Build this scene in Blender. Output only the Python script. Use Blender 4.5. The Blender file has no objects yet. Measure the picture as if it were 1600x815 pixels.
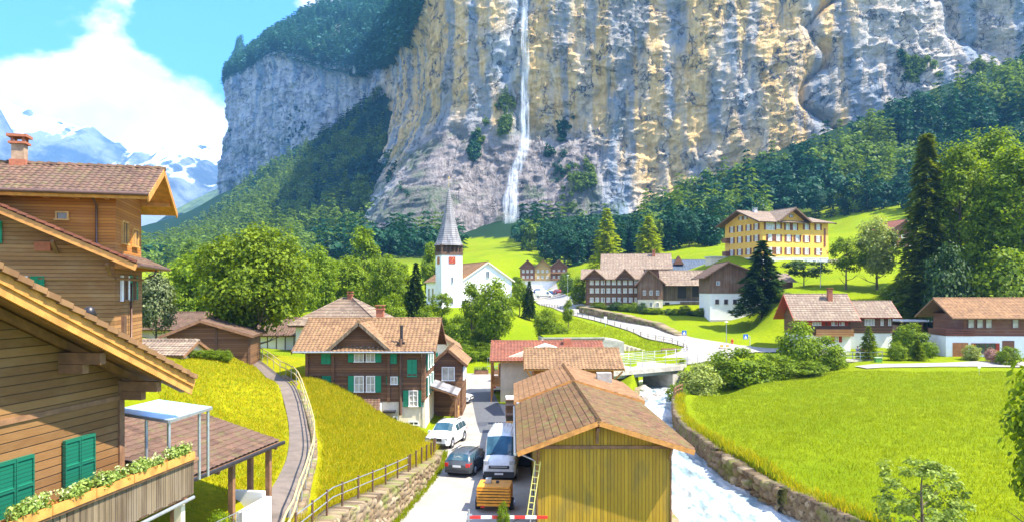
import bpy, math, random
import numpy as np
from math import radians as R, sin, cos, pi, sqrt, atan2
from mathutils import Vector, Matrix
RNG = np.random.default_rng(7); random.seed(7)
scn = bpy.context.scene
COL = scn.collection
F, HY, CZ = 1200.0, 455.0, 11.5
def P(px, py, D): return ((px-800)/F*D, D, CZ+(HY-py)/F*D)
def G(px, py, z=0.0):
    D = F*(CZ-z)/(py-HY); return ((px-800)/F*D, D, z)
def ramp01(x, a, b):
    t = np.clip((x-a)/(b-a), 0, 1); return t*t*(3-2*t)
# ------------------------------------------------ noise
def _h(ix, iy, iz, s):
    n = (ix.astype(np.int64)*374761393 + iy.astype(np.int64)*668265263 + iz.astype(np.int64)*2147483647 + s*974634777) & 0xffffffff
    n = ((n ^ (n >> 13))*1274126177) & 0xffffffff
    return ((n ^ (n >> 16)) & 0xffffff)/float(0xffffff)
def vnoise(x, y, z=0.0, s=0):
    x, y, z = np.broadcast_arrays(np.asarray(x, float), np.asarray(y, float), np.asarray(z, float))
    ix, iy, iz = np.floor(x), np.floor(y), np.floor(z)
    fx, fy, fz = x-ix, y-iy, z-iz
    fx, fy, fz = fx*fx*(3-2*fx), fy*fy*(3-2*fy), fz*fz*(3-2*fz)
    def g(a, b, c): return _h(ix+a, iy+b, iz+c, s)
    x00 = g(0,0,0)*(1-fx)+g(1,0,0)*fx; x10 = g(0,1,0)*(1-fx)+g(1,1,0)*fx
    x01 = g(0,0,1)*(1-fx)+g(1,0,1)*fx; x11 = g(0,1,1)*(1-fx)+g(1,1,1)*fx
    return (x00*(1-fy)+x10*fy)*(1-fz)+(x01*(1-fy)+x11*fy)*fz
def fbm(x, y, z=0.0, o=4, s=0):
    t = 0; a = 1; n = 0
    for k in range(o):
        t = t + a*vnoise(x*2**k+k*17.3, y*2**k-k*9.1, z*2**k+k*5.7, s+k); n += a; a *= .5
    return t/n
def ridged(x, y, z=0.0, o=4, s=0):
    t = 0; a = 1; n = 0
    for k in range(o):
        t = t + a*(1-np.abs(2*vnoise(x*2**k+k*7.3, y*2**k+3.1*k, z*2**k, s+k)-1)); n += a; a *= .5
    return t/n
def worley(u, v, s=0, jit=.8):
    iu, iv = np.floor(u), np.floor(v)
    d1 = np.full(u.shape, 9.); d2 = d1.copy(); cid = np.zeros(u.shape)
    for a in (-1, 0, 1):
        for b in (-1, 0, 1):
            cu, cv = iu+a, iv+b; zz = np.zeros_like(cu)
            px = cu+.5+jit*(_h(cu, cv, zz, s)-.5); py = cv+.5+jit*(_h(cu, cv, zz, s+9)-.5)
            d = np.hypot(u-px, v-py); c = _h(cu, cv, zz, s+21)
            m = d < d1
            d2 = np.where(m, d1, np.minimum(d2, d)); cid = np.where(m, c, cid); d1 = np.where(m, d, d1)
    return d1, d2, cid
# ------------------------------------------------ objects
def tag(o, label=None, cat=None, group=None, kind=None):
    if label: o['label'] = label
    if cat: o['category'] = cat
    if group: o['group'] = group
    if kind: o['kind'] = kind
    return o
def thing(name, label, cat, loc=(0,0,0), rz=0.0, group=None):
    o = bpy.data.objects.new(name, None); COL.objects.link(o)
    o.location = loc; o.rotation_euler = (0,0,rz); o.empty_display_size = .3
    return tag(o, label, cat, group)
def link(name, me, mat, parent=None):
    o = bpy.data.objects.new(name, me)
    if mat is not None and not me.materials:
        for m in (mat if isinstance(mat, (list, tuple)) else [mat]): me.materials.append(m)
    COL.objects.link(o)
    if parent: o.parent = parent
    return o
def np_mesh(name, V, Fq, smooth=False, check=True):
    V = np.ascontiguousarray(V, np.float32); Fq = np.ascontiguousarray(Fq, np.int32)
    me = bpy.data.meshes.new(name); k = Fq.shape[1]
    me.vertices.add(len(V)); me.vertices.foreach_set('co', V.ravel())
    me.loops.add(Fq.size); me.loops.foreach_set('vertex_index', Fq.ravel())
    me.polygons.add(len(Fq)); me.polygons.foreach_set('loop_start', np.arange(len(Fq), dtype=np.int32)*k)
    if smooth: me.polygons.foreach_set('use_smooth', np.ones(len(Fq), bool))
    me.update(calc_edges=True)
    if check: me.validate()
    return me
def attr(me, name, vals):
    a = me.attributes.new(name, 'FLOAT', 'POINT'); a.data.foreach_set('value', np.ascontiguousarray(vals, np.float32).ravel())
def grid_faces(nr, nc):
    i = np.arange(nr*nc).reshape(nr, nc)
    return np.stack([i[:-1,:-1], i[:-1,1:], i[1:,1:], i[1:,:-1]], -1).reshape(-1, 4)
def copy_tree(o, parent=None):
    c = o.copy(); COL.objects.link(c)
    if parent: c.parent = parent
    for ch in list(o.children): copy_tree(ch, c)
    return c
class MB:
    def __init__(s): s.v = []; s.f = []; s.sm = []; s.mi = []; s.m = 0
    def add(s, vs, fs, smooth=False):
        n = len(s.v); s.v += [tuple(p) for p in vs]
        for f in fs: s.f.append([i+n for i in f]); s.sm.append(smooth); s.mi.append(s.m)
        return s
    def box(s, x0, x1, y0, y1, z0, z1):
        return s.add([(x0,y0,z0),(x1,y0,z0),(x1,y1,z0),(x0,y1,z0),(x0,y0,z1),(x1,y0,z1),(x1,y1,z1),(x0,y1,z1)],
            [(3,2,1,0),(4,5,6,7),(0,1,5,4),(1,2,6,5),(2,3,7,6),(3,0,4,7)])
    def prism(s, poly, axis, a, b):
        def mk(p, t):
            if axis == 'y': return (p[0], t, p[1])
            if axis == 'x': return (t, p[0], p[1])
            return (p[0], p[1], t)
        n = len(poly); vs = [mk(p, a) for p in poly]+[mk(p, b) for p in poly]
        fs = [tuple(range(n)), tuple(range(2*n-1, n-1, -1))]+[(i, i+n, (i+1) % n+n, (i+1) % n) for i in range(n)]
        return s.add(vs, fs)
    def quadslab(s, A, B, C, D, t):
        A, B, C, D = map(Vector, (A, B, C, D)); n = (B-A).cross(D-A).normalized()*t
        vs = [A-n, B-n, C-n, D-n, A, B, C, D]
        return s.add(vs, [(3,2,1,0),(4,5,6,7),(0,1,5,4),(1,2,6,5),(2,3,7,6),(3,0,4,7)])
    def beam(s, a, b, w, h=None):
        h = h or w; a, b = Vector(a), Vector(b); d = (b-a)
        if d.length < 1e-6: return s
        d.normalize(); up = Vector((0,0,1)) if abs(d.z) < .95 else Vector((0,1,0))
        sx = d.cross(up).normalized()*w/2; sz = sx.cross(d).normalized()*h/2
        vs = [p+q for p in (a, b) for q in (-sx-sz, sx-sz, sx+sz, -sx+sz)]
        return s.add(vs, [(0,1,2,3),(7,6,5,4),(0,4,5,1),(1,5,6,2),(2,6,7,3),(3,7,4,0)])
    def tube(s, pts, r, n=8, cap=True, smooth=True):
        pts = [Vector(p) for p in pts]; rs = r if isinstance(r, (list, tuple)) else [r]*len(pts)
        vs = []; up = Vector((0,0,1))
        for i, p in enumerate(pts):
            d = (pts[min(i+1, len(pts)-1)]-pts[max(i-1, 0)]).normalized()
            ref = Vector((1,0,0)) if abs(d.z) > .9 else up
            a = d.cross(ref).normalized(); b = d.cross(a).normalized()
            vs += [p+(a*cos(2*pi*k/n)+b*sin(2*pi*k/n))*rs[i] for k in range(n)]
        fs = [(i*n+k, i*n+(k+1) % n, (i+1)*n+(k+1) % n, (i+1)*n+k) for i in range(len(pts)-1) for k in range(n)]
        s.add(vs, fs, smooth)
        if cap:
            s.add(vs[:n], [tuple(range(n-1, -1, -1))]); s.add(vs[-n:], [tuple(range(n))])
        return s
    def cyl(s, c, r, h, axis='z', n=16, r2=None):
        c = Vector(c); d = {'x': Vector((1,0,0)), 'y': Vector((0,1,0)), 'z': Vector((0,0,1))}[axis]
        return s.tube([c, c+d*h], [r, r if r2 is None else r2], n)
    def lathe(s, prof, n=20, c=(0,0,0)):
        vs = [(c[0]+r*cos(2*pi*k/n), c[1]+r*sin(2*pi*k/n), c[2]+z) for r, z in prof for k in range(n)]
        return s.add(vs, [(i*n+k, i*n+(k+1) % n, (i+1)*n+(k+1) % n, (i+1)*n+k) for i in range(len(prof)-1) for k in range(n)], True)
    def patch(s, A, B, C, D, pitch=.3, course=.36, amp=.035, step=.03):
        """pantile relief between eave edge A-B and ridge edge D-C"""
        A, B, C, D = map(np.array, (A, B, C, D)); A, B, C, D = [q.astype(float) for q in (A, B, C, D)]
        L = max(np.linalg.norm(B-A), np.linalg.norm(C-D)); H = max(np.linalg.norm(D-A), np.linalg.norm(C-B))
        nu = max(1, round(L/pitch)); nv = max(1, round(H/course))
        prof = np.array([0, .3, .85, 1, .6]); us = np.concatenate([(np.arange(5)/5+i) for i in range(nu)]+[[nu]])/nu
        hu = np.concatenate([prof]*nu+[[0]])
        vs_, hv = [], []
        for j in range(nv): vs_ += [j/nv, (j+.97)/nv]; hv += [1, 0]
        vs_ = np.array(vs_); hv = np.array(hv)
        n = np.cross(B-A, D-A); n /= np.linalg.norm(n)
        if n[2] < 0: n = -n
        U, Vv = np.meshgrid(us, vs_)
        jit = _h(np.floor(U*nu*.999), np.floor(Vv*nv*.999), U*0, 5)*.35*step
        pos = ((1-U)*(1-Vv))[...,None]*A+(U*(1-Vv))[...,None]*B+(U*Vv)[...,None]*C+((1-U)*Vv)[...,None]*D
        pos = pos+(amp*hu[None,:]+step*hv[:,None]+jit)[...,None]*n
        f = grid_faces(len(vs_), len(us))
        if np.cross(B-A, D-A)[2] < 0: f = f[:, ::-1]
        return s.add([tuple(p) for p in pos.reshape(-1, 3)], f.tolist())
    def mesh(s, name):
        me = bpy.data.meshes.new(name); me.from_pydata(s.v, [], s.f)
        me.polygons.foreach_set('use_smooth', s.sm)
        if any(s.mi): me.polygons.foreach_set('material_index', s.mi)
        me.update(); return me
    def build(s, name, mat, parent=None): return link(name, s.mesh(name), mat, parent)
# ------------------------------------------------ materials
class NT:
    def __init__(s, name):
        s.m = bpy.data.materials.new(name); s.m.use_nodes = True; s.t = s.m.node_tree
        s.b = s.t.nodes['Principled BSDF']; s.o = s.t.nodes['Material Output']
    def n(s, typ, **k):
        nd = s.t.nodes.new(typ)
        for a, v in k.items():
            if a.startswith('_'):
                key = int(a[1:]) if a[1:].isdigit() else a[1:]
                s.set(nd.inputs[key], v)
            else: setattr(nd, a, v)
        return nd
    def set(s, inp, v):
        if isinstance(v, bpy.types.NodeSocket): s.t.links.new(v, inp)
        elif isinstance(v, bpy.types.Node): s.t.links.new(v.outputs[0], inp)
        else: inp.default_value = v
    def math(s, op, a, b=0.0, c=0.0, clamp=False):
        nd = s.t.nodes.new('ShaderNodeMath'); nd.operation = op; nd.use_clamp = clamp
        s.set(nd.inputs[0], a); s.set(nd.inputs[1], b); s.set(nd.inputs[2], c); return nd.outputs[0]
    def obj(s): return s.n('ShaderNodeTexCoord').outputs['Object']
    def pos(s): return s.n('ShaderNodeNewGeometry').outputs['Position']
    def xyz(s, v):
        nd = s.n('ShaderNodeSeparateXYZ', _0=v); return nd.outputs
    def map(s, v, sc=(1,1,1), loc=(0,0,0)):
        return s.n('ShaderNodeMapping', _Vector=v, _Scale=sc, _Location=loc).outputs[0]
    def noise(s, v, sc, det=4, rough=.55):
        return s.n('ShaderNodeTexNoise', _Vector=v, _Scale=sc, _Detail=det, _Roughness=rough).outputs['Fac']
    def mix(s, f, a, b, mode='MIX'):
        nd = s.t.nodes.new('ShaderNodeMix'); nd.data_type = 'RGBA'; nd.blend_type = mode; nd.clamp_factor = True
        s.set(nd.inputs[0], f)
        for i, q in ((6, a), (7, b)):
            if isinstance(q, tuple): q = (*q[:3], 1)
            s.set(nd.inputs[i], q)
        return nd.outputs[2]
    def rng(s, v, a, b, c=0.0, d=1.0):
        nd = s.t.nodes.new('ShaderNodeMapRange'); nd.interpolation_type = 'SMOOTHSTEP'
        for i, q in enumerate((v, a, b, c, d)): s.set(nd.inputs[i], q)
        return nd.outputs[0]
    def ramp(s, v, stops):
        nd = s.t.nodes.new('ShaderNodeValToRGB'); s.set(nd.inputs[0], v); e = nd.color_ramp.elements
        while len(e) < len(stops): e.new(.5)
        for q, (p, c) in zip(e, stops): q.position = p; q.color = (*c, 1)
        return nd.outputs[0]
    def bump(s, h, st=.3, d=.02):
        s.set(s.b.inputs['Normal'], s.n('ShaderNodeBump', _Height=h, _Strength=st, _Distance=d).outputs[0])
    def attr(s, name): return s.n('ShaderNodeAttribute', attribute_name=name).outputs['Fac']
    def done(s, col=None, rough=None, **k):
        if col is not None: s.set(s.b.inputs['Base Color'], (*col, 1) if isinstance(col, tuple) else col)
        if rough is not None: s.set(s.b.inputs['Roughness'], rough)
        for a, v in k.items(): s.set(s.b.inputs[a.replace('_', ' ')], v)
        return s.m
def plain(name, col, rough=.7, var=.25, scale=3.0, metal=0.0, bump=.1):
    t = NT(name); o = t.obj(); n = t.noise(o, scale, 6, .65)
    dk = tuple(c*(1-var) for c in col); lt = tuple(min(1, c*(1+var*.6)) for c in col)
    c = t.mix(t.rng(n, .3, .7), dk, lt)
    if bump: t.bump(t.noise(o, scale*12, 3), bump, .01)
    return t.done(c, rough, Metallic=metal)
def boards(name, col, col2, axis='z', pitch=.16, rough=.75, weather=.35, grey=(.35,.3,.24)):
    t = NT(name); o = t.obj(); X = t.xyz(o)
    a = X[2] if axis == 'z' else t.math('ADD', X[0], X[1])
    q = t.math('DIVIDE', a, pitch); fl = t.math('FLOOR', q); fr = t.math('FRACT', q)
    rnd = t.n('ShaderNodeTexWhiteNoise', noise_dimensions='1D', _W=fl).outputs['Value']
    sc = (1.2, 1.2, 14) if axis == 'z' else (14, 14, .8)
    g = t.noise(t.map(o, sc), 2.2, 6, .7)
    big = t.noise(t.map(o, (.6,.6,1.2) if axis == 'z' else (1.2,1.2,.4)), 1.1, 4)
    c = t.mix(t.rng(t.math('ADD', t.math('MULTIPLY', rnd, .5), t.math('MULTIPLY', g, .7)), .25, .95), col, col2)
    c = t.mix(t.math('MULTIPLY', t.rng(big, .45, .7), weather), c, grey)
    seam = t.math('MULTIPLY', t.rng(fr, 0, .1), t.rng(fr, 1.0, .92))
    c = t.mix(seam, tuple(k*.25 for k in col), c)
    t.bump(t.math('ADD', t.math('MULTIPLY', seam, .7), t.math('MULTIPLY', g, .3)), .7, .025)
    return t.done(c, rough)
def tiles(name, c1, c2, c3, px=.3, py=.36, moss=0.0, lines=0):
    t = NT(name); o = t.obj(); X = t.xyz(o)
    u = t.math('FLOOR', t.math('DIVIDE', X[0], px)); v = t.math('FLOOR', t.math('DIVIDE', X[1], py))
    rnd = t.n('ShaderNodeTexWhiteNoise', noise_dimensions='2D', _Vector=t.n('ShaderNodeCombineXYZ', _0=u, _1=v).outputs[0]).outputs['Value']
    big = t.noise(o, .7, 5, .6); fine = t.noise(o, 9, 4)
    c = t.mix(rnd, tuple(k*.7 for k in c1), c2); c = t.mix(t.rng(t.noise(o, .35, 4, .6), .4, .65, 0, .35), c, tuple(k*.5 for k in c1))
    c = t.mix(t.rng(big, .42, .68), c, c3)
    c = t.mix(t.math('MULTIPLY', fine, .45), c, tuple(k*.45 for k in c1))
    if moss: c = t.mix(t.math('MULTIPLY', t.rng(t.noise(o, 2.3, 6, .7), .5, .66), moss), c, (.12,.12,.03))
    if lines:
        fr = t.math('FRACT', t.math('DIVIDE', X[2], lines))
        sm = t.math('MULTIPLY', t.rng(fr, 0, .25), t.rng(fr, 1, .9))
        c = t.mix(sm, tuple(k*.35 for k in c1), c); t.bump(sm, .6, .04)
    else: t.bump(fine, .3, .01)
    return t.done(c, .85)
def foliage(name, dark, light, trans=.35, rough=.6):
    t = NT(name); g = t.n('ShaderNodeNewGeometry')
    oi = t.n('ShaderNodeObjectInfo').outputs['Random']
    c = t.mix(g.outputs['Random Per Island'], dark, light)
    c = t.mix(t.math('MULTIPLY', oi, .35), c, tuple(k*.62 for k in light))
    t.done(c, rough); t.set(t.b.inputs['Specular IOR Level'], .25)
    tr = t.n('ShaderNodeBsdfTranslucent', _Color=t.mix(1.0, c, (1.35,1.25,.45), 'MULTIPLY'))
    ms = t.n('ShaderNodeMixShader', _0=trans, _1=t.b.outputs[0], _2=tr.outputs[0])
    t.t.links.new(ms.outputs[0], t.o.inputs[0]); return t.m
# ================================================ camera, light, sky
cam = bpy.data.cameras.new('camera'); co = bpy.data.objects.new('camera', cam); COL.objects.link(co)
co.location = (0, 0, CZ); co.rotation_euler = (R(90), 0, 0)
cam.lens = 27; cam.sensor_width = 36; cam.shift_y = 47.5/1600; cam.clip_start = .1; cam.clip_end = 30000
scn.camera = co
SAZ, SEL = atan2(.88, -.30), R(56)
SV = Vector((sin(SAZ)*cos(SEL), cos(SAZ)*cos(SEL), sin(SEL)))
sun = bpy.data.lights.new('sun', 'SUN'); so = bpy.data.objects.new('sun', sun); COL.objects.link(so)
sun.energy = 4.3; sun.angle = R(.5); sun.color = (1, .93, .80)
so.rotation_euler = SV.to_track_quat('Z', 'Y').to_euler(); so.location = (60, -20, 120)
w = bpy.data.worlds.new('World'); scn.world = w; w.use_nodes = True
nt = w.node_tree; bg = nt.nodes['Background']; L = nt.links.new
sky = nt.nodes.new('ShaderNodeTexSky'); sky.sky_type = 'NISHITA'; sky.sun_disc = False
sky.sun_elevation = SEL; sky.sun_rotation = SAZ; sky.altitude = 800; sky.dust_density = .4; sky.ozone_density = 3
def wn(t, **k):
    nd = nt.nodes.new(t)
    for a, v in k.items():
        if a[0] == '_':
            i = nd.inputs[int(a[1:]) if a[1:].isdigit() else a[1:]]
            if isinstance(v, bpy.types.NodeSocket): L(v, i)
            else: i.default_value = v
        else: setattr(nd, a, v)
    return nd
tc = wn('ShaderNodeTexCoord').outputs['Generated']
mp = wn('ShaderNodeMapping', _0=tc, _3=(1, 1, 1.5), _1=(.35,.2,.1)).outputs[0]
n1 = wn('ShaderNodeTexNoise', _Vector=mp, _Scale=4.6, _Detail=10, _Roughness=.58, _Distortion=.15).outputs[0]
def dotgap(px, py, r0, r1):
    d = Vector(((px-800)/F, 1, (HY-py)/F)).normalized()
    vd = wn('ShaderNodeVectorMath', operation='DOT_PRODUCT', _0=tc, _1=tuple(d)).outputs['Value']
    return wn('ShaderNodeMapRange', interpolation_type='SMOOTHSTEP', _0=vd, _1=cos(r1), _2=cos(r0), _3=0.0, _4=1.0).outputs[0]
def wm(op, a, b, c=False): return wn('ShaderNodeMath', operation=op, use_clamp=c, _0=a, _1=b).outputs[0]
gap = wm('ADD', wm('MULTIPLY', dotgap(370, 55, .02, .15), .30), wm('MULTIPLY', dotgap(40, 10, .02, .10), .26))
gap = wm('ADD', gap, wm('MULTIPLY', dotgap(250, -10, .01, .09), .15))
fill = wm('ADD', wm('MULTIPLY', dotgap(190, 130, .05, .19), .28), wm('MULTIPLY', dotgap(560, -20, .03, .13), .22))
cov = wm('ADD', wm('SUBTRACT', n1, gap), fill)
cl = wn('ShaderNodeMapRange', interpolation_type='SMOOTHSTEP', _0=cov, _1=.46, _2=.55, _3=0.0, _4=1.0).outputs[0]
n2 = wn('ShaderNodeTexNoise', _Vector=mp, _Scale=7.0, _Detail=6, _Roughness=.6).outputs[0]
cb = wn('ShaderNodeMapRange', _0=n2, _1=.3, _2=.7, _3=3.0, _4=5.0).outputs[0]
cc = wn('ShaderNodeCombineColor', _0=wm('MULTIPLY', cb, .97), _1=wm('MULTIPLY', cb, .985), _2=cb).outputs[0]
blue = wn('ShaderNodeMix', data_type='RGBA', blend_type='MULTIPLY'); blue.inputs[0].default_value = 1
L(sky.outputs[0], blue.inputs[6]); blue.inputs[7].default_value = (.36, .64, 1.08, 1)
mx = wn('ShaderNodeMix', data_type='RGBA'); L(cl, mx.inputs[0]); L(blue.outputs[2], mx.inputs[6]); L(cc, mx.inputs[7])
L(mx.outputs[2], bg.inputs[0]); bg.inputs[1].default_value = .15
vs = scn.view_settings; vs.view_transform = 'Standard'; vs.look = 'None'; vs.exposure = 1.92; vs.gamma = 1
vs.use_curve_mapping = False
scn.cycles.max_bounces = 6; scn.cycles.transparent_max_bounces = 8; scn.cycles.volume_bounces = 0
scn.cycles.use_denoising = True; scn.cycles.sample_clamp_indirect = 4
# ================================================ terrain
pts = []   # (px, py, D)
def tp(*a):
    for px, py, D in a: x, y, z = P(px, py, D); pts.append((x, y, z))
def tz(*a): pts.extend(a)
# left hill
tp((300,582,50),(240,562,58),(400,600,58),(420,715,42),(350,705,40),(380,790,29),(260,735,30),(200,650,32),
   (100,560,33),(0,560,33),(215,548,40),(100,540,44),(320,552,70),(240,545,75),(440,590,66),(360,560,66),(340,640,50),(420,650,53),(300,680,38))
PATH = [(-7.4,20,2.6),(-8.3,25,2.8),(-9.0,29,2.8),(-10.6,37,2.56),(-12.7,46,2.5),(-16.2,57,2.95),(-20.3,66,3.9),(-24.3,73,4.7),(-28,80,5.0)]
for x, y, z in PATH: tz((x-.8,y,z),(x+.7,y,z))
tz((-8.5,34,2.1),(-7.3,38,1.6),(-6.3,45,.95),(-5.5,50,.6),(-8.4,42,1.5),(-9.8,46,1.7),(-9.5,52,1.6),(-11,57,2.3),(-12,61,2.5),(-15.5,62,4.0),(-9.5,61.5,.95),(-7.7,62,.4),
   (-6.6,57,.35),(-7.5,58,.8),(-8.5,54,1.4),(-17.5,64,4.3),(-18,72,4.4),(-18,85,3.5),(-24,85,4.8))
tz((-30,10,2),(-12,10,1),(-8,6,.5),(-10,23,3.0),(-12,22,3.2),(-20,24,4),(-10.5,28,3.3),(0,6,0),(10,6,0),(-60,40,12),(-60,70,12),(-60,25,9),(20,6,0),(50,8,1))
tp((250,520,95),(150,500,95),(330,500,130),(450,500,130),(560,500,125),(500,540,105),(260,425,350),(330,425,400),(450,420,400),(600,400,400),(180,430,350),(330,440,240),(450,450,220))
tp((-200,470,100),(-200,400,350),(-200,330,1000))
tp((330,356,1000),(330,385,650),(412,290,1000),(470,262,980),(536,214,960),(592,155,930),(480,335,700),(560,300,680),(560,220,880),(595,330,640),(250,400,1000),(100,400,1000),(280,392,800),(400,345,750),(620,380,560),(640,395,480))
# valley flat
for x, y in ((-3,40),(3,40),(-2,55),(6,55),(-4,70),(4,70),(8,80),(-5,85),(-10,95),(0,95),(-10,108),(0,108),(-6,28),(6,26),(-5.8,66),(-10,80)): tz((x,y,0))
tp((760,572,112),(690,565,112),(800,560,120),(700,545,122),(780,535,127),(700,482,146),(760,482,150),(620,482,150),(660,480,170),(640,520,128),(880,545,117),(980,552,117),(870,512,150),(930,530,130),(900,565,105),(1000,530,140))
RD = [(846,452,330),(848,458,290),(866,466,240),(880,478,205),(905,492,180),(960,505,162),(1015,518,146),(1070,533,132),(1120,545,124),(1160,552,119)]
RD2 = [(1120,545,124),(1200,545,124),(1260,558,112)]
tp(*RD[:-1]); tp((1090,553,117),(1200,547,123),(1200,553,118))
tz((14,92.5,1.9),(12,89,1.6),(22,100,2.0),(27,108,2.1))
tp((905,480,192),(1000,495,172),(1100,498,160),(1150,530,131),(1230,530,131),(1235,486,140),(1060,500,158),(960,470,200),(1110,470,185))
tp((745,425,320),(830,418,340),(735,402,380),(830,392,400),(790,372,520),(700,395,480),(870,425,330),(900,400,360),(950,430,260),(1010,425,260))
tp((1215,413,193),(1140,413,200),(1290,412,200),(1250,445,165),(1330,452,150),(1200,470,150),(1190,494,150),(1420,452,150),(1290,468,141),(1400,470,141),(1150,490,160),
   (1340,346,330),(1420,330,330),(1290,362,330),(1130,375,330),(1050,380,330),(1010,395,330),(1300,392,230),(1400,395,230),(1500,420,180),(1600,430,170),(1500,380,260),(1600,380,260))
tp((1010,345,520),(1100,300,500),(1200,270,490),(1300,240,480),(1400,190,480),(1500,155,480),(1600,125,480),(1200,330,400),(1300,300,400),(1400,280,400),(1500,250,400),(1600,230,400),(1900,60,480),(1900,200,400),(1900,330,250),(1900,420,150))
tp((1320,547,120),(1240,548,119),(1400,550,117),(1450,552,112),(1540,556,107),(1600,556,108),(1700,560,100),(1480,470,142),(1560,455,150),(1440,545,122),(1330,565,104),(1360,567,100))
tp((1070,622,79),(1180,602,88),(1300,577,99),(1200,640,72),(1400,640,64),(1350,572,98),(1600,578,93),(1600,700,49),(1480,810,36),(1240,765,43),(1345,815,36.6),(1121,700,53.9),(1071,665,63),(1250,700,50),(1420,720,45),(1800,700,45),(1800,600,80),(1130,615,90),(1060,600,92),(1150,575,105),(1250,575,105))
pts = np.array(pts, float)
def key(x, y): return np.stack([np.asarray(x)/np.asarray(y), np.log(np.asarray(y))*.55], -1)
Kp = key(pts[:,0], pts[:,1])
def kern(d2): return np.sqrt(d2+.012**2)
A_ = kern(((Kp[:,None]-Kp[None])**2).sum(-1)); A_ += np.eye(len(A_))*1e-4*-1
NK = len(Kp); Q_ = np.zeros((NK+3, NK+3)); Q_[:NK,:NK] = A_; Q_[:NK,NK] = 1; Q_[:NK,NK+1:] = Kp; Q_[NK,:NK] = 1; Q_[NK+1:,:NK] = Kp.T
W_ = np.linalg.lstsq(Q_, np.concatenate([pts[:,2]/pts[:,1], [0,0,0]]), rcond=None)[0]
def rbf(x, y):
    sh = np.shape(x); k = key(np.ravel(x), np.ravel(y)); out = np.empty(len(k))
    for i in range(0, len(k), 20000):
        kk = k[i:i+20000]
        out[i:i+20000] = kern(((kk[:,None]-Kp[None])**2).sum(-1))@W_[:NK]+W_[NK]+kk@W_[NK+1:]
    return (out*np.ravel(y)).reshape(sh)
def sdf(poly, x, y):
    x = np.asarray(x, float); y = np.asarray(y, float); d = np.full(x.shape, 1e9); ins = np.zeros(x.shape, bool)
    n = len(poly)
    for i in range(n):
        ax, ay = poly[i]; bx, by = poly[(i+1) % n]; ex, ey = bx-ax, by-ay
        t = np.clip(((x-ax)*ex+(y-ay)*ey)/(ex*ex+ey*ey), 0, 1)
        d = np.minimum(d, np.hypot(x-ax-t*ex, y-ay-t*ey))
        c = ((ay > y) != (by > y)); ins ^= c & (x < (bx-ax)*(y-ay)/(by-ay+1e-12)+ax)
    return np.where(ins, -d, d)
WALLP = [(-7.2,26),(-7.5,32),(-6.5,38.5),(-5.7,45),(-5.2,50),(-5.4,54)]
FLAT = WALLP+[(-6.2,58),(-7.0,62.4),(-7.0,72),(-9,80),(-13,92),(-13,110),(2,113),(9,100),(11.3,90),(11,80),(10,70),(8.6,55),(7.9,40),(7.9,20),(-6.5,20)]
RIVL = np.array([(20,7.9),(40,7.9),(55,8.8),(70,10.6),(85,13.6),(92,15.0),(100,16.6),(112,18.5),(125,23),(140,30)])
RIVR = np.array([(20,26),(34,18.5),(37,16.6),(43,15.3),(54,14.5),(63,14.2),(70,14.8),(80,16.8),(90,19.6),(100,22),(112,24.5),(125,29),(140,34)])
def river_depth(x, y):
    l = np.interp(y, RIVL[:,0], RIVL[:,1]); r = np.interp(y, RIVR[:,0], RIVR[:,1])
    d = np.minimum(x-l, r-x); d = np.minimum(d, (105.5-y)*1.0)
    return d
def terrain(x, y):
    x = np.asarray(x, float); y = np.asarray(y, float)
    z = rbf(x, np.maximum(y, 4.5))
    far = ramp01(y, 90, 300)
    z = z+(fbm(x*.12, y*.12, 0, 3, 3)-.5)*.35*ramp01(y, 25, 60)+(fbm(x*.02, y*.02, 0, 4, 8)-.5)*far*9
    sd_ = sdf(FLAT, x, y); ed = ramp01(y, 78, 95)*6; f = ramp01(-sd_, -.25-ed, .1); z = z*(1-f)
    r = ramp01(river_depth(x, y), -.35, .15); z = z*(1-r)+(-2.9)*r
    return z
def tz1(x, y): return float(terrain(np.array([x]), np.array([y]))[0])
NU, NV = 560, 560
uu = np.linspace(-1.15, 1.15, NU); vv = np.exp(np.linspace(math.log(4.5), math.log(1180), NV))
U, Vv = np.meshgrid(uu, vv); X = U*Vv; Y = Vv; Z = terrain(X, Y)
V0 = np.stack([X, Y, Z], -1)
# apron behind the viewpoint
me = np_mesh('ground', V0.reshape(-1, 3), grid_faces(NV, NU), True)
px_ = 800+F*X/Y; py_ = HY-F*(Z-CZ)/Y
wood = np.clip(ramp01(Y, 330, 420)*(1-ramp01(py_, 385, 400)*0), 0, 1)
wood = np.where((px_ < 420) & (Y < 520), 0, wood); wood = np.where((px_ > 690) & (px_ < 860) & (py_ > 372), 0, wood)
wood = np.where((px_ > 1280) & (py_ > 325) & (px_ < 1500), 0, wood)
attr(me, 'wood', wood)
dry = np.exp(-((px_-380)/170)**2)*(Y < 80)*(Y > 25)+np.exp(-((px_-570)/90)**2)*(Y > 33)*(Y < 63)*1.0
attr(me, 'dry', np.clip(dry, 0, 1))
t = NT('meadow_grass'); o = t.pos()
big = t.noise(o, .09, 5, .6); fin = t.noise(o, 1.6, 7, .75); ff = t.noise(t.map(o, (1,1,.3)), 9, 4, .7)
c = t.mix(t.rng(fin, .3, .7), (.15,.20,.001), (.24,.285,.001))
c = t.mix(t.rng(big, .4, .65), c, (.16,.225,.001))
c = t.mix(t.math('MULTIPLY', t.rng(ff, .48, .7), .55), c, (.10,.15,.001))
dd = t.mix(t.rng(fin, .35, .7), (.26,.235,.002), (.40,.34,.005)); dd = t.mix(t.rng(t.noise(o, 5, 6, .7), .45, .7), dd, (.19,.215,.002))
c = t.mix(t.math('MULTIPLY', t.attr('dry'), .8), c, dd)
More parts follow.
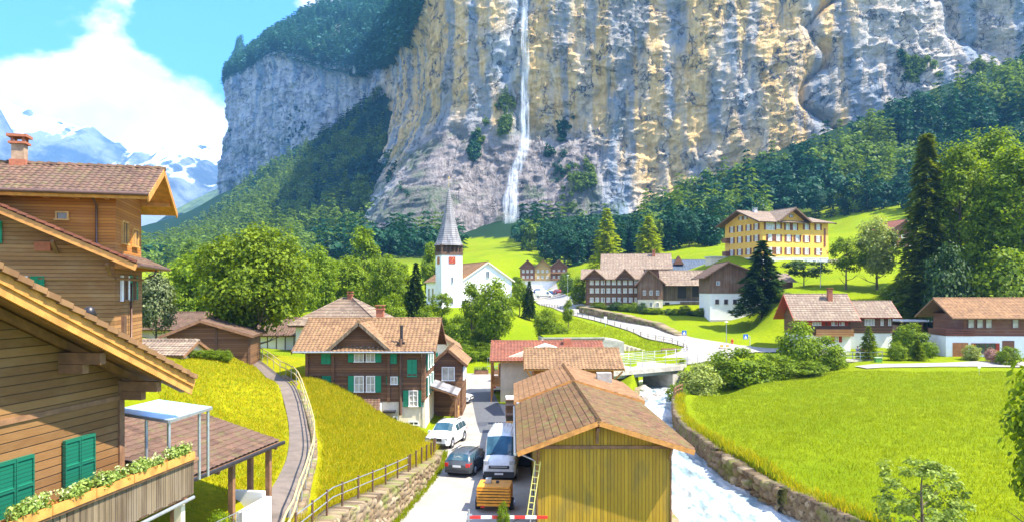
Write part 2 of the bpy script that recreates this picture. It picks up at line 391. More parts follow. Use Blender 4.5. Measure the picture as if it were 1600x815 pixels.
c = t.mix(t.attr('wood'), c, (.012,.035,.012))
t.bump(t.math('ADD', fin, ff), 1.0, .12); M_GRASS = t.done(c, .9, Specular_IOR_Level=.08)
ground = tag(link('ground', me, M_GRASS), kind='structure')
base = MB(); base.box(-9000, 9000, -400, 9500, -9, -8.6); tag(base.build('valley_floor', M_GRASS), kind='structure')
ap = MB(); ap.add([(-60,-60,-.6),(60,-60,-.6),(60,4.6,-.6),(-60,4.6,-.6)], [(0,1,2,3)]); tag(ap.build('near_ground', M_GRASS), kind='structure')
# ================================================ cliff
def interp_poly(P_, n):
    P_ = np.array(P_, float); d = np.concatenate([[0], np.cumsum(np.hypot(*np.diff(P_[:,:2], axis=0).T))])
    return d, P_
cp = [(372,1900,70),(362,1500,122),(352,1250,125),(391,1210,104),(438,1170,78),(515,1100,108),(551,1050,114),(588,960,98),(606,860,92),(618,740,75),(640,660,50),(662,625,0),(700,600,-120),(800,585,-160),
      (1000,560,-150),(1200,545,-150),(1400,535,-150),(1600,525,-150),(2000,520,-150),(2500,520,-150)]
CP = np.array([((a-800)/F*d, d, CZ+(HY-b)/F*d) for a, d, b in cp])
sd = np.concatenate([[0], np.cumsum(np.hypot(np.diff(CP[:,0]), np.diff(CP[:,1])))])
# column spacing finer where the column stands near
npx = 900; ang = np.interp(np.linspace(0, 1, npx), np.linspace(0, 1, len(CP)), sd)
tot = sd[-1]; dens = np.interp(np.linspace(0, tot, 2000), sd, 1/np.hypot(CP[:,0], CP[:,1])); cd = np.cumsum(dens); cd = (cd-cd[0])/(cd[-1]-cd[0])
S = np.interp(np.linspace(0, 1, npx), cd, np.linspace(0, tot, 2000))
def smooth(a, k):
    kk = np.hanning(k+2)[1:-1]; kk /= kk.sum(); return np.convolve(np.pad(a, k//2, 'edge'), kk, 'valid')[:len(a)]
cx = smooth(np.interp(S, sd, CP[:,0]), 9); cy = smooth(np.interp(S, sd, CP[:,1]), 9); ct = np.interp(S, sd, CP[:,2])
ct = ct+(fbm(S*.03, 0*S, 0, 4, 31)-.5)*14
tx, ty = np.gradient(cx), np.gradient(cy); ln = np.hypot(tx, ty); nx, ny = ty/ln, -tx/ln     # normal towards the viewer
nrow = 430; tt = np.linspace(0, 1, nrow)[:,None]
cb_ = terrain(cx, np.minimum(cy, 1175))-45
cb_ = np.minimum(cb_, ct-60)
ZC = cb_+(ct-cb_)*tt; SS = np.broadcast_to(S, ZC.shape)
def cliff_disp(s, z):
    a = (fbm(s*.009, z*.005, 0, 3, 41)-.5)*34                       # buttresses
    b = (ridged(s*.03, z*.010, .3, 4, 43)-.5)*5                    # vertical ribs
    g = -ridged(s*.013+fbm(s*.02, z*.02, 0, 2, 5)*.8, z*.0022, 0, 1, 47)**8*12
    q = s*.42-z*.9
    led = (np.abs((fbm(s*.02, z*.02, 4, 2, 49)*5+(z*.055-s*.018)) % 1-.5)-.25)*0.0   # slanting ledges
    c_ = (fbm(s*.11, z*.022, 2, 6, 53)-.5)*6+(ridged(s*.38, z*.07, 5, 3, 67)-.5)*1.8+(ridged(s*.04-z*.03, z*.045+s*.02, 5, 5, 63)-.5)*6
    w1, w2, cid = worley(s*.055, z*.028, 57); blk = (cid-.5)*2.2
    d_ = (ridged(s*.15-z*.10, z*.16+s*.05, 1, 4, 59)-.5)*4.0
    return a+b+g+led+c_+blk+d_*.9
DD = cliff_disp(SS, ZC)
PX0 = 800+F*cx/cy; PX = np.broadcast_to(PX0, ZC.shape); PY = HY-F*(ZC-CZ)/cy
# lower apron under the fall bulges outwards, the wall leans back a little
bulge = np.exp(-((PX-690)/110)**2)*ramp01(PY, 150, 400)*55+np.exp(-((PX-900)/90)**2)*ramp01(PY, 170, 400)*25
lean = -np.clip(ZC-60, 0, 400)*.05
near = 1-.0*PX
amp = np.where(PX < 600, 1.35, 1.0)
off = DD*amp+bulge+lean
fade = ramp01(tt, 1.0, .93)*.8+.2
CX = cx+nx*off*fade; CY = cy+ny*off*fade
V1 = np.stack([CX, CY, ZC+(fbm(SS*.08, ZC*.08, 9, 3, 3)-.5)*4], -1)
# hill above the rim (left part), rows going back
nb = 40; bk = np.linspace(0, 1, nb+1)[1:,None]
silP = np.interp(PX0, [250,345,353,380,430,480,520,600,650,700,2500], [205,140,134,98,62,26,6,12,24,-150,-300])
back = 330*bk; by_ = cy+back; bx_ = cx+back*(cx/cy)-bk*0
topz = CZ+(HY-silP)/F*(cy+330)
BZ = ct+(topz-ct)*bk**.85; BZ = BZ+(fbm(SS[:nb]*.02, BZ*.02, 2, 4, 3)-.5)*16*np.sin(bk*pi)
V2 = np.stack([np.broadcast_to(bx_, BZ.shape), np.broadcast_to(by_, BZ.shape), BZ], -1)
VC = np.concatenate([V1, V2], 0)
me = np_mesh('cliff', VC.reshape(-1, 3), grid_faces(VC.shape[0], npx), True)
# rock tints: ochre, blue grey streaks, violet base (rock colours, plus distance haze painted in at the left)
PYa = PY; wv = fbm(SS*.013, ZC*.008, 1, 5, 71)*.7+fbm(SS*.05, ZC*.02, 4, 4, 72)*.3
st = fbm(SS*.16, ZC*.012, 3, 4, 73)
och = ramp01(wv, .30, .43)*(.6+.45*ramp01(st, .28, .46))
och *= 1-ramp01(PX+60*(fbm(SS*.01, ZC*.02, 0, 2, 6)-.5), 1290, 1400)*.6
och *= 1-ramp01(-(PX-120*(fbm(SS*.02, ZC*.01, 0, 2, 7)-.5)), -640, -560)*.85  # less ochre at the left, distance haze put into the tint
low = ramp01(PYa+70*(fbm(SS*.02, ZC*.02, 2, 3, 77)-.5), 175, 235)*(1-ramp01(np.abs(PX-805), 110, 165)); och *= 1-low*.95
och *= 1-ramp01(PYa, 230, 330)*(1-ramp01(PX, 960, 1040))*.9
green = ramp01(fbm(SS*.05, ZC*.06, 5, 4, 79), .53, .62)*ramp01(PYa, 120, 260)*(PX < 980)*.75
blue_ = ramp01(fbm(SS*.10, ZC*.014, 7, 4, 83), .58, .68)*.75
def full(a, b=0.0): return np.concatenate([a, np.full(BZ.shape, b)], 0)
attr(me, 'ochre', full(och)); attr(me, 'violet', full(low)); attr(me, 'green', full(green, 1.0)); attr(me, 'streak', full(blue_))
t = NT('limestone_cliff'); o = t.pos()
s1 = t.noise(t.map(o, (.10,.10,.012)), 1.0, 8, .62); s2 = t.noise(t.map(o, (.9,.9,.16)), .35, 8, .7); s3 = t.noise(o, .12, 8, .7)
grey = t.mix(t.rng(s1, .35, .65), (.20,.27,.36), (.50,.53,.55)); grey = t.mix(t.rng(s3, .5, .72), grey, (.10,.16,.23))
oc = t.mix(t.rng(s2, .3, .7), (.56,.34,.11), (.84,.58,.25)); oc = t.mix(t.rng(s3, .48, .7), oc, (.34,.30,.25))
vi = t.mix(t.rng(s2, .3, .7), (.15,.125,.12), (.34,.295,.27))
c = t.mix(t.attr('ochre'), grey, oc); c = t.mix(t.math('MULTIPLY', t.attr('streak'), .85), c, (.11,.21,.32))
c = t.mix(t.attr('violet'), c, vi)
ln_ = t.noise(t.map(t.n('ShaderNodeVectorMath', operation='ADD', _0=o, _1=t.n('ShaderNodeVectorMath', operation='SCALE', _0=t.n('ShaderNodeTexNoise', _Vector=o, _Scale=.05, _Detail=5).outputs['Color'], _3=22.0).outputs[0]).outputs[0], (.045,.045,.03)), 1.0, 6, .6); crk = t.math('ABSOLUTE', t.math('SUBTRACT', ln_, .5))
c = t.mix(t.math('MULTIPLY', t.rng(crk, .014, .002), t.rng(s3, .44, .54)), c, (.10,.10,.11))
c = t.mix(t.math('MULTIPLY', t.attr('green'), t.rng(s2, .35, .6)), c, (.035,.085,.02))
t.bump(t.math('ADD', t.math('ADD', s2, s3), t.math('MULTIPLY', t.rng(crk, 0, .02), .5)), 1.0, 3.2); M_ROCK = t.done(c, .9)
tag(link('cliff', me, M_ROCK), kind='structure')
def cliff_at(px, py):
    j = int(np.argmin(np.abs(PX0-px)+(np.where(cy > 1240, 500, 0)))); Xc, Yc, Zc = V1[:,j,0], V1[:,j,1], V1[:,j,2]
    i = int(np.argmin(np.abs(HY-F*(Zc-CZ)/Yc-py))); return V1[i, j], (nx[j], ny[j])
# waterfall: a thick veil of falling water in front of the rock
def fall(name, path, mat, thick=2.2):
    rows = []
    for k, (px, py, wd) in enumerate(path):
        p, n = cliff_at(px, py); d = p[1]-9; rows.append((((px-800)/F*d), d, CZ+(HY-py)/F*d, wd/F*d))
    rows = np.array(rows); tt_ = np.linspace(0, len(rows)-1, 160); r = np.stack([np.interp(tt_, range(len(rows)), rows[:,i]) for i in range(4)], 1)
    r[:,1] = smooth(r[:,1], 21); n = 28; a = np.linspace(0, 2*pi, n, endpoint=False)
    jit = (fbm(a[None]*2.2+10, r[:,2:3]*.05, 1, 3, 3)-.5)
    wob = (fbm(r[:,2]*.06, r[:,2]*0, 0, 3, 8)-.5)*2
    Xw = r[:,0:1]+wob[:,None]+np.cos(a)*r[:,3:4]/2*(1+jit*.9); Yw = r[:,1:2]+np.sin(a)*thick*(1+jit); Zw = np.broadcast_to(r[:,2:3], Xw.shape)
    Vw = np.stack([Xw, Yw, Zw], -1); i = np.arange(160*n).reshape(160, n); j = np.roll(i, -1, 1)
    f = np.stack([i[:-1], j[:-1], j[1:], i[1:]], -1).reshape(-1, 4)
    me = np_mesh(name, Vw.reshape(-1, 3), f, True); attr(me, 'core', (np.abs(np.sin(a))**1.2*np.ones((160, 1)))*np.interp(np.arange(160)/159, [0,.8,1], [1,1,.15])[:,None])
    return tag(link(name, me, mat), kind='structure')
t = NT('falling_water'); o = t.pos()
a1 = t.noise(t.map(o, (.9,.2,.035)), 1.0, 7, .65); a2 = t.noise(t.map(o, (.25,.2,.05)), 1.0, 5, .6)
al = t.math('MULTIPLY', t.math('MULTIPLY', t.rng(a1, .36, .66, .0, .60), t.rng(a2, .34, .62, .2, 1.0)), t.attr('core'))
t.done((.86,.9,.93), .5, Alpha=al); M_FALL = t.m
fall('waterfall', [(819,-40,9),(820,60,12),(821,140,15),(821,220,17),(815,245,18),(803,275,20),(799,310,22),(795,350,28),(792,370,46)], M_FALL)
fall('waterfall', [(544,168,3),(540,190,5),(537,212,6)], M_FALL, 1.2)
# ================================================ far mountains
def mount(name, prof, D, depth, mat, seed, rough_, zb=-6, nx_=420, nz=160, gully=1.0, p=1.0):
    prof = np.array(prof, float); pxs = np.linspace(prof[0,0], prof[-1,0], nx_)
    top = CZ+(HY-np.interp(pxs, prof[:,0], prof[:,1]))/F*D
    top = top+(ridged(pxs*.03, pxs*0, 0, 5, seed)-.6)*rough_
    t_ = np.linspace(0, 1, nz)[:,None]; Zm = zb+(top-zb)*t_**p
    Yf = D-depth*(1-t_); Xf = (pxs-800)/F*D*np.ones_like(t_)
    g = (ridged(Xf*.0016*gully+Zm*.0004, Zm*.0007, 0, 6, seed+3)-.5)
    Yf = Yf-g*depth*.42*np.sin(np.clip(t_, 0, 1)*pi*.97)**.6; Xf = Xf+(fbm(Xf*.002, Zm*.002, 0, 3, seed+5)-.5)*depth*.1
    Zm = Zm+(fbm(Xf*.004, Zm*.004, 3, 5, seed+7)-.5)*rough_*1.2*(1-t_)*(t_)*4
    Vm = np.stack([Xf, Yf, Zm], -1)
    Vb = Vm[-1:].copy(); Vb[...,1] += depth*.8; Vb[...,2] = zb; Vm = np.concatenate([Vm, Vb], 0)
    return tag(link(name, np_mesh(name, Vm.reshape(-1, 3), grid_faces(Vm.shape[0], nx_), True), mat), kind='structure')
t = NT('alpine_rock_and_snow'); g = t.n('ShaderNodeNewGeometry'); o = g.outputs['Position']; N_ = t.xyz(g.outputs['Normal'])
n1_ = t.noise(o, .0035, 9, .62); n2_ = t.noise(t.map(o, (1,1,.45)), .0016, 8, .6); Zp = t.xyz(o)[2]
rk = t.mix(t.rng(n1_, .40, .60), (.03,.06,.10), (.16,.20,.25))
hz = t.math('ADD', t.rng(Zp, 150, 950, -.12, .13), n2_)
sn = t.math('MULTIPLY', t.rng(t.math('ADD', hz, t.math('MULTIPLY', N_[2], .25)), .80, .84), 1.0)
c = t.mix(sn, rk, (.72,.77,.84)); t.bump(n1_, 1, 60); t.done(c, .85); M_ALP = t.m
mount('snow_mountains', [(-500,60),(-200,120),(0,152),(30,165),(62,180),(110,196),(150,200),(180,222),(200,236),(235,228),(262,234),(285,226),(310,234),(330,230),(360,233),(480,230),(600,215)], 4300, 1600, M_ALP, 11, 55, gully=1.0)
mount('snow_mountains', [(-700,-60),(-300,20),(-60,120),(-5,156),(12,176),(26,200),(42,235),(60,300)], 2900, 900, M_ALP, 23, 35, gully=1.5)
t = NT('far_wooded_slope'); o = t.pos(); n1_ = t.noise(o, .012, 8, .7)
t.done(t.mix(t.rng(n1_, .4, .6), (.03,.07,.05), (.08,.14,.07)), .9); t.bump(n1_, 1, 14); M_FARW = t.m
mount('wooded_hillside', [(120,470),(180,445),(228,402),(255,380),(285,350),(320,318),(350,296),(420,250),(520,190)], 2300, 700, M_FARW, 31, 14, gully=2.5)
# ================================================ haze
hz_ = NT('valley_haze'); hz_.t.nodes.remove(hz_.b)
pv = hz_.n('ShaderNodeVolumePrincipled'); pv.inputs['Color'].default_value = (.17,.50,1,1); pv.inputs['Density'].default_value = .00013; pv.inputs['Anisotropy'].default_value = .2
hz_.t.links.new(pv.outputs[0], hz_.o.inputs['Volume'])
hb = MB(); hb.box(-6200, 6200, -300, 6500, -11, 1700); HZ = tag(hb.build('haze', hz_.m), kind='stuff')
# ================================================ materials of buildings
W_ORANGE = boards('honey_pine_boards', (.36,.12,.012), (.50,.19,.022), pitch=.13, weather=.1)
W_BROWN = boards('weathered_larch_boards', (.20,.085,.018), (.35,.17,.05), pitch=.17, weather=.35, grey=(.37,.24,.11))
W_NEAR = boards('brown_stained_boards', (.14,.062,.014), (.25,.125,.036), pitch=.2, weather=.4, grey=(.28,.165,.065))
W_DARK = boards('dark_brown_timber', (.10,.042,.016), (.21,.098,.036), pitch=.2, weather=.25, grey=(.2,.12,.07))
W_RED = boards('red_brown_timber', (.15,.055,.025), (.24,.095,.045), pitch=.2, weather=.15)
W_BARN = boards('ochre_painted_planks', (.31,.18,.006), (.45,.275,.012), axis='x', pitch=.17, weather=.65, grey=(.19,.135,.025))
W_VDARK = boards('dark_upright_planks', (.13,.06,.03), (.23,.115,.055), axis='x', pitch=.22, weather=.3)
W_GREY = boards('silvered_upright_planks', (.085,.055,.03), (.20,.145,.085), axis='x', pitch=.2, weather=.5, grey=(.26,.205,.14))
T_BROWN = tiles('brown_clay_tiles', (.11,.055,.032), (.19,.10,.06), (.14,.08,.05), moss=.5)
T_BARN = tiles('old_brown_pantiles', (.12,.052,.022), (.21,.105,.045), (.14,.085,.022), moss=.95)
T_TAN = tiles('tan_clay_tiles', (.21,.108,.045), (.35,.20,.09), (.24,.135,.06), moss=.25)
T_ORNG = tiles('light_orange_tiles', (.22,.105,.04), (.34,.18,.075), (.22,.115,.045), moss=.15)
T_RED = tiles('red_clay_tiles', (.22,.062,.03), (.31,.10,.048), (.22,.075,.04), moss=.1)
T_GREYT = tiles('faded_beige_tiles', (.25,.175,.12), (.37,.28,.19), (.24,.16,.11), moss=.1, lines=.33)
T_SLATE = tiles('grey_shingles', (.22,.21,.22), (.36,.34,.34), (.28,.27,.27), lines=.4)
T_BLUE = tiles('blue_grey_slates', (.06,.09,.13), (.12,.16,.22), (.1,.12,.16), lines=.4)
PL_CREAM = plain('cream_render', (.72,.62,.45), .9, .12, 1.2); PL_WHITE = plain('white_render', (.82,.80,.76), .9, .07, 1.0)
PL_YEL = plain('yellow_render', (.72,.41,.07), .9, .1, .8); PL_GREY = plain('grey_render', (.45,.46,.47), .9, .12, 1.2)
CONC = plain('stained_concrete', (.40,.37,.31), .9, .3, 1.4); BRICK = plain('red_brick', (.36,.12,.06), .9, .3, 9)
BEAM_O = plain('honey_timber', (.52,.23,.05), .6, .3, 2.5); BEAM_Y = plain('yellow_pine_board', (.60,.32,.08), .6, .25, 2.5); BEAM_D = plain('dark_timber', (.12,.06,.03), .7, .3, 3)  # BEAM_Y: palest and yellowest of the timbers
BEAM_B = plain('brown_timber', (.22,.11,.05), .7, .3, 3); FRAME_W = plain('white_paint', (.80,.78,.72), .5, .05, 3)
FRAME_B = plain('brown_paint', (.16,.07,.04), .5, .1, 3)
def shut(name, col):
    t = NT(name); X = t.xyz(t.obj()); fr = t.math('FRACT', t.math('DIVIDE', X[2], .07))
    t.bump(fr, .9, .03); return t.done(t.mix(t.rng(fr, 0, .35), tuple(k*.45 for k in col), col), .55)
S_GREEN = shut('green_painted_louvres', (.015,.30,.17)); S_DGREEN = shut('deep_green_louvres', (.01,.20,.11)); S_RED = shut('red_painted_boards', (.45,.04,.02)); S_MAROON = shut('maroon_louvres', (.22,.06,.04))
def glassmat(name, col, rough=.06):
    t = NT(name); n = t.noise(t.obj(), 1.4, 3); t.set(t.b.inputs['Specular IOR Level'], .8)
    return t.done(t.mix(t.rng(n, .3, .7), tuple(k*.5 for k in col), col), rough)
GL = glassmat('window_glass', (.06,.07,.08)); GLC = glassmat('curtained_glass', (.50,.47,.38), .3)
METAL_D = plain('dark_metal', (.05,.045,.045), .4, .2, 3, .6); METAL_BR = plain('brown_gutter', (.13,.07,.05), .4, .2, 3, .2); METAL_G = plain('galvanised_steel', (.45,.47,.49), .4, .15, 4, .7)
RAILY = plain('yellowed_steel_rail', (.60,.47,.22), .45, .2, 4, .3)
# ================================================ kit
def pick(h, px, py, plane='y', c=0.0):
    """where a line of sight meets a wall plane of house h, in the house's own coordinates (x, y, z)"""
    th = h.rotation_euler.z; ox, oy, oz = h.location
    dx, dy, dz = (px-800)/F, 1.0, (HY-py)/F
    def loc(x, y): x -= ox; y -= oy; return x*cos(th)+y*sin(th), -x*sin(th)+y*cos(th)
    a = loc(0, 0); b = loc(dx, dy); d = (b[0]-a[0], b[1]-a[1]); i = 1 if plane == 'y' else 0
    t = (c-a[i])/d[i]; return a[0]+d[0]*t, a[1]+d[1]*t, CZ+dz*t-oz
WM = {}
def win_mesh(w, h, cols, rows, fr=.07, dep=.1):
    k = (round(w, 2), round(h, 2), cols, rows, fr)
    if k not in WM:
        m = MB(); m.box(-w/2, w/2, -dep, .04, h/2-fr, h/2); m.box(-w/2-.04, w/2+.04, -dep-.05, .04, -h/2, -h/2+fr)
        m.box(-w/2, -w/2+fr, -dep, .04, -h/2+fr, h/2-fr); m.box(w/2-fr, w/2, -dep, .04, -h/2+fr, h/2-fr)
        for i in range(1, cols): x = -w/2+w*i/cols; m.box(x-fr*.4, x+fr*.4, -dep*.8, .03, -h/2+fr, h/2-fr)
        for j in range(1, rows):
            z = -h/2+h*j/rows
            for i in range(cols): m.box(-w/2+w*i/cols+fr*.5, -w/2+w*(i+1)/cols-fr*.5, -dep*.7, .02, z-fr*.3, z+fr*.3)
        g = MB(); g.box(-w/2+fr*.9, w/2-fr*.9, -dep*.35, .03, -h/2+fr*.9, h/2-fr*.9)
        s = MB(); s.box(-.5, .5, -.07, -.015, -.5, .5)
        for a, b, c, d in ((-.5,-.42,-.5,.5),(.42,.5,-.5,.5),(-.42,.42,.44,.5),(-.42,.42,-.5,-.44),(-.42,.42,-.03,.03)): s.box(a, b, -.1, -.07, c, d)
        WM[k] = (m.mesh('window'), g.mesh('pane'), s.mesh('shutter'))
    return WM[k]
def window(h, x, y, z, w, hh, rot=0.0, sh=None, closed=False, cols=2, rows=1, frame=None, glass=None, only='both', fr=.07, sw=None):
    fm, gm, sm = win_mesh(w, hh, cols, rows, fr)
    def o(name, me, mat, par):
        b = bpy.data.objects.new(name, me); COL.objects.link(b); b.parent = par
        if not me.materials: me.materials.append(mat)
        if me.materials[0] != mat: b.material_slots[0].link = 'OBJECT'; b.material_slots[0].material = mat
        return b
    if not closed:
        f = o('window', fm, frame or FRAME_W, h); f.location = (x, y, z); f.rotation_euler.z = rot
        o('pane', gm, glass or GLC, f)
    if sh:
        sw = sw or (w/2 if not closed else w/2); ax = (cos(rot), sin(rot))
        offs = [(-w/4, w/2), (w/4, w/2)] if closed else [(-w/2-sw/2-.01, sw), (w/2+sw/2+.01, sw)]
        if only == 'left': offs = offs[:1]
        if only == 'right': offs = offs[1:]
        for dx, ww in offs:
            s = o('shutter', sm, sh, h); s.location = (x+ax[0]*dx, y+ax[1]*dx, z); s.rotation_euler.z = rot; s.scale = (ww*.97, 1, hh)
def pwin(h, px0, py0, px1, py1, plane='y', c=0.0, **k):
    a = pick(h, px0, py0, plane, c); b = pick(h, px1, py1, plane, c)
    x, y, z = (a[0]+b[0])/2, (a[1]+b[1])/2, (a[2]+b[2])/2
    wd = abs(b[0]-a[0]) if plane == 'y' else abs(b[1]-a[1])
    rot = 0 if plane == 'y' else (pi/2 if k.pop('face', 1) > 0 else -pi/2)
    window(h, x, y, z, max(.25, wd), max(.25, abs(a[2]-b[2])), rot, **k)
def gable_wall(h, x0, x1, y0, y1, z0, ze, zr, axis, mat, name='wall', xr=None):
    m = MB()
    if axis == 'x': ym = (y0+y1)/2 if xr is None else xr; m.prism([(y0,z0),(y1,z0),(y1,ze),(ym,zr),(y0,ze)], 'x', x0, x1)
    else: xm = (x0+x1)/2 if xr is None else xr; m.prism([(x0,z0),(x1,z0),(x1,ze),(xm,zr),(x0,ze)], 'y', y0, y1)
    return m.build(name, mat, h)
def gable_roof(h, x0, x1, y0, y1, ze, zr, axis, oe, og, tile, wood, pitch=.3, course=.36, th=.16, amp=.04, og2=None, rm=None, cap=True, rmat=None):
    og2 = og if og2 is None else og2; T = MB(); Wd = MB()
    if axis == 'x': a0, a1, b0, b1 = x0-og, x1+og2, y0, y1; mk = lambda a, b, z: (a, b, z)
    else: a0, a1, b0, b1 = y0-og, y1+og2, x0, x1; mk = lambda a, b, z: (b, a, z)
    bm = (b0+b1)/2 if rm is None else rm
    for bs, sg in ((b0, -1), (b1, 1)):
        sl = (zr-ze)/abs(bm-bs); be = bs+sg*oe; zb = ze-sl*oe
        A, B, C, D = mk(a0, be, zb+th), mk(a1, be, zb+th), mk(a1, bm, zr+th), mk(a0, bm, zr+th)
        flip = (sg > 0) != (axis == 'y')
        T.patch(*( (B, A, D, C) if flip else (A, B, C, D)), pitch=pitch, course=course, amp=amp)
        lo = lambda p, q=.0: (p[0], p[1], p[2]-.02-q)
        q = [lo(p) for p in ((B, A, D, C) if flip else (A, B, C, D))]; Wd.quadslab(*q, th*.75)
        for aa in (a0+.03, a1-.03): Wd.beam(mk(aa, be, zb+th*.3), mk(aa, bm, zr+th*.3), .07, th*1.5)
    if cap:
        n = int(abs(a1-a0)/.4)
        for i in range(n):
            u0, u1 = a0+(a1-a0)*i/n, a0+(a1-a0)*(i+1.12)/n
            T.tube([mk(u0, bm, zr+th+.03), mk(min(u1, a1+.05), bm, zr+th+.0)], [.14, .11], 6, smooth=False)
    r = T.build('roof', tile, h); Wd.build('roof_frame', wood, h); return r
def hip_roof(h, x0, x1, y0, y1, ze, zr, o, tile, wood, rin=None):
    T = MB(); x0 -= o; x1 += o; y0 -= o; y1 += o; d = min(x1-x0, y1-y0)/2 if rin is None else rin; ym = (y0+y1)/2
    a, b = (x0+d, ym, zr), (x1-d, ym, zr)
    T.patch((x0,y0,ze),(x1,y0,ze),b,a); T.patch((x1,y1,ze),(x0,y1,ze),a,b); T.patch((x1,y0,ze),(x1,y1,ze),b,b); T.patch((x0,y1,ze),(x0,y0,ze),a,a)
    for p, q in ((a,b),((x0,y0,ze),a),((x0,y1,ze),a),((x1,y0,ze),b),((x1,y1,ze),b)):
        T.tube([(p[0],p[1],p[2]+.05),(q[0],q[1],q[2]+.05)], .12, 6)
    r = T.build('roof', tile, h); m = MB(); m.box(x0+.05, x1-.05, y0+.05, y1-.05, ze-.2, ze-.03); m.build('roof_frame', wood, h); return r
def chimney(r, x, y, z0, z1, w=.6, mat=None, cap=True):
    m = MB(); m.box(x-w/2, x+w/2, y-w/2, y+w/2, z0, z1)
    if cap:
        m.box(x-w/2-.08, x+w/2+.08, y-w/2-.08, y+w/2+.08, z1, z1+.1)
        for sx in (-1, 1):
            for sy in (-1, 1): m.box(x+sx*w*.38-.05, x+sx*w*.38+.05, y+sy*w*.38-.05, y+sy*w*.38+.05, z1+.1, z1+.32)
        m.box(x-w/2-.1, x+w/2+.1, y-w/2-.1, y+w/2+.1, z1+.32, z1+.4)
    return m.build('chimney', mat or BRICK, r)
def boxpart(h, name, mat, *b):
    m = MB()
    for q in b: m.box(*q)
    return m.build(name, mat, h)
def railing(h, name, mat, a, b, hgt, n, board=True):
    m = MB(); a, b = Vector(a), Vector(b); up = Vector((0,0,1))
    m.beam(a+up*hgt, b+up*hgt, .1, .08); m.beam(a+up*.05, b+up*.05, .08, .08)
    for i in range(n+1): p = a.lerp(b, i/n); m.beam(p, p+up*hgt, (b-a).length/n*.82 if board else .05, .04 if board else .05) if not board else m.beam(p+up*hgt*.5-(b-a)/n*.4*(i < n), p+up*hgt*.5+(b-a)/n*.4*(i > 0), .03, hgt*.9)
    return m.build(name, mat, h)
# ================================================ 1. near chalet
H = thing('wooden_house', 'brown boarded chalet close by with wide honey coloured eaves and deep green shutters', 'house', (-10.17, 20, 1.5), -R(7.6))
gable_wall(H, -9, 0, -20, 0, 1.2, 7.75, 11.9, 'x', W_NEAR)
boxpart(H, 'base_wall', PL_WHITE, (-9.2,.02,-20.2,.02,-1,1.2))
# roof: verge towards +x
Tm, Wm, Ym = MB(), MB(), MB(); sl = (11.9-7.75)/10
ye, ya = 1.25, -10.0; zE = 7.75-sl*1.25
Tm.patch((1.25,ye,zE+.36),(-10,ye,zE+.36),(-10,ya,11.9+.36),(1.25,ya,11.9+.36), pitch=.3, course=.38, amp=.05, step=.05)
Tm.patch((-10,-21,zE+.36),(1.25,-21,zE+.36),(1.25,ya,11.9+.36),(-10,ya,11.9+.36), pitch=.3, course=.38, amp=.05)
Tm.build('roof', T_ORNG, H)
Wm.quadslab((-10,ye,zE+.3),(-10,ya,12.2),(1.2,ya,12.2),(1.2,ye,zE+.3), .06)   # deck boards
for i in range(13):                                                            # rafters under the deck
    x = 1.0-i*.85
    if i in (0,) or i > 1: pass
    Wm.beam((x,ye-.05,zE+.10),(x,ya,11.98),.12,.18)
Wm.build('roof_frame', BEAM_B, H)
n = 30
for i in range(n):                                                             # stepped verge tiles
    t0, t1 = i/n, (i+1)/n
    A = Vector((1.3, ye+(ya-ye)*t0, zE+.44+(11.9-zE)*t0)); B = Vector((1.3, ye+(ya-ye)*t1, zE+.40+(11.9-zE)*t1))
    Ym.beam(A, B, .2, .12)
Ym.build('verge_tiles', T_ORNG, H)
Bb = MB(); Bb.beam((1.27,ye+.03,zE+.25),(1.27,ya,12.15),.06,.2); Bb.beam((1.22,ye,zE+.06),(1.22,ya,11.96),.06,.22); Bb.build('barge_board', BEAM_O, H)
for yy in (-6.2, -2.2, .0):
    zz = 7.75-sl*yy-.05; m = MB(); m.box(-.3, 1.05, yy-.1, yy+.1, zz-.28, zz-.02); m.box(-.3, .62, yy-.1, yy+.1, zz-.5, zz-.29)
    m.build('purlin', BEAM_B, H)
for p0, p1 in (((-14,717),(47,803)), ((95,690),(143,752))):
    a = pick(H, p0[0], p0[1], 'x', .0); b = pick(H, p1[0], p1[1], 'x', 0)
    zc = (a[2]+b[2])/2-.02; window(H, .02, (a[1]+b[1])/2, zc, abs(b[1]-a[1]), 1.28, pi/2, sh=S_DGREEN, closed=True)
    boxpart(H, 'window_sill', FRAME_W, (.0,.14,min(a[1],b[1])-.05,max(a[1],b[1])+.05,zc-.7,zc-.65))
boxpart(H, 'corner_board', BEAM_B, (-.06,.05,-.14,.06,1.2,7.7))
boxpart(H, 'wall_beam', BEAM_B, (.0,.05,-9,-.15,7.2,7.32))
# balcony
BT = 5.5; Bx = 1.25
bal = MB(); bal.box(.0,Bx,-14,1.25,BT-1.06,BT-.94)
for i in range(7): bal.box(0,Bx+.05,-13+i*2.3,-12.86+i*2.3,BT-1.2,BT-1.07)
bp = bal.build('balcony', BEAM_B, H)
m = MB()
for i in range(66):
    y = 1.25-i*.205; m.box(Bx, Bx+.035, y-.19, y, BT-1.0-.03*(i % 3 == 0), BT-.12+.0*i)
for i in range(6): m.box(0+i*.21, .19+i*.21, 1.26, 1.3, BT-1.0, BT-.12)
m.build('balcony_boards', W_GREY, bp)
m = MB(); m.box(Bx-.12, Bx+.12, -14, 1.36, BT-.12, BT-.05); m.build('handrail', BEAM_B, bp)
m = MB(); m.tube([(Bx+.06,1.2,BT-1.12),(Bx+.06,-14,BT-1.25)], .05, 8); m.build('gutter', METAL_G, bp)
for q in ((.95,1.15,.85,1.05,-1.5,BT-1.2),(.9,1.2,-4,-3.7,-1.5,BT-1.2)): boxpart(H, 'pillar', PL_CREAM, q)
boxpart(H, 'porch_wall', PL_CREAM, (.02,.7,-6,-.5,-.5,2.8))
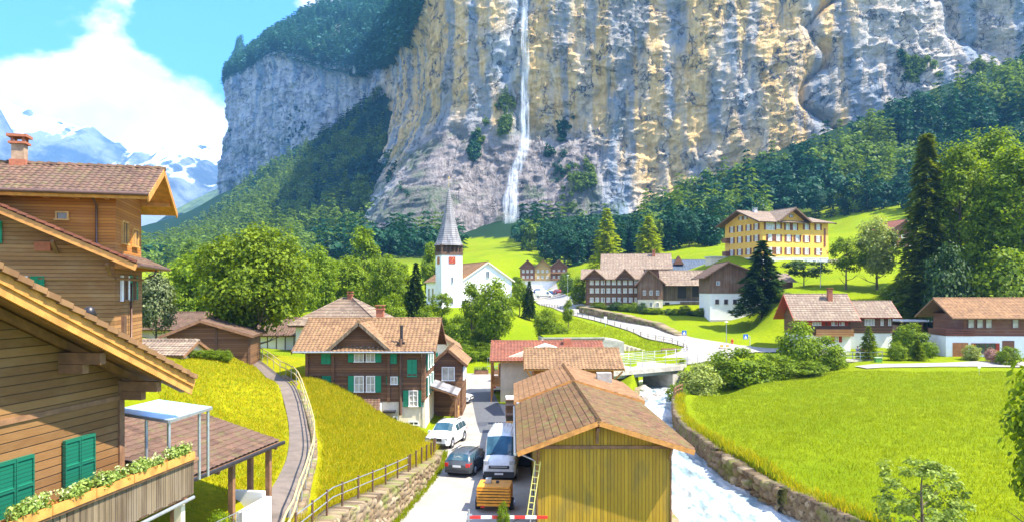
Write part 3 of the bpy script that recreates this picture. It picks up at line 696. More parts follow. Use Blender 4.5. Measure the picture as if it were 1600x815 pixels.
# ---- flower troughs
M_FLW = foliage('light_green_petals', (.10,.20,.02), (.34,.42,.10), .3); M_FLW2 = foliage('white_green_blossom', (.3,.38,.12), (.6,.62,.35), .3)
th = H.rotation_euler.z
def toW(h, x, y, z=0): c, s = cos(h.rotation_euler.z), sin(h.rotation_euler.z); return (h.location.x+x*c-y*s, h.location.y+x*s+y*c, h.location.z+z)
def leaves(rng, C, rad, n, size, up=.3, flat=1.0):
    """quads scattered through a ball; returns vertex and face arrays"""
    d = rng.normal(size=(n, 3)); d /= np.linalg.norm(d, axis=1)[:,None]; r = rad*rng.random(n)**.45
    p = np.asarray(C)+d*r[:,None]*np.array([1,1,flat])
    nr = d*.7+rng.normal(size=(n, 3))*.55+np.array([0,0,up]); nr /= np.linalg.norm(nr, axis=1)[:,None]
    a = np.cross(nr, rng.normal(size=(n, 3))); a /= np.linalg.norm(a, axis=1)[:,None]; b = np.cross(nr, a)
    s = size*(.6+.8*rng.random(n))[:,None]
    V = np.stack([p-a*s*.5, p-b*s*.32, p+a*s*.5, p+b*s*.32], 1); return V.reshape(-1, 3)
def quads(V): return np.arange(len(V)).reshape(-1, 4)
rg = np.random.default_rng(3)
for k in range(5):
    yc = .45-k*1.34; loc = toW(H, Bx+.02, yc, BT-.05)
    lab = ['end flower trough on the near balcony rail, beside the glass canopy posts', 'second flower trough from the glass canopy on the balcony rail', 'middle one of the five flower troughs on the balcony rail',
           'flower trough on the balcony rail opposite the deep green shutters', 'nearest flower trough on the balcony rail, by the large shutters'][k]
    t = thing('flower_trough', lab, 'flower box', loc, th, 'flower troughs along the balcony rail')
    m = MB(); m.box(-.12, .14, -.66, .66, 0, .05); m.box(.1, .14, -.66, .66, .05, .2); m.box(-.12,-.08,-.66,.66,.05,.2); m.box(-.08,.1,.62,.66,.05,.2); m.box(-.08,.1,-.66,-.62,.05,.2); m.build('trough', BEAM_O, t)
    V = [leaves(rg, (rg.uniform(-.05,.1), rg.uniform(-.6,.6), .27+rg.uniform(-.03,.1)), .16, 60, .085) for _ in range(13)]
    V = np.concatenate(V); link('plants', np_mesh('plants', V, quads(V)), M_FLW if k else M_FLW, t)
    V = np.concatenate([leaves(rg, (rg.uniform(-.05,.12), rg.uniform(-.6,.6), .36+rg.uniform(-.03,.1)), .09, 14, .06) for _ in range(10)]); link('blossom', np_mesh('blossom', V, quads(V)), M_FLW2, t)
# glass canopy
cn = thing('glass_canopy', 'pale blue glass canopy on slim grey posts at the end of the near balcony', 'canopy', (-10, 21.5, 1.5), -R(7.6))
t_ = NT('frosted_blue_glass'); GLB = t_.done((.42,.58,.70), .12, Alpha=.8)
m = MB(); m.quadslab((-.9,-.6,6.75),(.85,-.7,6.55),(.75,1.7,6.55),(-.9,1.6,6.75), .03); m.build('glass_pane', GLB, cn)
m = MB(); m.beam((-.9,-.6,6.7),(.85,-.7,6.5),.06,.08); m.beam((.85,-.7,6.5),(.75,1.7,6.5),.06,.08); m.beam((-.9,1.6,6.7),(.75,1.7,6.5),.06,.08); m.beam((-.9,-.6,6.7),(-.9,1.6,6.7),.06,.08); m.build('frame', METAL_G, cn)
for x, y in ((.8,-.6),(.15,-.62),(.7,1.1),(.72,1.55),(-.55,1.55)): MB().tube([(x,y,4.5),(x,y,6.52)], .045, 8).build('post', METAL_G, cn)
# ================================================ porch roof with brown tiles
Q = thing('porch', 'open porch with brown tiled roof on dark posts beside the lawn', 'porch', (-10.0, 24.6, 3.0), -R(9.5))
m = MB(); m.patch((.2,-1.3,2.75),(.2,5.2,2.75),(-4.6,5.2,4.15),(-4.6,-1.3,4.15), pitch=.3, course=.3, amp=.035, step=.03); m.build('roof', T_BROWN, Q)
m = MB(); m.quadslab((.2,-1.3,2.70),(.2,5.2,2.70),(-4.6,5.2,4.1),(-4.6,-1.3,4.1), .12)
for y in (-1.2, 1, 3.2, 5.1): m.beam((.1,y,2.5),(-4.5,y,3.9),.12,.18)
m.build('roof_frame', BEAM_B, Q)
m = MB(); m.tube([(.28,-1.4,2.68),(.28,5.3,2.66)], .075, 8); m.build('gutter', METAL_D, Q)
m = MB(); m.tube([(.2,-1.1,2.6),(0,-1.1,2.2),(-.3,-.9,1.9),(-.3,-.9,-.5)], .05, 8); m.build('downpipe', METAL_BR, Q)
for x, y in ((-.15,4.9),(-.9,4.9),(-.3,-.9),(-.2,2.3)): boxpart(Q, 'post', BEAM_B, (x-.09,x+.09,y-.09,y+.09,-1,2.55))
boxpart(Q, 'low_wall', PL_WHITE, (-.1,.12,2.4,4.6,-1,.75), (-1.4,-.12,4.4,4.6,-1,.95))
m = MB()
for i in range(15): m.tube([(-.1+.02*i,-.5+i*.24,-.2),(-.1+.02*i,-.5+i*.24,.85)], .014, 5)
m.beam((-.1,-.5,.85),(.2,2.9,.85),.03); m.beam((-.1,-.5,-.1),(.2,2.9,-.1),.03); m.build('gate', METAL_G, Q)
# ================================================ 2. upper left chalet
H = thing('wooden_house', 'tall chalet with bright honey boarded upper storey and weathered brown boards below', 'house', (-17.07, 33, 7.0), R(15))
gable_wall(H, -10, 0, .0, 5.7, 1.9, 5.8, 5.8, 'x', W_BROWN, 'lower_wall')
m = MB(); m.prism([(-10,5.8),(0,5.8),(0,5.82),(-10,10.3)], 'y', .0, 5.7); m.build('gable_wall', W_BROWN, H)
gable_wall(H, -10, -.02, .25, 5.6, 5.0, 8.85, 9.9, 'x', W_ORANGE, 'upper_wall')
boxpart(H, 'base_wall', PL_WHITE, (-10,-.05,.05,5.6,-1.2,1.9))
boxpart(H, 'band_beam', W_BROWN, (-10,.08,-.07,.0,5.0,5.12), (-.0,.1,-.07,5.7,5.0,5.12))
gable_roof(H, -10, 0, .25, 5.6, 8.85, 10.05, 'x', 1.1, 1.6, T_BROWN, BEAM_O, th=.2, og2=1.5)
for y in (.3, 2.9, 5.5): boxpart(H, 'purlin', BEAM_O, (-.2,1.35,y-.1,y+.1,8.72+(1.1 if y == 2.9 else 0),8.95+(1.1 if y == 2.9 else 0)))
for i in range(9): boxpart(H, 'rafter_end', BEAM_O, (-9.6+i*1.15,-9.45+i*1.15,-.75,.2,8.42,8.56))
m = MB(); m.tube([(-10,-.92,8.62),(1.5,-.92,8.6)], .085, 8); m.tube([(-.75,-.9,8.6),(-.75,-.1,8.3),(-.75,.15,8.2),(-.75,.15,6.6),(-.3,.1,6.2)], .05, 8); m.build('gutter', METAL_BR, H)
# lower roof, verge towards the viewer
zl = 5.75; m = MB(); m.patch((1.05,-.95,zl-.1),(1.05,6.6,zl-.1),(-10.5,6.6,zl+5.1),(-10.5,-.95,zl+5.1), amp=.04); m.build('roof', T_BROWN, H)
m = MB(); m.quadslab((1.05,-.95,zl-.14),(1.05,6.6,zl-.14),(-10.5,6.6,zl+5.06),(-10.5,-.95,zl+5.06), .1)
m.beam((1.05,-.98,zl-.25),(-10.5,-.98,zl+4.95),.07,.26)
for y in (.1, 2.8, 5.5): m.box(-.2,.8,y-.09,y+.09,zl-.25,zl-.02)
m.build('roof_frame', BEAM_O, H)
m = MB()
for i in range(34):
    t0 = i/34; t1 = (i+1)/34; m.beam((1.05-11.55*t0,-.96,zl+.02+5.2*t0),(1.05-11.55*t1,-.96,zl-.02+5.2*t1),.24,.1)
m.build('verge_tiles', T_RED, H)
m = MB(); m.tube([(1.12,-1,zl-.15),(1.12,6.6,zl-.15)], .08, 8); m.tube([(1.1,3.2,zl-.2),(1.0,3.1,zl-.5),(.12,2.6,zl-.9),(.12,2.6,-1)], .05, 8); m.build('downpipe', METAL_BR, H)
for x in (-2.2, -4.4, -.15): m = MB(); m.beam((x,-.05,zl+.5-.45*x-1.1),(x,-.7,zl+.3-.45*x-.45),.14); m.build('bracket', BEAM_B, H)
pwin(H, 22,431,44,456, frame=FRAME_W, glass=GL, cols=1); pwin(H, 48,431,70,456, sh=S_GREEN, closed=True)
pwin(H, 87,330,108,345, c=.25, frame=BEAM_Y, glass=GL, cols=1); pwin(H, -14,345,4,380, sh=S_GREEN, closed=True)
a = pick(H, 55, 378); b = pick(H, 80, 392); boxpart(H, 'vent_cover', plain('terracotta_paint', (.42,.12,.04)), (a[0],b[0],-.12,0,b[2],a[2]))
for (q0, q1, r0, r1, gl) in ((189,198,344,384,GL),(206,214,356,388,GL)): pwin(H, q0, r0, q1, r1, plane='x', c=-.02, frame=BEAM_Y, glass=gl, cols=2)
for q0, q1 in ((190,197),(204,210)): pwin(H, q0, 430, q1, 470, plane='x', c=0, frame=BEAM_B, glass=GL, sh=S_GREEN if q0 > 200 else FRAME_W, cols=2, sw=.35)
ch = MB(); ch.box(-4.78,-4.27,2.62,3.13,9.9,11.1); c_ = ch.build('chimney', plain('sooty_tan_render', (.36,.24,.15), .9, .35, 2), H)
boxpart(c_, 'chimney_base', BRICK, (-4.85,-4.2,2.55,3.2,9.7,10.4)); boxpart(c_, 'chimney_cap', BRICK, (-4.88,-4.17,2.5,3.23,11.1,11.2),(-4.8,-4.7,2.6,2.7,11.2,11.4),(-4.35,-4.25,2.6,2.7,11.2,11.4),(-4.8,-4.7,3.05,3.15,11.2,11.4),(-4.35,-4.25,3.05,3.15,11.2,11.4),(-4.93,-4.12,2.45,3.28,11.4,11.52))
boxpart(H, 'meter_box', BEAM_D, (.0,.12,1.2,1.7,2.5,3.4))
for y in (1, 3.4, 5.4): boxpart(H, 'post', BEAM_D, (.01,.19,y-.09,y+.09,-1.2,1.9))
# flue on the near roof
fl = thing('flue_pipe', 'dark metal flue with a cowl rising behind the near roof edge', 'chimney pipe', (-13.2, 24, 6.0))
z_ = CZ+(HY-478)/F*24-6; m = MB(); m.lathe([(.1,0),(.1,z_-.7),(.2,z_-.65),(.2,z_-.5),(.15,z_-.45),(.16,z_-.3),(.21,z_-.28),(.13,z_-.05),(.05,z_)], 14); m.build('pipe', METAL_D, fl)
# ================================================ 3. middle chalet
H = thing('wooden_house', 'dark timber chalet with green shutters and a small front gable beside the village road', 'house', (-7.2, 63.6, 0))
gable_wall(H, -9.9, 0, 0, 9, 2.4, 6.85, 8.85, 'x', W_DARK)
boxpart(H, 'base_wall', PL_CREAM, (-9.7,-.05,.05,8.9,-1,2.4)); boxpart(H, 'side_plaster', PL_CREAM, (-.2,.03,-.02,6.5,-.5,2.5))
gable_roof(H, -9.9, 0, 0, 9, 6.85, 8.95, 'x', .9, .95, T_TAN, W_DARK, pitch=.33, course=.4, amp=.05)
m = MB(); m.prism([(-7.5,6.2),(-3.2,6.2),(-3.2,6.9),(-5.35,8.8),(-7.5,6.9)], 'y', -.12, 4); m.build('gable_wall', W_DARK, H)
gable_roof(H, -7.5, -3.2, 0, 4.3, 6.95, 8.85, 'y', .45, .85, T_TAN, W_GREY, pitch=.33, course=.4, amp=.05, og2=0)
for i, x in enumerate((-9.75, -7.6, -3.0, -.15)): boxpart(H, 'log_ends', W_DARK, (x-.12,x+.12,-.2,0,2.4,6.8))
boxpart(H, 'wall_beam', BEAM_D, (-9.9,0,-.1,0,4.55,4.7))
def zw(a_, b_, c_, d_, **k): pwin(H, 380+a_/2.1725, 440+b_/2.1725, 380+c_/2.1725, 440+d_/2.1725, **k)
zw(265,232,298,278, sh=S_GREEN, closed=True, c=-.01); zw(268,318,300,352, sh=S_GREEN, closed=True, c=-.01)
for y0, y1 in ((220,272),(318,374)):
    zw(377,y0,410,y1, c=-.12, sh=S_GREEN, only='left', sw=.5, rows=2); zw(417,y0,448,y1, c=-.12, sh=S_GREEN, only='right', sw=.5, rows=2)
zw(497,230,522,277, sh=S_GREEN, closed=True, c=-.01); zw(557,263,590,322, sh=S_GREEN, closed=True, c=-.01)
zw(500,320,525,348, sh=S_GREEN, sw=.36, c=-.01); zw(562,367,594,423, sh=S_GREEN, sw=.45, c=0, rows=3); zw(562,472,596,486, glass=GL, c=.04)
boxpart(H, 'front_porch', PL_WHITE, (-4.9,-3.6,-.5,0,0,2.3)); boxpart(H, 'porch_canopy', METAL_D, (-3.4,-2.4,-.7,0,1.55,1.7)); zw(508,455,524,472, glass=GL, c=0, cols=1)
m = MB(); m.patch((-7.9,-1.6,1.9),(-3.5,-1.6,1.9),(-3.7,0,2.7),(-7.9,0,2.7)); m.build('lean_roof', T_BROWN, H)
m = MB(); m.tube([(-2.02,-.12,7.6),(-2.02,-.12,2.0),(-2.02,-.12,1.3)], .13, 10); m.build('downpipe', BEAM_D, H)
m = MB(); m.tube([(-2.0,.35,6.9),(-2.0,.35,8.7)], .13, 10); m.box(-2.3,-1.7,.1,.7,7.12,7.3); m.build('flue', METAL_D, H)
m = MB(); m.tube([(-10.7,-.95,6.55),(.8,-.95,6.53)], .08, 8); m.tube([(-.2,-.9,6.5),(-.25,-.1,6.1),(-.25,-.08,1)], .05, 8); m.build('gutter', METAL_G, H)
rr = [c for c in H.children if c.name.startswith('roof')][0]; chimney(rr, -4.6, 5.2, 8.2, 9.9, .65, BRICK, cap=True)
for z0, z1 in ((4.9,6.3),(2.75,4.3)):
    for y in (1.5, 3.4, 5.3): window(H, .03, y, (z0+z1)/2, .8, z1-z0, pi/2, sh=S_GREEN, sw=.4, rows=2)
# rear wing and porch
gable_wall(H, .0, 2.6, 7.5, 13.5, 0, 5.0, 6.1, 'y', W_DARK, 'wing_wall'); gable_roof(H, 0, 2.6, 7.5, 13.5, 5.0, 6.1, 'y', .5, .6, T_TAN, W_DARK)
for y in (8.5, 10, 11.5): window(H, 2.62, y, 3.9, .8, 1.3, pi/2, sh=FRAME_W, sw=.2)
window(H, 1.3, 7.48, 3.9, 1.2, 1.3, 0); boxpart(H, 'gable_infill', BEAM_D, (.2,2.4,7.3,7.4,2.6,2.75))
PO = thing('porch', 'small grey roofed porch with turned posts at the road side of the dark timber chalet', 'porch', (-7.2, 63.6, 0))
m = MB(); m.patch((2.5,2.6,2.55),(2.5,7.3,2.55),(.1,7.3,3.4),(.1,2.6,3.4), pitch=.5, course=.5); m.build('roof', T_SLATE, PO); m = MB(); m.quadslab((2.5,2.6,2.5),(2.5,7.3,2.5),(.1,7.3,3.35),(.1,2.6,3.35), .1); m.build('roof_frame', BEAM_B, PO)
for y in (2.8, 5, 7.1): m = MB(); m.lathe([(.1,0),(.1,.4),(.07,.5),(.1,1),(.07,1.6),(.12,2),(.12,2.5)], 8, (2.3,y,0)); m.beam((2.3,y,2),(1.8,y,2.6),.08); m.build('post', BEAM_B, PO)
m = MB(); m.beam((2.3,5,1),(2.3,9,1),.08); m.beam((2.3,5,.6),(2.3,9,.6),.08); [m.beam((2.3,5+i*.5,.1),(2.3,5+i*.5,1),.06) for i in range(9)]; m.build('railing', BEAM_Y, PO)
# neighbours behind the middle chalet
H = thing('house', 'house with a grey brown hipped roof just behind the dark timber chalet', 'house', (*P(525,540,84)[:2], .5), R(-4))
boxpart(H, 'wall', PL_WHITE, (-4.5,4.5,0,9,0,7.3)); hip_roof(H, -4.5, 4.5, 0, 9, 7.3, 10.2, .7, T_GREYT, BEAM_B, 4.6); chimney(H.children[1], 0.3, 4.5, 10.0, 10.6, .5)
for i in range(3): window(H, -3+i*3, 0, 4.8, 1, 1.3, 0, sh=S_GREEN)
H = thing('house', 'narrow house with tan gable roof half hidden behind the dark timber chalet', 'house', (-10.2, 92, 0), R(6))
gable_wall(H, -2.5, 3.6, 0, 8, 0, 4.9, 6.9, 'y', PL_CREAM); gable_roof(H, -2.5, 3.6, 0, 8, 4.9, 6.9, 'y', .6, .8, T_TAN, BEAM_B)
for x in (-1, 1.8): window(H, x, 0, 3.6, .9, 1.2, 0, sh=S_GREEN); window(H, x, 0, 1.4, .9, 1.2, 0)
# ================================================ sheds on the left
z = tz1(-34, 72)
H = thing('shed', 'dark boarded shed with brown gable roof under the big tree', 'shed', (*P(338,550,70)[:2], 4.6), R(8))
gable_wall(H, -4.3, 3, 0, 5, 0, 2.9, 4.2, 'y', W_DARK, xr=-1.2); gable_roof(H, -4.3, 3, 0, 5, 2.9, 4.2, 'y', .5, .9, T_BROWN, BEAM_B, rm=-1.2)
boxpart(H, 'door', BEAM_D, (-3.2,-2.1,-.06,0,.1,2.0)); [boxpart(H, 'corner_post', BEAM_D, q) for q in ((-.1,.1,-.08,0,0,3.6), (2.8,3.0,-.08,0,0,2.9))]
H = thing('house', 'low house with a wide reddish brown roof behind the upper left chalet', 'house', (*P(243,540,86)[:2], 5.0), R(-12))
gable_wall(H, -6, 3.4, 0, 8, 0, 2.4, 3.9, 'x', PL_CREAM); gable_roof(H, -6, 3.4, 0, 8, 2.4, 3.9, 'x', .8, .9, T_BROWN, BEAM_B)
H = thing('house', 'low outbuilding with faded flat tiles beside the leafy vegetable bed', 'house', (*P(236,545,62)[:2], 5.4), R(-6))
gable_wall(H, -4, 2.6, 0, 4, 0, 1.0, 1.9, 'x', PL_CREAM); gable_roof(H, -4, 2.6, 0, 4, 1.0, 1.9, 'x', .4, .4, T_GREYT, BEAM_B)
H = thing('house', 'small half timbered house glimpsed between the big tree and the dark chalet', 'house', (*P(445,548,88)[:2], 3.0), R(3))
gable_wall(H, -4, 4, 0, 7, 0, 3.6, 5.2, 'x', PL_WHITE); gable_roof(H, -4, 4, 0, 7, 3.6, 5.2, 'x', .6, .6, T_BROWN, BEAM_B)
m = MB(); [m.box(-4+i, -3.9+i, -.06, 0, 0, 3.6) for i in range(9)]; m.box(-4,4,-.07,-.01,1.7,1.85); m.build('timber_frame', BEAM_D, H)
# ================================================ yellow barn row
H = thing('barn', 'mustard yellow boarded barn with old mossy brown pantile roof', 'barn', (1.25, 37.5, 0))
gable_wall(H, 0, 6.5, 0, 15.5, 0, 4.05, 5.15, 'y', W_BARN, xr=2.9)
gable_roof(H, 0, 6.5, 0, 14.6, 4.05, 5.15, 'y', 1.0, .75, T_BARN, BEAM_O, pitch=.36, course=.37, amp=.085, og2=0, rm=2.9)
m = MB(); m.tube([(-1.1,-.7,3.72),(-1.1,14.6,3.70)], .08, 8); m.build('gutter', METAL_G, H); m = MB(); m.tube([(-1.1,.2,3.65),(-.3,.2,3.3),(-.12,.2,3.2),(-.12,.2,0)], .045, 8); m.build('downpipe', METAL_G, H)
boxpart(H, 'roof_flashing', METAL_G, (-.95,-.75,14.0,15.2,3.9,4.0))
boxpart(H, 'cross_beam', BEAM_B, (0.0,6.5,-.1,0,3.85,4.0)); boxpart(H, 'ridge_bracket', BEAM_B, (2.83,2.97,-.6,0,4.75,4.95),(2.83,2.97,-.12,0,4.1,4.75))
m = MB(); [m.beam((x,0,3.3),(x,-.55,3.95),.1) for x in (.05, 6.45)]; m.build('bracket', BEAM_B, H)
m = MB(); m.box(-.04,.02,-.05,.1,0,4.0); m.build('corner_board', BEAM_B, H); m = MB(); m.box(6.48,6.54,-.05,.1,0,4.0); m.build('corner_board', BEAM_B, H)
H = thing('barn', 'shed behind the yellow barn with lighter orange brown pantiles', 'barn', (1.25, 52.6, 0))
gable_wall(H, -.2, 6.9, 0.6, 10, 0, 4.15, 5.3, 'y', W_VDARK, xr=2.9)
gable_roof(H, -.2, 6.9, .3, 10, 4.15, 5.35, 'y', .9, .6, T_ORNG, BEAM_O, pitch=.36, course=.4, amp=.055, og2=.3, rm=2.9)
boxpart(H.children[1], 'chimney', CONC, (5.2,6.3,5.4,6.3,4.3,5.35)); 
H = thing('house', 'two storey building with tan tiled roof and orange boarding behind the barns', 'house', (2.0, 71, 0))
gable_wall(H, 0, 7.4, 0, 6.5, 0, 4.6, 5.8, 'x', W_ORANGE); gable_roof(H, 0, 7.4, 0, 6.5, 4.6, 5.85, 'x', .9, .9, T_TAN, BEAM_O, pitch=.33, course=.4, amp=.05)
m = MB(); m.beam((7.5,-.2,3.4),(8.1,-.8,4.2),.12); m.beam((-.1,-.2,3.4),(-.6,-.8,4.2),.12); m.build('bracket', BEAM_O, H)
H = thing('house', 'building with a bright red roof and open timber gallery facing the village road', 'house', (-1.2, 80, 0))
gable_wall(H, 0, 10, 0, 10, 0, 4.5, 5.9, 'y', PL_CREAM, xr=4.8)
gable_roof(H, 0, 10, 0, 9, 4.5, 5.9, 'x', 1.0, 1.1, T_RED, BEAM_O, pitch=.35, course=.42); chimney(H.children[1], 7.2, 3.6, 5.2, 6.4, .8, BRICK, False)
m = MB()
for z in (1.9, 2.2, 2.5, 2.8): m.beam((-.95,0,z),(-.95,9,z),.05,.14)
for y in (0, 2.2, 4.4, 6.6, 8.9): m.beam((-.95,y,0),(-.95,y,4.4),.14)
m.box(-1,0,0,9,1.65,1.8); m.build('gallery', BEAM_O, H)
for y in (1.5, 4, 6.5): window(H, -.01, y, 3.2, 1, 1.3, -pi/2, frame=FRAME_B)
# ================================================ bunker like building with grass roof
H = thing('concrete_building', 'low concrete building with a grass roof and a small yellow door below the curving road', 'building', (*P(848,553,114)[:2], 1.6), R(3))
m = MB(); m.prism([(0,0),(12.2,0),(12.2,2.4),(9,2.9),(0,2.9)], 'y', 0, 8); m.build('wall', CONC, H)
boxpart(H, 'door', plain('yellow_door', (.55,.45,.12)), (7.7,8.6,-.07,0,.3,1.9)); boxpart(H, 'parapet', CONC, (-.2,9.3,-.35,.2,2.92,3.1))
for i in range(4): window(H, 1.6+i*1.3, 0, 2.2, 1.1, .6, 0, frame=FRAME_W, glass=GL)
m = MB(); m.box(.2,9,.25,8,2.92,3.15); m.build('grass_roof', M_GRASS, H)
# ================================================ church
H = thing('church', 'white village church with a clock tower and tall grey pointed spire', 'church', (*P(723,480,148)[:2], 7.2), R(22))
gable_wall(H, 0, 10.2, 0, 26, 0, 6.5, 9.9, 'y', PL_WHITE); gable_roof(H, 0, 10.2, 0, 26, 6.5, 9.9, 'y', .5, .4, T_ORNG, PL_CREAM, pitch=.6, course=.6)
boxpart(H, 'portal_roof', BEAM_B, (2.6,5.4,-1.2,0,3.4,3.8)); boxpart(H, 'door', BEAM_D, (3.2,4.8,-.1,0,0,3.2)); window(H, 5.1, 0, 7.6, .7, 1.3, 0, glass=GL, frame=PL_GREY)
for y in (4, 8, 12, 16, 20.5, 23.5): window(H, -.01, y, 3.6, 1.1, 2.8, -pi/2, glass=GL, frame=PL_CREAM, rows=3)
TW = 4.1; tx0, ty0 = -4.6, -1.3
tw = boxpart(H, 'tower', PL_WHITE, (tx0,tx0+TW,ty0,ty0+TW,-1,11.2))
cxx, cyy = tx0+TW/2, ty0+TW/2
bl = MB(); bl.box(tx0-.12,tx0+TW+.12,ty0-.12,ty0+TW+.12,11.2,11.75); bl.box(tx0+.3,tx0+TW-.3,ty0+.3,ty0+TW-.3,11.75,12.9)
for i in range(6):
    a = tx0-.05+(TW-.1)*i/5
    for yy in (ty0-.05, ty0+TW-.15): bl.box(a, a+.2, yy, yy+.2, 11.75, 12.95)
    for xx in (tx0-.05, tx0+TW-.15):
        if 0 < i < 5: bl.box(xx, xx+.2, ty0+(TW-.1)*i/5-.05, ty0+(TW-.1)*i/5+.15, 11.75, 12.95)
bl.box(tx0-.2,tx0+TW+.2,ty0-.2,ty0+TW+.2,12.95,13.15); bl.build('belfry', BEAM_D, tw)
sp = MB(); sp.lathe([(2.95,13.05),(2.55,13.8),(2.05,15.2),(1.5,17.2),(1.02,19.4),(.6,21.6),(.25,23.4),(.05,24.3)], 8, (cxx,cyy,0))
for i in range(len(sp.sm)): sp.sm[i] = False
sp.build('spire', T_SLATE, tw)
m = MB(); m.tube([(cxx,cyy,24.2),(cxx,cyy,26.2)], .05, 6); m.lathe([(.02,25.9),(.2,26.1),(.02,26.3)], 8, (cxx,cyy,0)); m.build('finial', plain('gilded_metal', (.7,.45,.1), .3, .1, 3, .8), tw)
RC = plain('red_clock_face', (.38,.045,.02), .5, .1); GC = plain('gold_paint', (.75,.5,.12), .4, .1)
for fx, fy, rot in ((cxx, ty0-.06, 0), (tx0-.06, cyy, -pi/2)):
    c = MB(); c.box(-.68,.68,-.03,.05,-.68,.68); co_ = c.build('clock', RC, tw); co_.location = (fx, fy, 10.2); co_.rotation_euler.z = rot
    m = MB()
    for k in range(12): a = k*pi/6; m.beam((.5*sin(a),-.06,.5*cos(a)),(.66*sin(a),-.06,.66*cos(a)),.07,.03)
    m.beam((0,-.07,0),(.25,-.07,.42),.08,.03); m.beam((0,-.07,0),(-.1,-.07,-.3),.09,.03); m.build('dial_marks', GC, co_)
for z in (2.5, 6.5): window(H, cxx, ty0-.01, z, .4, 1.2, 0, glass=GL, frame=PL_GREY, cols=1)
# ================================================ long dark building by the upper road
def facade(h, x0, x1, n, rows, w, hh, y=0, rot=0, **k):
    for i in range(n):
        for z in rows: window(h, x0+(x1-x0)*(i+.5)/n, y, z, w, hh, rot, **k)
H = thing('timber_house', 'long dark timber building with three rows of windows and zigzag gables above the road', 'building', (*P(915,478,186)[:2], 7.2), R(-6))
wA = 13.0; boxpart(H, 'wall', W_DARK, (0,wA,0,11,1.0,7.4)); boxpart(H, 'base_wall', PL_CREAM, (.1,wA-.05,.1,11,-1.5,1.0))
facade(H, .8, wA-.2, 9, (2.3,4.5,6.5), .85, 1.15, glass=GLC, frame=FRAME_W, cols=2)
boxpart(H, 'wall_beam', BEAM_D, *[(0,wA,-.14,0,z,z+.16) for z in (1.1,3.3,5.5)], *[(x,x+.18,-.1,0,1.3,7.4) for x in (0,4.2,8.4,12.8)])
gable_roof(H, 0, wA, 0, 11, 7.4, 9.6, 'x', .9, 1.2, T_GREYT, W_DARK, pitch=.8, course=.8)
for a, b in ((-.2,4.4),(7.4,11.4)):
    gable_wall(H, a, b, -.4, 4, 7.0, 7.5, 9.5, 'y', W_DARK, 'gable_wall'); gable_roof(H, a, b, -.4, 5, 7.5, 9.5, 'y', .5, .8, T_GREYT, W_DARK, pitch=.8, course=.8, og2=0)
H = thing('timber_house', 'dark boarded house with a steep front gable joined to the long timber building', 'house', (*P(996.5,480,182)[:2], 7.0), R(-6))
gable_wall(H, 0, 5.9, 0, 10, 2.6, 6.6, 9.6, 'y', W_VDARK, xr=2.4); boxpart(H, 'base_wall', PL_CREAM, (.05,5.85,.05,10,-1.5,2.6)); gable_roof(H, 0, 5.9, 0, 10, 6.6, 9.6, 'y', .7, .9, T_GREYT, W_DARK, pitch=.8, course=.8, rm=2.4)
facade(H, .8, 5.4, 3, (4.2,1.4), .7, 1.1, glass=GL, frame=FRAME_W)
H = thing('barn', 'old barn wing with pale weathered roof and gappy plank wall beside the dark gabled house', 'barn', (*P(1033.5,481,183)[:2], 6.9), R(-6))
boxpart(H, 'wall', W_GREY, (0,11.6,1.5,9,2.4,6.4)); boxpart(H, 'base_wall', PL_WHITE, (0,11.6,1.6,9,-1,2.4)); gable_roof(H, 0, 11.6, 0, 9, 6.1, 9.5, 'x', .4, .3, T_GREYT, W_DARK, pitch=.8, course=.8)
DI = plain('dark_interior', (.02,.015,.01)); [boxpart(H, 'opening', DI, q) for q in ((4,6,1.42,1.5,3,6),(7.4,9,1.42,1.5,3.4,6.1),(1,2,1.44,1.5,.2,2))]; boxpart(H, 'plank_stack', W_GREY, (4.5,9.5,.4,1.4,.5,2.2))  # near-black panels on the wall, shade of the inside put into colour
m = MB(); [m.box(i*1.6,i*1.6+.15,-.1,.05,0,1.3) for i in range(8)]; m.beam((0,0,1.1),(11.6,0,1.1),.1,.12); m.beam((0,0,.6),(11.6,0,.6),.1,.12); m.build('fence', W_GREY, H)
H = thing('house', 'brown house with broad beige roof rising behind the long timber building', 'house', (*P(945,470,204)[:2], 8.5), R(-8))
gable_wall(H, 0, 16.5, 0, 12, 0, 9.2, 13.0, 'x', W_RED); gable_roof(H, 0, 16.5, 0, 12, 9.2, 13.0, 'x', .9, 1.2, T_GREYT, BEAM_D, pitch=.8, course=.8); chimney(H.children[1], 13, 5, 12, 14, .8)
H = thing('house', 'house with blue grey slate roof tucked behind the brown roofs', 'house', (*P(1048,440,226)[:2], 12), R(-5))
gable_wall(H, 0, 11, 0, 10, 0, 6.0, 8.6, 'x', W_RED); gable_roof(H, 0, 11, 0, 10, 6.0, 8.8, 'x', .8, .8, T_BLUE, BEAM_D, pitch=.8, course=.8); facade(H, 0, 11, 4, (4.2,), .9, 1.2)
m = MB(); m.prism([(1,7.5),(4,7.5),(2.5,10)], 'y', 1, 5); m.build('dormer', W_RED, H)
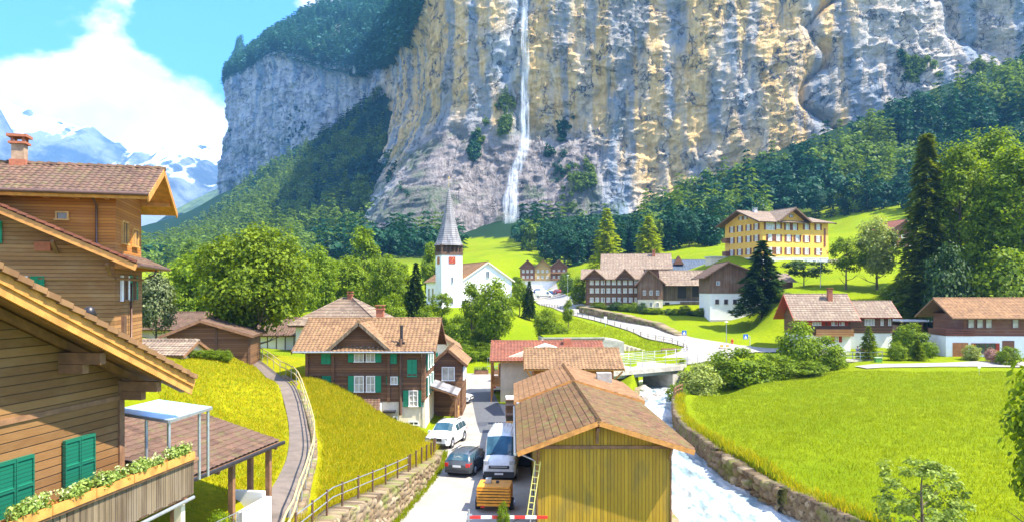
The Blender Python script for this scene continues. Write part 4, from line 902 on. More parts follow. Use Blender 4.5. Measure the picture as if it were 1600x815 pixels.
# barn with white lower storey
H = thing('barn', 'barn with dark upright boards over a white rendered lower storey beside the tall fir', 'barn', (*P(1109,494,158)[:2], 5.8), R(-4))
gable_wall(H, 0, 9.6, 0, 13, 5.3, 9.5, 11.6, 'y', W_VDARK, xr=3.6); boxpart(H, 'base_wall', PL_WHITE, (.08,13.2,.1,13,-2,5.3)); gable_roof(H, 0, 9.6, 0, 13, 9.3, 11.6, 'y', 1.6, 1.3, T_BROWN, BEAM_D, pitch=.8, course=.8, rm=3.6)
facade(H, .6, 6, 3, (3.6,), .75, 1.0, glass=GL, frame=FRAME_B, y=.08); window(H, 1.7, 0, 7.4, .7, .8, 0, frame=FRAME_W, glass=GL)
boxpart(H, 'annex_wall', W_DARK, (9.6,17,1,12,4,7.6)); m = MB(); m.patch((9,.2,7.5),(17.8,.2,7.5),(17.8,8,9.6),(9,8,9.6), pitch=.8, course=.8); m.build('annex_roof', T_GREYT, H)
m = MB(); m.prism([(.1,0),(13,0),(13,.8),(.1,.8)], 'z', -2, -.1); m.build('plinth', CONC, H)
# ================================================ yellow hotel
H = thing('hotel', 'large yellow hotel with maroon shutters and wide pale gabled roofs on the slope', 'hotel', (63.0, 193, 17.6), R(20))
boxpart(H, 'wall', PL_YEL, (0,20.6,0,15.7,2.4,11.6)); boxpart(H, 'base_wall', PL_GREY, (-.02,20.62,-.02,15.7,-2,2.4)); boxpart(H, 'string_course', PL_CREAM, (-.08,20.7,-.08,15.7,2.4,2.6))
gable_wall(H, 0, 14, 0, 15.7, 11.5, 11.7, 14.6, 'x', PL_YEL, 'gable_wall')
gable_roof(H, 0, 13, 0, 15.7, 11.6, 14.6, 'x', 1.5, 2.2, T_GREYT, BEAM_D, pitch=.9, course=.9, og2=0, th=.25)
gable_wall(H, 4.6, 12.8, -.06, 7, 11.3, 12, 14.6, 'y', PL_YEL, 'gable_wall'); gable_roof(H, 4.6, 12.8, 0, 8, 12, 14.8, 'y', 1.1, 1.9, T_GREYT, BEAM_D, pitch=.9, course=.9, og2=0, th=.25)
gable_roof(H, 12.6, 20.6, 0, 15.7, 11.6, 13.4, 'x', 1.3, 0, T_GREYT, BEAM_D, pitch=.9, course=.9, og2=1.6, th=.25); chimney(H.children[3], 3, 7, 13.5, 15.2, .9, PL_GREY)
for i, x in enumerate((2.2, 4.7, 7.9, 10.7, 13.6, 17.3)):
    for z in (4.2, 7.4): window(H, x, 0, z, 1.1, 1.7, 0, sh=S_MAROON, sw=.6, fr=.1)
    if i not in (0, 2, 3): window(H, x, 0, 10.5, 1.1, 1.6, 0, sh=S_MAROON, sw=.6, fr=.1)
window(H, 2.2, -.02, 10.3, 2.6, 1.9, 0, sh=S_MAROON, sw=.5, cols=4, fr=.1); window(H, 7.6, -.06, 10.3, 1.1, 1.7, 0, sh=S_MAROON, sw=.5, fr=.1); window(H, 9.8, -.06, 10.3, 1.1, 1.7, 0, sh=S_MAROON, sw=.5, fr=.1)
window(H, 8.7, -.07, 13.1, 1.2, .8, 0, frame=S_MAROON)
for y in (2.4, 5.6, 9.2, 12.6):
    for z in (4.2, 7.4, 10.3): window(H, 0, y, z, 1.1, 1.6, -pi/2, sh=S_MAROON, sw=.65, fr=.1)
for y in (6.8, 8.8): window(H, -.01, y, 13, .9, 1.0, -pi/2, sh=S_MAROON, sw=.4)
for x in (3, 8, 12, 16): window(H, x, -.02, 1.2, 1.2, 1.5, 0, glass=GL)
boxpart(H, 'balcony', W_RED, (-1.3,0,13.6,15.2,3.4,4.6)); boxpart(H, 'balcony', W_RED, (-1.3,0,13.6,15.2,6.9,8.1)); boxpart(H, 'sign_board', S_MAROON, (19.2,19.7,-.12,0,5.5,10.2))
boxpart(H, 'terrace_wing', PL_CREAM, (20.65,24,-2,8,-2,2.2)); window(H, 22.3, -2, .6, 1.6, 1.4, 0, frame=FRAME_B)
H = thing('storage_hut', 'small pale flat roofed building left of the yellow hotel', 'hut', (*P(1112,402,205)[:2], 18.4), R(10))
boxpart(H, 'wall', PL_CREAM, (0,4,0,4,0,2.2)); boxpart(H, 'roof', PL_GREY, (-.3,4.3,-.3,4.3,2.2,2.45)); window(H, 2, 0, 1.1, .8, .9, 0)
# ================================================ distant chalets
H = thing('hotel', 'small brown and yellow hotel with three gables and balconies below the waterfall', 'hotel', (*P(813,447,318)[:2], 13.4), R(0))
for i, (a, b, mt) in enumerate(((0,6,W_RED),(6,12.5,boards('ochre_boards', (.42,.25,.07), (.55,.34,.1), pitch=.3)),(12.5,19.5,W_RED))):
    gable_wall(H, a, b, -.3*(i == 1), 10, 2.6, 8.2, 11, 'y', mt); gable_roof(H, a, b, -.3*(i == 1), 10, 8.2, 11, 'y', .5, 1.1, T_BROWN if i else T_RED, BEAM_D, pitch=1.2, course=1.2)
    facade(H, a+.4, b-.4, 3, (4.0,6.4), .95, 1.2, y=-.3*(i == 1))
boxpart(H, 'base_wall', PL_WHITE, (0,19.5,.1,10,-2,2.6)); [boxpart(H, 'balcony', BEAM_B, q) for q in ((12.8,19.2,-1.2,-.05,2.7,3.5),(12.8,19.2,-1.2,-.05,5.4,6.2),(.3,5.6,-1,-.05,2.7,3.5))]
H = thing('house', 'dark brown chalet with rosy roof half hidden behind the tall spruce', 'house', (*P(1388,395,236)[:2], 21), R(14))
gable_wall(H, 0, 10, 0, 10, 0, 9.2, 12.4, 'y', W_RED, xr=5.5); gable_roof(H, 0, 10, 0, 10, 9.2, 12.4, 'y', 1.0, 1.2, T_RED, BEAM_D, pitch=.9, course=.9, rm=5.5); facade(H, .8, 9.5, 3, (2.2,5,7.6), 1.0, 1.4); boxpart(H, 'base_wall', PL_WHITE, (-.02,10.02,-.03,9,-3,.9))
H = thing('house', 'small brown roofed house beside the three gabled hotel', 'house', (*P(895,448,330)[:2], 13.6), R(5))
gable_wall(H, 0, 8, 0, 7, 0, 3.4, 5, 'x', W_RED); gable_roof(H, 0, 8, 0, 7, 3.4, 5, 'x', .6, .6, T_BROWN, BEAM_D, pitch=1.2, course=1.2); facade(H, 0, 8, 3, (1.9,), .9, 1.1)
# ================================================ right chalets
H = thing('wooden_house', 'chalet with red shutters, red edged beige roof and flower balcony on the right bank', 'house', (*P(1251,546,119)[:2], 1.8), R(-3))
x1 = pick(H, 1330, 500)[0]
gable_wall(H, 0, x1, 0, 8.5, 3.0, 6.0, 9.1, 'x', W_DARK); boxpart(H, 'base_wall', PL_WHITE, (.1,x1-.05,.1,8.4,-1.5,3.0)); gable_roof(H, 0, x1, 0, 8.5, 6.0, 9.1, 'x', 1.3, 1.4, T_GREYT, S_RED, pitch=.5, course=.5, og2=1.0)
for a, b in ((1269,1283),(1299,1308),(1311,1319)): pwin(H, a, 498, b, 508, sh=S_RED, sw=.6, glass=GLC, cols=3)
boxpart(H, 'balcony', W_BROWN, (2.0,x1,-1.1,-.95,3.0,3.9),(2.0,x1,-1.1,0,2.85,3.0)); pwin(H, 1304,524,1310,534, sh=S_RED, sw=.5); chimney(H.children[2], x1-2.2, 3.0, 7.6, 9.9, .7)
boxpart(H, 'corner_post', W_DARK, (x1-.2,x1+.15,-.15,.1,3.0,6.0)); m = MB(); V=None
w2 = pick(H, 1397, 500, 'y', 1.5)[0]
gable_wall(H, x1, w2, 2.0, 8, 3.2, 6.0, 8.0, 'x', W_DARK, 'wing_wall'); boxpart(H, 'wing_base', PL_WHITE, (x1,w2-.05,2.1,8,-1,3.2)); gable_roof(H, x1+.6, w2, 2.0, 8, 6.0, 8.0, 'x', .8, -.2, T_GREYT, S_RED, pitch=.5, course=.5, og2=1.1)
for a, b in ((1351,1366),(1376,1380),(1388,1392)): pwin(H, a, 497, b, 508, c=2.0, cols=3 if b-a > 8 else 1, glass=GLC)
H = thing('carport', 'open carport with a flat grey roof and dark interior beside the red shuttered chalet', 'carport', (*P(1405,538,125)[:2], 2.4), R(-4))
boxpart(H, 'roof', PL_GREY, (0,7,-.5,6,4.2,4.4)); boxpart(H, 'back_wall', W_DARK, (0,7,5.5,5.7,-1,4.2),(6.6,6.8,0,5.5,-1,4.2)); 
for x in (.2, 3.4, 6.6): boxpart(H, 'post', BEAM_D, (x,x+.2,-.3,-.1,-1,4.2))
m = MB(); m.quadslab((-4,0,.5),(.2,0,3.6),(.2,4,3.6),(-4,4,.5), .3); m.build('ramp_roof', BEAM_B, H)
H = thing('wooden_house', 'chalet with white ground floor, orange garage door and low beige roof at the right edge', 'house', (*P(1478,553,107)[:2], 2.2), R(-3))
boxpart(H, 'base_wall', PL_WHITE, (0,17,0,9,-1.5,3.1)); boxpart(H, 'wall', W_RED, (2.6,17,.4,9,3.1,6.1)); gable_roof(H, 2.4, 17, .4, 9, 6.1, 8.2, 'x', 1.4, 1.9, T_ORNG, BEAM_B, pitch=.5, course=.5, og2=1)
boxpart(H, 'garage_door', plain('orange_garage_door', (.42,.15,.04)), (.9,3.0,-.06,0,0,2.2)); boxpart(H, 'balcony', S_MAROON, (-.05,3.9,-.1,.0,3.15,3.45),(-.05,3.9,-.1,.0,3.6,3.75),(-.05,3.9,-.1,.0,3.9,4.05),(-.05,.05,0,5,3.15,4.05)); boxpart(H, 'door', W_RED, (7.6,9.2,-.07,0,-.2,2.5)); window(H, 5.3, 0, 1.4, 2.8, 1.5, 0, cols=4, frame=S_MAROON, glass=GL, sh=S_RED, sw=.5)
for a in (3.6, 4.8, 6.0, 9.6): window(H, a, .4, 4.9, .9, 1.4, 0, glass=GLC, frame=FRAME_B, cols=1)
window(H, 12.2, .4, 4.9, 1.2, 1.4, 0, glass=GL, frame=FRAME_B)
# ================================================ road surfaces
t = NT('pale_asphalt'); o = t.pos(); n = t.noise(o, .35, 6, .6); f = t.noise(o, 14, 3)
c = t.mix(t.rng(n, .35, .68), (.27,.245,.21), (.38,.35,.30)); c = t.mix(t.math('MULTIPLY', f, .3), c, (.17,.155,.14))
ck = t.n('ShaderNodeTexVoronoi', feature='DISTANCE_TO_EDGE', _Vector=t.map(o, (.22,.13,.2)), _Scale=1.0).outputs[0]
c = t.mix(t.math('MULTIPLY', t.rng(ck, .008, .0), .15), c, (.16,.15,.14)); c = t.mix(t.math('MULTIPLY', t.rng(t.noise(t.map(o, (1.6,.15,1)), .7, 4), .5, .7), .35), c, (.20,.18,.155)); t.bump(f, .3, .01); M_ROAD = t.done(c, .9)
M_PATCH = plain('fresh_asphalt', (.085,.09,.10), .8, .2, 2.0); M_PATH = plain('path_asphalt', (.15,.118,.095), .9, .25, 1.2); M_PATCH2 = plain('dark_asphalt_square', (.05,.055,.07), .8, .15, 2)
def poly(name, P_, z, mat):
    m = MB(); m.add([(x, y, z) for x, y in P_], [tuple(range(len(P_)))]); return tag(m.build(name, mat), kind='structure')
RP = [(1.2,20),(1.2,76),(-2.3,80),(-2.3,92),(-1,108),(-6.5,108),(-8,100),(-8,84),(-5.0,76),(-5.0,66),(-6.9,63),(-6.2,60),(-5.0,55),(-4.7,50),(-5.2,45),(-5.9,38.5),(-7.0,32),(-6.5,20)]
poly('road', RP, .03, M_ROAD)
gp = lambda L_: [G(a, b)[:2] for a, b in L_]
poly('asphalt_patch', gp([(735,613),(770,611),(775,620),(792,655),(786,686),(781,676),(750,676),(745,661)]), .038, M_PATCH)
poly('asphalt_square', gp([(746,660),(763,659),(760,665),(748,666)]), .044, M_PATCH2)
def strip(name, pts_, mat, off=.05, n=8, sub=10, zf=None, skirt=0):
    P_ = np.array(pts_, float); k = len(P_); tt_ = np.linspace(0, k-1, (k-1)*sub+1)
    def cr(c):
        i = np.clip(tt_.astype(int), 0, k-2); f = tt_-i; p = np.pad(P_[:,c], 1, 'reflect', reflect_type='odd'); a, b, c_, d = p[i], p[i+1], p[i+2], p[i+3]
        return .5*(2*b+(c_-a)*f+(2*a-5*b+4*c_-d)*f*f+(3*b-a-3*c_+d)*f**3)
    x, y, w_ = cr(0), cr(1), cr(2); dx, dy = np.gradient(x), np.gradient(y); l = np.hypot(dx, dy); nx_, ny_ = dy/l, -dx/l
    s_ = np.linspace(-.5, .5, n+1)[None]; Xs = x[:,None]+nx_[:,None]*w_[:,None]*s_; Ys = y[:,None]+ny_[:,None]*w_[:,None]*s_
    Zs = terrain(Xs, Ys) if zf is None else np.broadcast_to(np.interp(tt_, range(k), zf)[:,None], Xs.shape).copy()
    if zf is None:
        Zs = np.stack([smooth(Zs[:,j], 5) for j in range(n+1)], 1)
    Zs = Zs+off
    o_ = link(name, np_mesh(name, np.stack([Xs, Ys, Zs], -1).reshape(-1, 3), grid_faces(len(tt_), n+1)[:, ::-1], True), mat)
    return tag(o_, kind='structure'), np.stack([x, y], 1), np.stack([nx_, ny_], 1), w_
def lvl(px, py, D): return P(px, py, D)[:2]
RDW = [12,12,10,8,7,6.5,6.5,7,9,8]
rp_ = [(*lvl(*q), w_) for q, w_ in zip(RD, RDW)]
strip('upper_road', rp_, M_ROAD, .16, n=10)
strip('side_road', [(30,122,5),(36,123.5,5),(41,122.5,5),(45,120,5),(49,114,4)], M_ROAD, .14)
strip('bridge_road', [(32.5,124.5,9),(29.5,117,8),(26.2,110.5,6.5),(23.0,104.6,5.6),(20.2,100.8,5.4)], M_ROAD, .15)
strip('driveway', [(44,97,3),(50,97.5,3.2),(57,98,4),(64,99,6),(72,100,5)], M_ROAD, .1)
po, pc, pn, pw = strip('path', [(x, y, 1.25) for x, y, z in PATH], M_PATH, .05, n=5)
pz = terrain(pc[:,0], pc[:,1])
M_KERB = plain('pale_stone', (.50,.44,.34), .9, .25, 2)
# ================================================ river
M_ = 240; ry = np.linspace(24, 106, 260); l_ = np.interp(ry, RIVL[:,0], RIVL[:,1])-.6; r_ = np.interp(ry, RIVR[:,0], RIVR[:,1])+.8
s_ = np.linspace(0, 1, 110)[None]; Xr = l_[:,None]+(r_-l_)[:,None]*s_; Yr = np.broadcast_to(ry[:,None], Xr.shape)
Zr = -1.0+(fbm(Xr*.7, Yr*.35, 0, 5, 91)-.5)*.75+(ridged(Xr*1.5, Yr*.6, 0, 3, 93)-.5)*.28+ramp01(Yr, 60, 130)*.5
me = np_mesh('river', np.stack([Xr, Yr, Zr], -1).reshape(-1, 3), grid_faces(260, 110), True)
t = NT('white_water'); o = t.pos(); n = t.noise(t.map(o, (1,.28,1)), .9, 8, .66); n2_ = t.noise(t.map(o, (1,.25,1)), 2.6, 5, .7)
c = t.mix(t.rng(n, .38, .60), (.15,.22,.24), (.54,.57,.58)); c = t.mix(t.math('MULTIPLY', t.rng(n2_, .5, .66), .5), c, (.30,.38,.40))
t.bump(t.math('ADD', n, n2_), .6, .10); tag(link('river', me, t.done(c, .35)), kind='structure')
# ================================================ stone walls
t = NT('rubble_stone'); o = t.obj(); n = t.noise(o, 4, 7, .7); cellc = t.attr('cell')
c = t.ramp(cellc, [(0,(.085,.05,.025)),(.3,(.20,.135,.065)),(.6,(.27,.20,.115)),(.8,(.14,.095,.05)),(1,(.38,.30,.19))])
c = t.mix(t.math('MULTIPLY', t.rng(n, .35, .7), .5), c, (.14,.10,.06)); c = t.mix(t.rng(t.attr('gap'), .3, .9), c, (.05,.04,.025))
c = t.mix(t.math('MULTIPLY', t.rng(t.noise(o, .8, 5), .5, .64), .75), c, (.13,.15,.02)); t.bump(n, .8, .04); M_RUB = t.done(c, .92)
def stone_wall(name, label, P_, zb, zt, cell, amp, mat=M_RUB, res=.1, thick=.5, side=1, group=None):
    P_ = np.array(P_, float); d = np.concatenate([[0], np.cumsum(np.hypot(*np.diff(P_, axis=0).T))]); n = int(d[-1]/res)+1; s = np.linspace(0, d[-1], n)
    x, y = smooth(np.interp(s, d, P_[:,0]), 9), smooth(np.interp(s, d, P_[:,1]), 9); x[0], y[0] = P_[0]; x[-1], y[-1] = P_[-1]
    zb_, zt_ = np.interp(s, d, zb), np.interp(s, d, zt)+(fbm(s*.9, s*0, 0, 3, 4)-.5)*amp*1.5
    hgt = max(zt_-zb_); m = int(hgt/res)+1; t_ = np.linspace(0, 1, m)[:,None]; Zw = zb_+(zt_-zb_)*t_; Sw = np.broadcast_to(s, Zw.shape)
    w1, w2, cid = worley(Sw/cell, Zw/cell*1.35, 17); g_ = w2-w1; bulge_ = np.sqrt(np.clip(1-(w1/.75)**2, 0, 1))
    gx, gy = np.gradient(x), np.gradient(y); ll = np.hypot(gx, gy); nx_, ny_ = side*gy/ll, -side*gx/ll
    off = amp*(bulge_*ramp01(g_, 0, .25)+(cid-.5)*.6)+(fbm(Sw*3, Zw*3, 0, 3, 8)-.5)*amp*.4
    F_ = np.stack([x+nx_*off, y+ny_*off, Zw], -1)
    top = np.stack([x-nx_*thick, y-ny_*thick, zt_+0*x], -1)[None]; bot = top.copy(); bot[...,2] = zb_
    V = np.concatenate([F_, top, bot], 0); f = grid_faces(V.shape[0], n); f = f if side > 0 else f[:, ::-1]
    me = np_mesh(name, V.reshape(-1, 3), f, True); pad = np.zeros((2, n))
    attr(me, 'cell', np.concatenate([cid, cid[-1:], cid[-1:]], 0)); attr(me, 'gap', np.concatenate([1-ramp01(g_, 0, .16), pad], 0))
    return tag(link(name, me, mat), label, 'wall', group)
stone_wall('stone_wall', 'rough stone retaining wall along the left edge of the village road', [(-7.2,24),(-7.0,32),(-5.95,38.5),(-5.2,45),(-4.85,50),(-5.0,54)], [0]*6, [3.0,2.4,1.75,1.2,.75,.35], .42, .13, side=1, thick=.9)
stone_wall('stone_wall', 'old dry stone wall holding the bank below the long dark timber building', [P(905,489,178)[:2], P(960,499,164)[:2], P(1020,509,150)[:2], P(1062,523,138)[:2]], [6.2,5.2,4.2,2.8], [8.0,6.9,5.4,3.4], .9, .2, res=.3, side=1, thick=2)
# path edge wall
pe = np.stack([pc[:,0]+pn[:,0]*.95, pc[:,1]+pn[:,1]*.95], 1); sel = slice(4, 62)
stone_wall('stone_wall', 'low pale masonry wall carrying the curved path and its railing', pe[sel][::3], list(terrain(pe[sel][::3,0]+.9, pe[sel][::3,1])-.3), list(pz[sel][::3]+.12), .38, .05, mat=M_RUB, side=1, thick=.28)
# river walls
rw = np.array([(19.5,90),(16.7,80),(14.75,70),(14.1,63),(14.4,54)]); stone_wall('river_wall', 'upright masonry wall between the white river and the bright field', rw, [-3.2]*5, [.75,.45,.45,.45,.45], .38, .1, side=1, thick=.9, res=.14)
stone_wall('boulder_wall', 'sloping wall of big boulders along the river below the field', [(14.42,55.5),(14.5,54.3),(14.55,50),(15.1,45),(15.3,43.2)], [-3.2]*5, [.4,.4,.4,.45,.5], .8, .36, side=1, thick=1.2)
stone_wall('river_wall', 'mossy river wall corner turning towards the bottom right of the field', [(15.0,44.6),(15.35,43.2),(15.9,40),(16.7,37),(18.7,33.8),(24,28)], [-3.2]*6, [.45,.5,.5,.5,.45,.4], .45, .12, side=1, thick=.9)
stone_wall('river_wall', 'left bank river wall behind the mustard yellow barn', [(8.2,30),(8.4,45),(9.0,55),(10.8,70),(13.8,85),(15.2,92)], [-3.2]*6, [.05]*6, .7, .1, side=1, thick=.8, res=.25)
# loose boulders by the river
rb = np.random.default_rng(5)
def rock_mesh(seed, n=3):
    import bmesh
    bm = bmesh.new(); bmesh.ops.create_icosphere(bm, subdivisions=n, radius=1)
    co_ = np.array([v.co[:] for v in bm.verts]); d = .75+.5*fbm(co_[:,0]*1.2+seed, co_[:,1]*1.2, co_[:,2]*1.2, 3, seed)
    q = np.round(co_*1.6)/1.6; co2 = (co_*.6+q*.4)*d[:,None]
    for v, c in zip(bm.verts, co2): v.co = c
    me = bpy.data.meshes.new('boulder'); bm.to_mesh(me); bm.free(); return me
M_BOULD = plain('grey_river_stone', (.40,.36,.31), .9, .35, 1.5); RK = [rock_mesh(i) for i in range(3)]
for me in RK: me.materials.append(M_BOULD)
for i, (x, y, s) in enumerate([(15.6,88,.9),(17.2,90.5,.7),(14.7,83,.6),(12.9,78,.7),(16.2,94.5,1.0),(14.2,68,.45),(13.9,61,.4),(18.6,93,.6)]):
    o = bpy.data.objects.new('boulder', RK[i % 3]); COL.objects.link(o); o.location = (x, y, -.9); o.scale = (s*1.3, s, s*.8); o.rotation_euler = (0,0,i*1.3)
    tag(o, 'grey boulder lying in the white water of the river near the bridge', 'boulder', 'boulders in the river near the bridge')
# ================================================ fences, rails
def rail_thing(name, label, cat, pts3, hs, every, mat_r, mat_p, rr=.03, rp=.04, ph=None, group=None, box=False, pname='post', extra=0):
    pts3 = np.array(pts3, float); c = pts3[len(pts3)//2]; T = thing(name, label, cat, tuple(c), 0, group); q = pts3-c
    d = np.concatenate([[0], np.cumsum(np.linalg.norm(np.diff(q, axis=0), axis=1))]); n = max(1, round(d[-1]/every)); ph = ph or max(hs)
    for h_ in hs:
        m = MB()
        if box:
            for a, b in zip(q[:-1], q[1:]): m.beam(a+[0,0,h_], b+[0,0,h_], rr, rr*2.2)
        else: m.tube([tuple(a+[0,0,h_]) for a in q], rr, 6)
        m.build('rail', mat_r, T)
    base_ = None
    for i in range(n+1):
        p = [np.interp(d[-1]*i/n, d, q[:,k]) for k in range(3)]
        if base_ is None: base_ = MB().tube([(0,0,-.3),(0,0,ph+extra)], rp, 6).mesh(pname) if not box else MB().box(-rp,rp,-rp,rp,-.3,ph+extra).mesh(pname)
        o = link(pname, base_, mat_p, T); o.location = p
    return T
prail = [(pc[i,0]+pn[i,0]*.82, pc[i,1]+pn[i,1]*.82, pz[i]+.1) for i in range(4, 80, 2)]
rail_thing('handrail', 'curved yellowish two bar railing along the outer edge of the path', 'railing', prail, (.62, 1.08), 2.4, RAILY, METAL_G, .045, .03)
wp = [(-7.6,27,2.75),(-7.45,32,2.45),(-6.5,38.5,1.75),(-5.8,43,1.35)]
rail_thing('fence', 'pipe fence with short dark posts on top of the roadside stone wall', 'fence', wp, (.5,.9), 2.1, METAL_G, BEAM_D, .025, .05, 1.0)
rail_thing('fence', 'dark wooden posts with thin wires on the grass bank above the road corner', 'fence', [(-5.8,43.8,1.3),(-5.5,47,1.05),(-5.2,50.5,.7),(-5.3,53,.5)], (.85,), 1.6, METAL_D, BEAM_D, .008, .055, .95)
def tpts(L_, off=0): return [(x, y, tz1(x, y)+off) for x, y in (lvl(*q) for q in L_)]
rail_thing('guard_rail', 'long thin railing on short posts along the lower edge of the curving upper road', 'fence', tpts([(843,476,215),(872,487,192),(905,497,172),(960,510,155),(1010,523,140),(1050,534,130),(1072,543,122),(1076,550,117)]), (.5,.85), 3.2, METAL_G, BEAM_D, .04, .06, .95)
rail_thing('fence', 'pale two bar fence curving round the small lawn beside the bridge', 'fence', tpts([(1076,551,116.5),(1050,558,111),(1010,564,107),(970,568,104),(930,570,103)]), (.45,.85), 2.6, METAL_G, FRAME_W, .035, .05, .95)
rail_thing('fence', 'low timber rail standing alone on the small lawn', 'fence', tpts([(1034,550,117),(1057,549,118)]), (.6,), 2.2, BEAM_B, BEAM_B, .1, .09, .7, box=True)
rail_thing('fence', 'small weathered railing at the near tip of the field by the river wall', 'fence', [(16.9,80,.5),(17.5,81.5,.55),(18.4,83,.6)], (.5,.9), 1.2, BEAM_B, BEAM_B, .06, .06, 1.0, box=True)
rail_thing('gate', 'green metal bar gate at the far end of the village road', 'gate', [(-3.6,113,.4),(-.2,113,.4)], (.15,1.35), .3, METAL_G, METAL_G, .04, .025, 1.35)
# garden steps between the lawns
S_ = thing('garden_steps', 'pale stone steps climbing the small lawn beside the concrete building', 'steps', (20.5,122.5,2.0), R(20))
for i in range(7): boxpart(S_, 'step', M_KERB, (-.8+i*-.75,.4+i*-.75,-.8,.8,-.4,.25+i*.22))
# ================================================ bridge
B = thing('road_bridge', 'concrete road bridge with a thin metal railing crossing the white river', 'bridge', (20.2,100.8,0), 0)
A0, A1 = Vector((-14.2,-10.5,0)), Vector((0,0,0)); dr = (A1-A0).normalized(); nr_ = Vector((-dr.y, dr.x, 0))
def bq(m, s0, s1, w0, w1, z0, z1):
    a, b = A0+dr*s0, A0+dr*s1; m.prism([((a+nr_*w0)[0],(a+nr_*w0)[1]),((b+nr_*w0)[0],(b+nr_*w0)[1]),((b+nr_*w1)[0],(b+nr_*w1)[1]),((a+nr_*w1)[0],(a+nr_*w1)[1])], 'z', z0, z1)
Lb = (A1-A0).length+.8
m = MB(); bq(m, 0, Lb, -2.8, 2.8, 1.45, 1.95); m.build('deck', CONC, B)
m = MB(); bq(m, 0, Lb, -2.45, 2.45, 1.952, 2.0); m.build('roadway', M_ROAD, B)
for w_ in (-2.8, 2.5): m = MB(); bq(m, 0, Lb, w_, w_+.3, 1.955, 2.18); m.build('kerb', M_KERB, B)
m = MB(); bq(m, .3, Lb-.3, -2.2, -1.8, 1.0, 1.448); m.build('girder', METAL_G, B); m = MB(); bq(m, .3, Lb-.3, 1.8, 2.2, 1.0, 1.448); m.build('girder', METAL_G, B)
m = MB(); bq(m, Lb-2.4, Lb+1.5, -2.6, 2.6, -3, .99); m.build('abutment', CONC, B); m = MB(); bq(m, -1, 4.5, -2.6, 2.6, -3, .99); m.build('abutment', CONC, B)
for w_ in (-2.65, 2.65):
    for h_ in (.25, .7, 1.15): m = MB(); m.tube([A0+nr_*w_+Vector((0,0,2.1+h_)), A0+dr*(Lb+(9 if w_ < 0 else 0))+nr_*w_+Vector((0,0,2.1+h_))], .03, 6); m.build('rail', METAL_G, B)
    pm = MB().tube([(0,0,0),(0,0,1.2)], .035, 6).mesh('rail_post')
    for i in range(14 if w_ < 0 else 9): o = link('rail_post', pm, METAL_G, B); o.location = A0+dr*(.3+i*2.05)+nr_*w_+Vector((0,0,2.1))
# footbridge with two people
FB = thing('footbridge', 'small grey footbridge with simple rails at the back of the field', 'bridge', (*P(1338,562,104)[:2], 2.25), R(10))
boxpart(FB, 'deck', M_KERB, (-2.6,2.6,-.9,.9,-.15,.1)); boxpart(FB, 'girder', METAL_D, (-2.6,2.6,-.8,-.65,-.45,-.152))
for y in (-.85, .85):
    for z_ in (.55, 1.05): boxpart(FB, 'rail', METAL_G, (-2.6,4.6,y-.03,y+.03,z_,z_+.07))
    for x in (-2.5, 0, 2.5, 4.5): boxpart(FB, 'rail_post', METAL_G, (x-.04,x+.04,y-.04,y+.04,.1,1.1))
# ================================================ vehicles
def paint(name, col, rough=.3, metal=.0):
    t = NT(name); n = t.noise(t.obj(), 3, 5, .6); t.set(t.b.inputs['Coat Weight'], .6)
    return t.done(t.mix(t.rng(n, .4, .75), col, tuple(k*.82 for k in col)), rough, Metallic=metal)
C_WHITE = paint('white_car_paint', (.80,.80,.78)); C_GREY = paint('dark_grey_car_paint', (.07,.085,.10), .3, .3); C_RED = paint('red_car_paint', (.5,.03,.03)); C_BLUE = paint('blue_car_paint', (.03,.09,.25)); C_SILV = paint('silver_car_paint', (.45,.47,.5), .3, .5)
C_BLK = plain('black_plastic', (.03,.03,.032), .6, .1, 3); TYRE = plain('tyre_rubber', (.025,.025,.025), .85, .1, 5); RIM = plain('alloy_rim', (.5,.5,.52), .35, .1, 5, .8)
CGL = glassmat('car_glass', (.04,.10,.13), .05); LAMP = glassmat('headlamp_glass', (.55,.58,.6), .15); TAIL = plain('tail_lamp_red', (.55,.02,.015), .25, .1); ORG = plain('orange_paint', (.75,.30,.02), .5, .2, 3); PLATE = plain('plate_white', (.75,.75,.72), .5, .05)
def text(parent, body, size, loc, rot, mat, name='lettering'):
    cu = bpy.data.curves.new(name, 'FONT'); cu.body = body; cu.size = size; cu.align_x = 'CENTER'; cu.align_y = 'CENTER'; cu.extrude = .003; cu.resolution_u = 3
    tmp = bpy.data.objects.new(name, cu); COL.objects.link(tmp); me = bpy.data.meshes.new_from_object(tmp.evaluated_get(bpy.context.evaluated_depsgraph_get())); bpy.data.objects.remove(tmp)
    me.name = name; o = link(name, me, None, parent); me.materials.clear(); me.materials.append(mat); o.location = loc; o.rotation_euler = rot; return o
